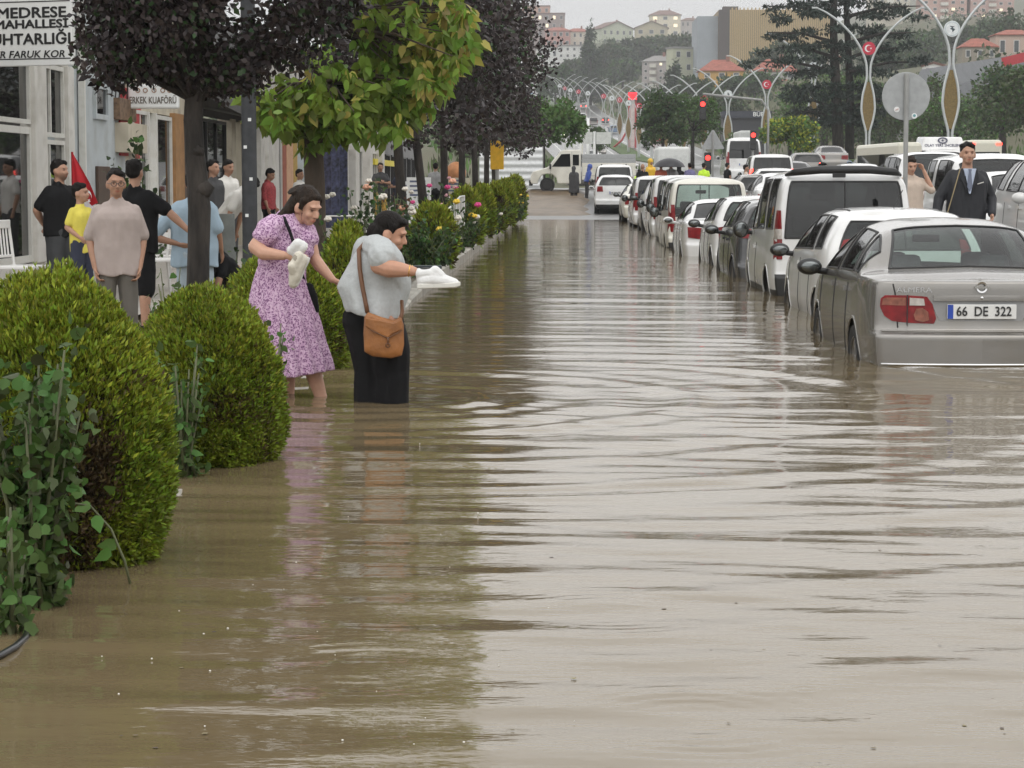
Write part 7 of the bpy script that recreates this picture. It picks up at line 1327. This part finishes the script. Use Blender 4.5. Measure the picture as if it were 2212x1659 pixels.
# --- corrugated fence, pickup, mud ---
D = 119; a, b = W(1036,392,D), W(1172,392,D); fc = thing('corrugated_fence', 'white corrugated metal site fence behind the pickup', 'fence', (a.x, D, 1.0)); zt = W(1100,318,D).z - 1.0; wd = b.x - a.x; nn = int(zt/.06); V = []
for i in range(nn+1): z = zt*i/nn; V += [(0, .04*math.sin(i*1.05), z), (wd, .04*math.sin(i*1.05), z)]
k = MB(); k.add(V, [(2*i,2*i+1,2*i+3,2*i+2) for i in range(nn)]); k.build('sheet', pm('fence_white', (.66,.67,.67), .5, var=.08), fc, smooth=True)
for q in range(5): k = MB(); k.box(wd*q/4-.04,wd*q/4+.04,.05,.13,-.2,zt+.05); k.build('post', postm, fc)
mud = pm('mud', (.14,.10,.06), .5, var=.3, scale=2, bump=.7, bscale=9); sheet('mud_bank', np.linspace(-2.6,1.6,30), np.linspace(92,114,50), lambda X, Y: sv(Y) + .05 + .18*vnoise(X, Y*.5, .9, 6)*sstep(92,97,Y) - .25*sstep(.6,1.6,X) - .2*(1-sstep(92,94,Y)), mud)
D = 111.5; a, b = W(1146,415,D), W(1367,415,D); tr = thing('pickup_truck', 'cream flatbed pickup with grey dropsides standing across the road', 'truck', (a.x, D, .93)); L_ = b.x - a.x; cw = 2.0
k = MB(); prof = [(.0,.55),(.02,.80),(.12,1.0),(.85,1.22),(1.45,1.98),(1.62,2.05),(2.42,2.06),(2.45,1.9),(2.45,.42),(1.32,.42),(1.25,.72),(1.05,.88),(.80,.90),(.56,.84),(.40,.62),(.36,.42),(.05,.42)]
k.prism(prof, -.95, .95, 'y'); k.build('cab', P_cream, tr, bevel=.04)
for y_ in (-.962, .952): k = MB(); k.prism([(1.05,1.24),(1.50,1.84),(1.92,1.86),(1.95,1.24)], y_, y_+.01, 'y'); k.build('side_window', glassD, tr)
k = MB(); k.prism([(2.05,1.3),(2.05,1.82),(2.35,1.82),(2.35,1.3)], -.962, -.952, 'y'); k.build('side_window', glassD, tr)
k = MB(); k.add([(.90,-.82,1.26),(.90,.82,1.26),(1.42,.74,1.93),(1.42,-.74,1.93)], [(0,1,2,3)]); o = k.build('windscreen', glassD, tr); o.location = (-.03,0,.02)
k = MB(); k.box(-.06,.10,-.92,.92,.32,.60); k.build('bumper', blackp, tr, bevel=.03); k = MB(); k.box(.92,1.02,-1.16,-.98,1.12,1.38); k.build('wing_mirror', blackp, tr, bevel=.03); k = MB(); k.box(2.02,2.10,-.975,-.955,.98,1.03); k.build('door_handle', blackp, tr)
k = MB(); k.box(.98,.99,-.957,-.951,.5,1.25); k.box(2.0,2.01,-.957,-.951,.45,1.95); k.build('panel_gap', blackp, tr)
k = MB(); k.box(2.5,L_+.1,-1.0,1.0,.62,.80); k.build('bed', P_cream, tr)
for (x0,x1,y0,y1) in ((2.5,L_+.1,-1.0,-.95),(2.5,L_+.1,.95,1.0),(2.5,2.55,-.94,.94),(L_+.05,L_+.1,-.94,.94)):
    for z0,z1,m_ in ((.82,1.20,P_cream),(1.22,1.42,P_cream),(1.42,1.62,zinc),(1.64,1.84,zinc)): k = MB(); k.box(x0,x1,y0,y1,z0,z1); k.build('dropside', m_, tr, bevel=.01)
k = MB(); k.tube([(2.52,-.8,.8),(2.52,-.8,2.3),(2.52,.8,2.3),(2.52,.8,.8)], .03, 6); k.build('headboard_rack', P_cream, tr)
for x_ in (.82, 3.75):
    for y_ in (-.82, .82): k = MB(); k.lathe([(.001,-.10),(.2,-.10),(.24,-.06),(.33,-.11),(.36,-.08),(.36,.08),(.33,.11),(.001,.10)], (x_,y_,.36), 20, 'y'); k.build('wheel', rubber, tr, smooth=40)
# --- traffic ---
q_cars = 'cars queueing on the avenue'
def acar(kind, label, px, D, rz, paint, glass=glassD, z=None, **k):
    x = W(px, 400, D).x; k.setdefault('nu', 4); k.setdefault('nv', 3); k.setdefault('seats', False); return make_car(kind, label, k.pop('cat', 'van' if kind == 'van' else 'car'), (x, D, gz(x, D)+.04 if z is None else z), rz, paint, name=k.pop('name', 'queueing_car'), group=k.pop('group', q_cars), glass=glass, **k)
acar('hatch', 'large pearl-white off-roader at the right edge facing the camera', 2268, 33.2, R(180), P_pearl, sx=1.08, sy=1.15, sz=1.16, nu=7, nv=5, z=.03, seats=True, glass=glassM)
acar('van', 'white van with black mirror facing the camera behind the person in the suit', 2088, 44, R(181), P_white, sz=.98, nu=6, nv=5, z=.1, mirrors='black', rearwin=glassD)
acar('hatch', 'white car facing the camera between the suited person and the off-roader', 2150, 36.5, R(180), P_white, nu=5, nv=4, z=.08)
pv, pb = acar('van', 'white police van with round badge and lettering above its windscreen', 2012, 98, R(180), P_white, sx=1.12, sy=1.25, sz=1.36, nu=6, nv=5, z=.30, mirrors='paint')
hb = MB(); hb.add([(-.92,2.95,2.42),(.92,2.95,2.42),(.78,2.75,2.98),(-.78,2.75,2.98),(-.95,1.0,2.42),(.95,1.0,2.42),(.80,1.1,3.02),(-.80,1.1,3.02)], [(1,0,3,2),(4,5,6,7),(0,4,7,3),(5,1,2,6),(3,7,6,2)]); hb.build('roof_box', P_white, pv, bevel=.06)
bd = MB(); n_ = 28; 
bd.lathe([(.15,-.008),(.215,-.008),(.215,.008),(.15,.008)], (0,0,0), 28, 'y'); o = bd.build('badge_ring', pm('badge_navy', (.05,.05,.10), .5), pv); o.location = (.02,2.84,2.84); o.rotation_euler = (R(-20),0,math.pi); o.scale = (.95,1,.62)
st = MB(); st.add([(0,0,0)] + [((.09 if q % 2 == 0 else .04)*math.cos(math.pi/2+q*math.pi/5), 0, (.09 if q % 2 == 0 else .04)*math.sin(math.pi/2+q*math.pi/5)) for q in range(10)], [(0,1+q,1+(q+1) % 10) for q in range(10)]); st.build('badge_star', pm('badge_navy', (.05,.05,.10), .5), o)
o = text('OLAY YERİ İNCELEME', 'lettering', pm('badge_navy', (.05,.05,.10), .5), pv, (0,2.885,2.63), (R(70),0,math.pi), .155, .004, bold=.003)
qs = [('hatch',1649,62,0,P_silver,'silver estate nearest in the queue, left side'),('hatch',1682,70,0,P_white,'white hatchback in the queue right behind the silver estate'),('van',1668,88,0,P_white,'white people carrier in the queue ahead of the hatchbacks'),('sedan',1705,58,0,P_white,'white saloon in the queue just left of the black roof spoiler'),('sedan',1720,95,0,P_grey,'dark saloon with lit brake lights in the queue'),('hatch',1745,110,0,P_silver,'silver hatchback far in the queue with lit brake lamps'),('hatch',1860,75,0,P_white,'white hatchback beyond the black roof spoiler'),('sedan',1905,95,0,P_blue,'pale blue saloon beyond the head above the spoiler'),('sedan',1800,120,0,P_silver,'silver saloon near the cedar trunks'),('van',1976,55,R(180),P_white,'white van facing the camera right behind the round sign post'),('sedan',2160,62,0,P_grey,'dark car with lit tail lamp beside the off-roader')]
for i, (kd, px, D, rz, pt, lab) in enumerate(qs): acar(kd, lab, px, D, rz, pt, lit=i in (4,5,2,10), nu=4, nv=3, far=i > 3 and i != 9, plate=False if i > 3 else None)
acar('van', 'white minibus in the queue behind the cream van roof', 1607, 122, 0, P_white, sx=1.1, sy=1.3, sz=1.38, name='minibus', cat='minibus', far=True)
def box_vehicle(name, label, cat, px0, px1, ytop, D, Lg, h, paint, winm_, group=None, rz=0, livery=None, lit=False):
    a, b = W(px0, 400, D), W(px1, 400, D); wd = b.x-a.x; x = (a.x+b.x)/2; zt = W(px0, ytop, D).z; z0 = zt - h; root = thing(name, label, cat, (x, D, z0), rz, group)
    k = MB(); k.box(-wd/2,wd/2,0,Lg,.35,h); k.build('body', paint, root, bevel=.14)
    k = MB(); k.box(-wd*.42,wd*.42,-.012,.0,h*.52,h*.84); k.build('rear_window', winm_, root, bevel=.05)
    for s_ in (-1,1): k = MB(); k.box(s_*wd/2-.012,s_*wd/2+.012,.6,Lg-.4,h*.52,h*.85); k.build('side_window', winm_, root)
    for s_ in (-1,1): k = MB(); k.box(s_*wd*.40-.12,s_*wd*.40+.12,-.02,.0,h*.93,h*.96) if lit else k.box(s_*wd*.42-.1,s_*wd*.42+.1,-.02,.0,.8,1.1); k.build('tail_lamp', lit_red if lit else lred, root)
    for s_ in (-1,1):
        for y_ in (Lg*.2, Lg*.78): k = MB(); k.lathe([(.001,-.13),(.42,-.13),(.47,-.1),(.47,.1),(.42,.13),(.001,.13)], (s_*(wd/2-.14),y_,.47), 18, 'x'); k.build('wheel', rubber, root, smooth=40)
    if livery: k = MB(); k.box(-wd*.44,wd*.44,-.022,-.013,h*.30,h*.72); k.build('livery', livery, root)
    return root
bl_ = pm('livery_brown', (.40,.28,.14), .5, var=.6, scale=1.2, col2=(.20,.05,.04)); busp = pm('bus_cream', (.62,.60,.50), .4, var=.03)
box_vehicle('bus', 'cream bus seen from behind with a brown picture panel and red top lamps', 'bus', 2092, 2164, 302, 95, 11, 3.1, busp, glassD, 'buses on the avenue', livery=bl_, lit=True)
bs = box_vehicle('bus', 'white bus turned sideways left of the police van', 'bus', 1938, 1992, 307, 88, 7.5, 2.9, busp, glassD, 'buses on the avenue', rz=R(5))
box_vehicle('box_lorry', 'white box lorry behind the black umbrella', 'lorry', 1421, 1490, 317, 124, 5.5, 2.9, pm('lorry_white', (.64,.65,.63), .5, var=.05), pm('lorry_panel', (.60,.61,.59), .5))
box_vehicle('lorry', 'white lorry with a red panel by the kiosk', 'lorry', 1596, 1630, 282, 165, 6, 3.0, pm('lorry_white', (.64,.65,.63), .5), pm('lorry_panel', (.60,.61,.59), .5))
acar('hatch', 'white off-roader with loaded roof rack facing the camera behind the pickup', 1330, 128, R(180), P_white, sx=1.1, sy=1.1, sz=1.25, rails=True, name='oncoming_car', group='oncoming cars behind the pickup', far=True)
acar('sedan', 'white saloon behind the pickup cab rack', 1252, 150, R(180), P_pearl, name='oncoming_car', group='oncoming cars behind the pickup', far=True); acar('van', 'small white van just above the pickup cab', 1238, 160, R(180), P_white, name='oncoming_car', group='oncoming cars behind the pickup', far=True); acar('sedan', 'pale saloon between the pickup bed and the crowd', 1398, 126, R(90), P_silver, name='oncoming_car', group='oncoming cars behind the pickup', far=True)
# far traffic on the climbing avenue
c0 = None; r = np.random.default_rng(150); cols_ = [P_white, P_silver, P_grey, P_red, P_white, P_blue, P_pearl]; protos = {}
names_ = {id(P_white): 'white', id(P_silver): 'silver', id(P_grey): 'dark grey', id(P_red): 'red', id(P_blue): 'blue', id(P_pearl): 'pearl'}
row = ['nearest','second','third','fourth','fifth','sixth','seventh','eighth']; cnt = {}
for i, D in enumerate([300,330,352,374,396,418,436,452,468,484,500,518,536,554,572,592,612,632,655,680,705,735,760]):
    lane = [-7.8,-4.6,4.4,7.8,-7.6,4.6][i % 6]; pt = cols_[i % 7]; kd = 'van' if i % 5 == 3 else 'hatch' if i % 2 else 'sedan'; x = float(xm(D)) + lane; key = (kd, id(pt), lane > 0)
    ck = (names_[id(pt)], kd); cnt[ck] = cnt.get(ck, 0) + 1; word = {'van': 'van', 'hatch': 'hatchback', 'sedan': 'saloon'}[kd]; lab = f'{names_[id(pt)]} {word} on the climbing avenue, {row[cnt[ck]-1]} of its kind from the camera'
    z = float(zc(D)) + .06; rz = math.atan2(-(xm(D+10)-xm(D-10)), 20) + (math.pi if lane < 0 else 0); sl = math.atan2(float(zc(D+8)-zc(D-8)), 16)*(1 if lane > 0 else -1)
    if key not in protos: o = make_car(kd, lab, word if kd == 'van' else 'car', (x, D, z), rz, pt, nu=3, nv=3, far=True, seats=False, plate=False, name='distant_car', group='cars on the climbing avenue', glass=glassD, lit=lane > 0 and i % 3 == 0)[0]; protos[key] = o
    else: o = copy_tree(protos[key], (x, D, z), rz, lab)
    o.rotation_euler = (sl, 0, rz)
    if i == 4:
        for s_ in (-1,1): k = MB(); k.disc((s_*.62,4.40,.65), .16, .08, 'y', 14); k.build('headlamp', lit_head, o)
# white posts along the verge left of the avenue
for i, (px, D, yt) in enumerate([(1222,200,225),(1240,185,250),(1254,175,262),(1270,165,255)]):
    p = W(px, 330, D); pp = thing('verge_post', ['white post furthest left on the grass verge','white post second from the left on the verge','white post third from the left on the verge','tallest white post on the verge by the signs'][i], 'post', (p.x, D, gz(p.x, D)), 0, 'white posts on the verge'); k = MB(); k.tube([(0,0,0),(0,0,W(px,yt,D).z-pp.location.z)], .11, 8); k.build('shaft', signw, pp, smooth=True)
p = W(1284, 310, 155); dp = thing('direction_sign', 'pair of pale direction boards on a white post behind the pickup', 'road sign', (p.x, 155, gz(p.x, 155))); zz = W(1284,300,155).z - dp.location.z
k = MB(); k.tube([(0,0,0),(0,0,zz+.5)], .09, 8); k.build('post', signw, dp); 
for s_ in (-1,1): k = MB(); k.box(s_*.62-.5,s_*.62+.5,-.12,-.06,zz-.35,zz+.45); k.build('board', pm('board_pale', (.55,.56,.54), .5), dp)
# --- rain haze ---
k = MB(); k.box(-520, 620, -45, 1790, -2.5, 215); o = k.build('haze', (lambda m: m)(bpy.data.materials.new('rain_haze'))); o['kind'] = 'stuff'; m = o.active_material; N, L = nt(m); N.remove(N['Principled BSDF']); v = N.new('ShaderNodeVolumePrincipled'); v.inputs['Color'].default_value = (.985,.99,1,1); v.inputs['Density'].default_value = .00036; v.inputs['Anisotropy'].default_value = .2; L.new(v.outputs[0], N['Material Output'].inputs['Volume'])
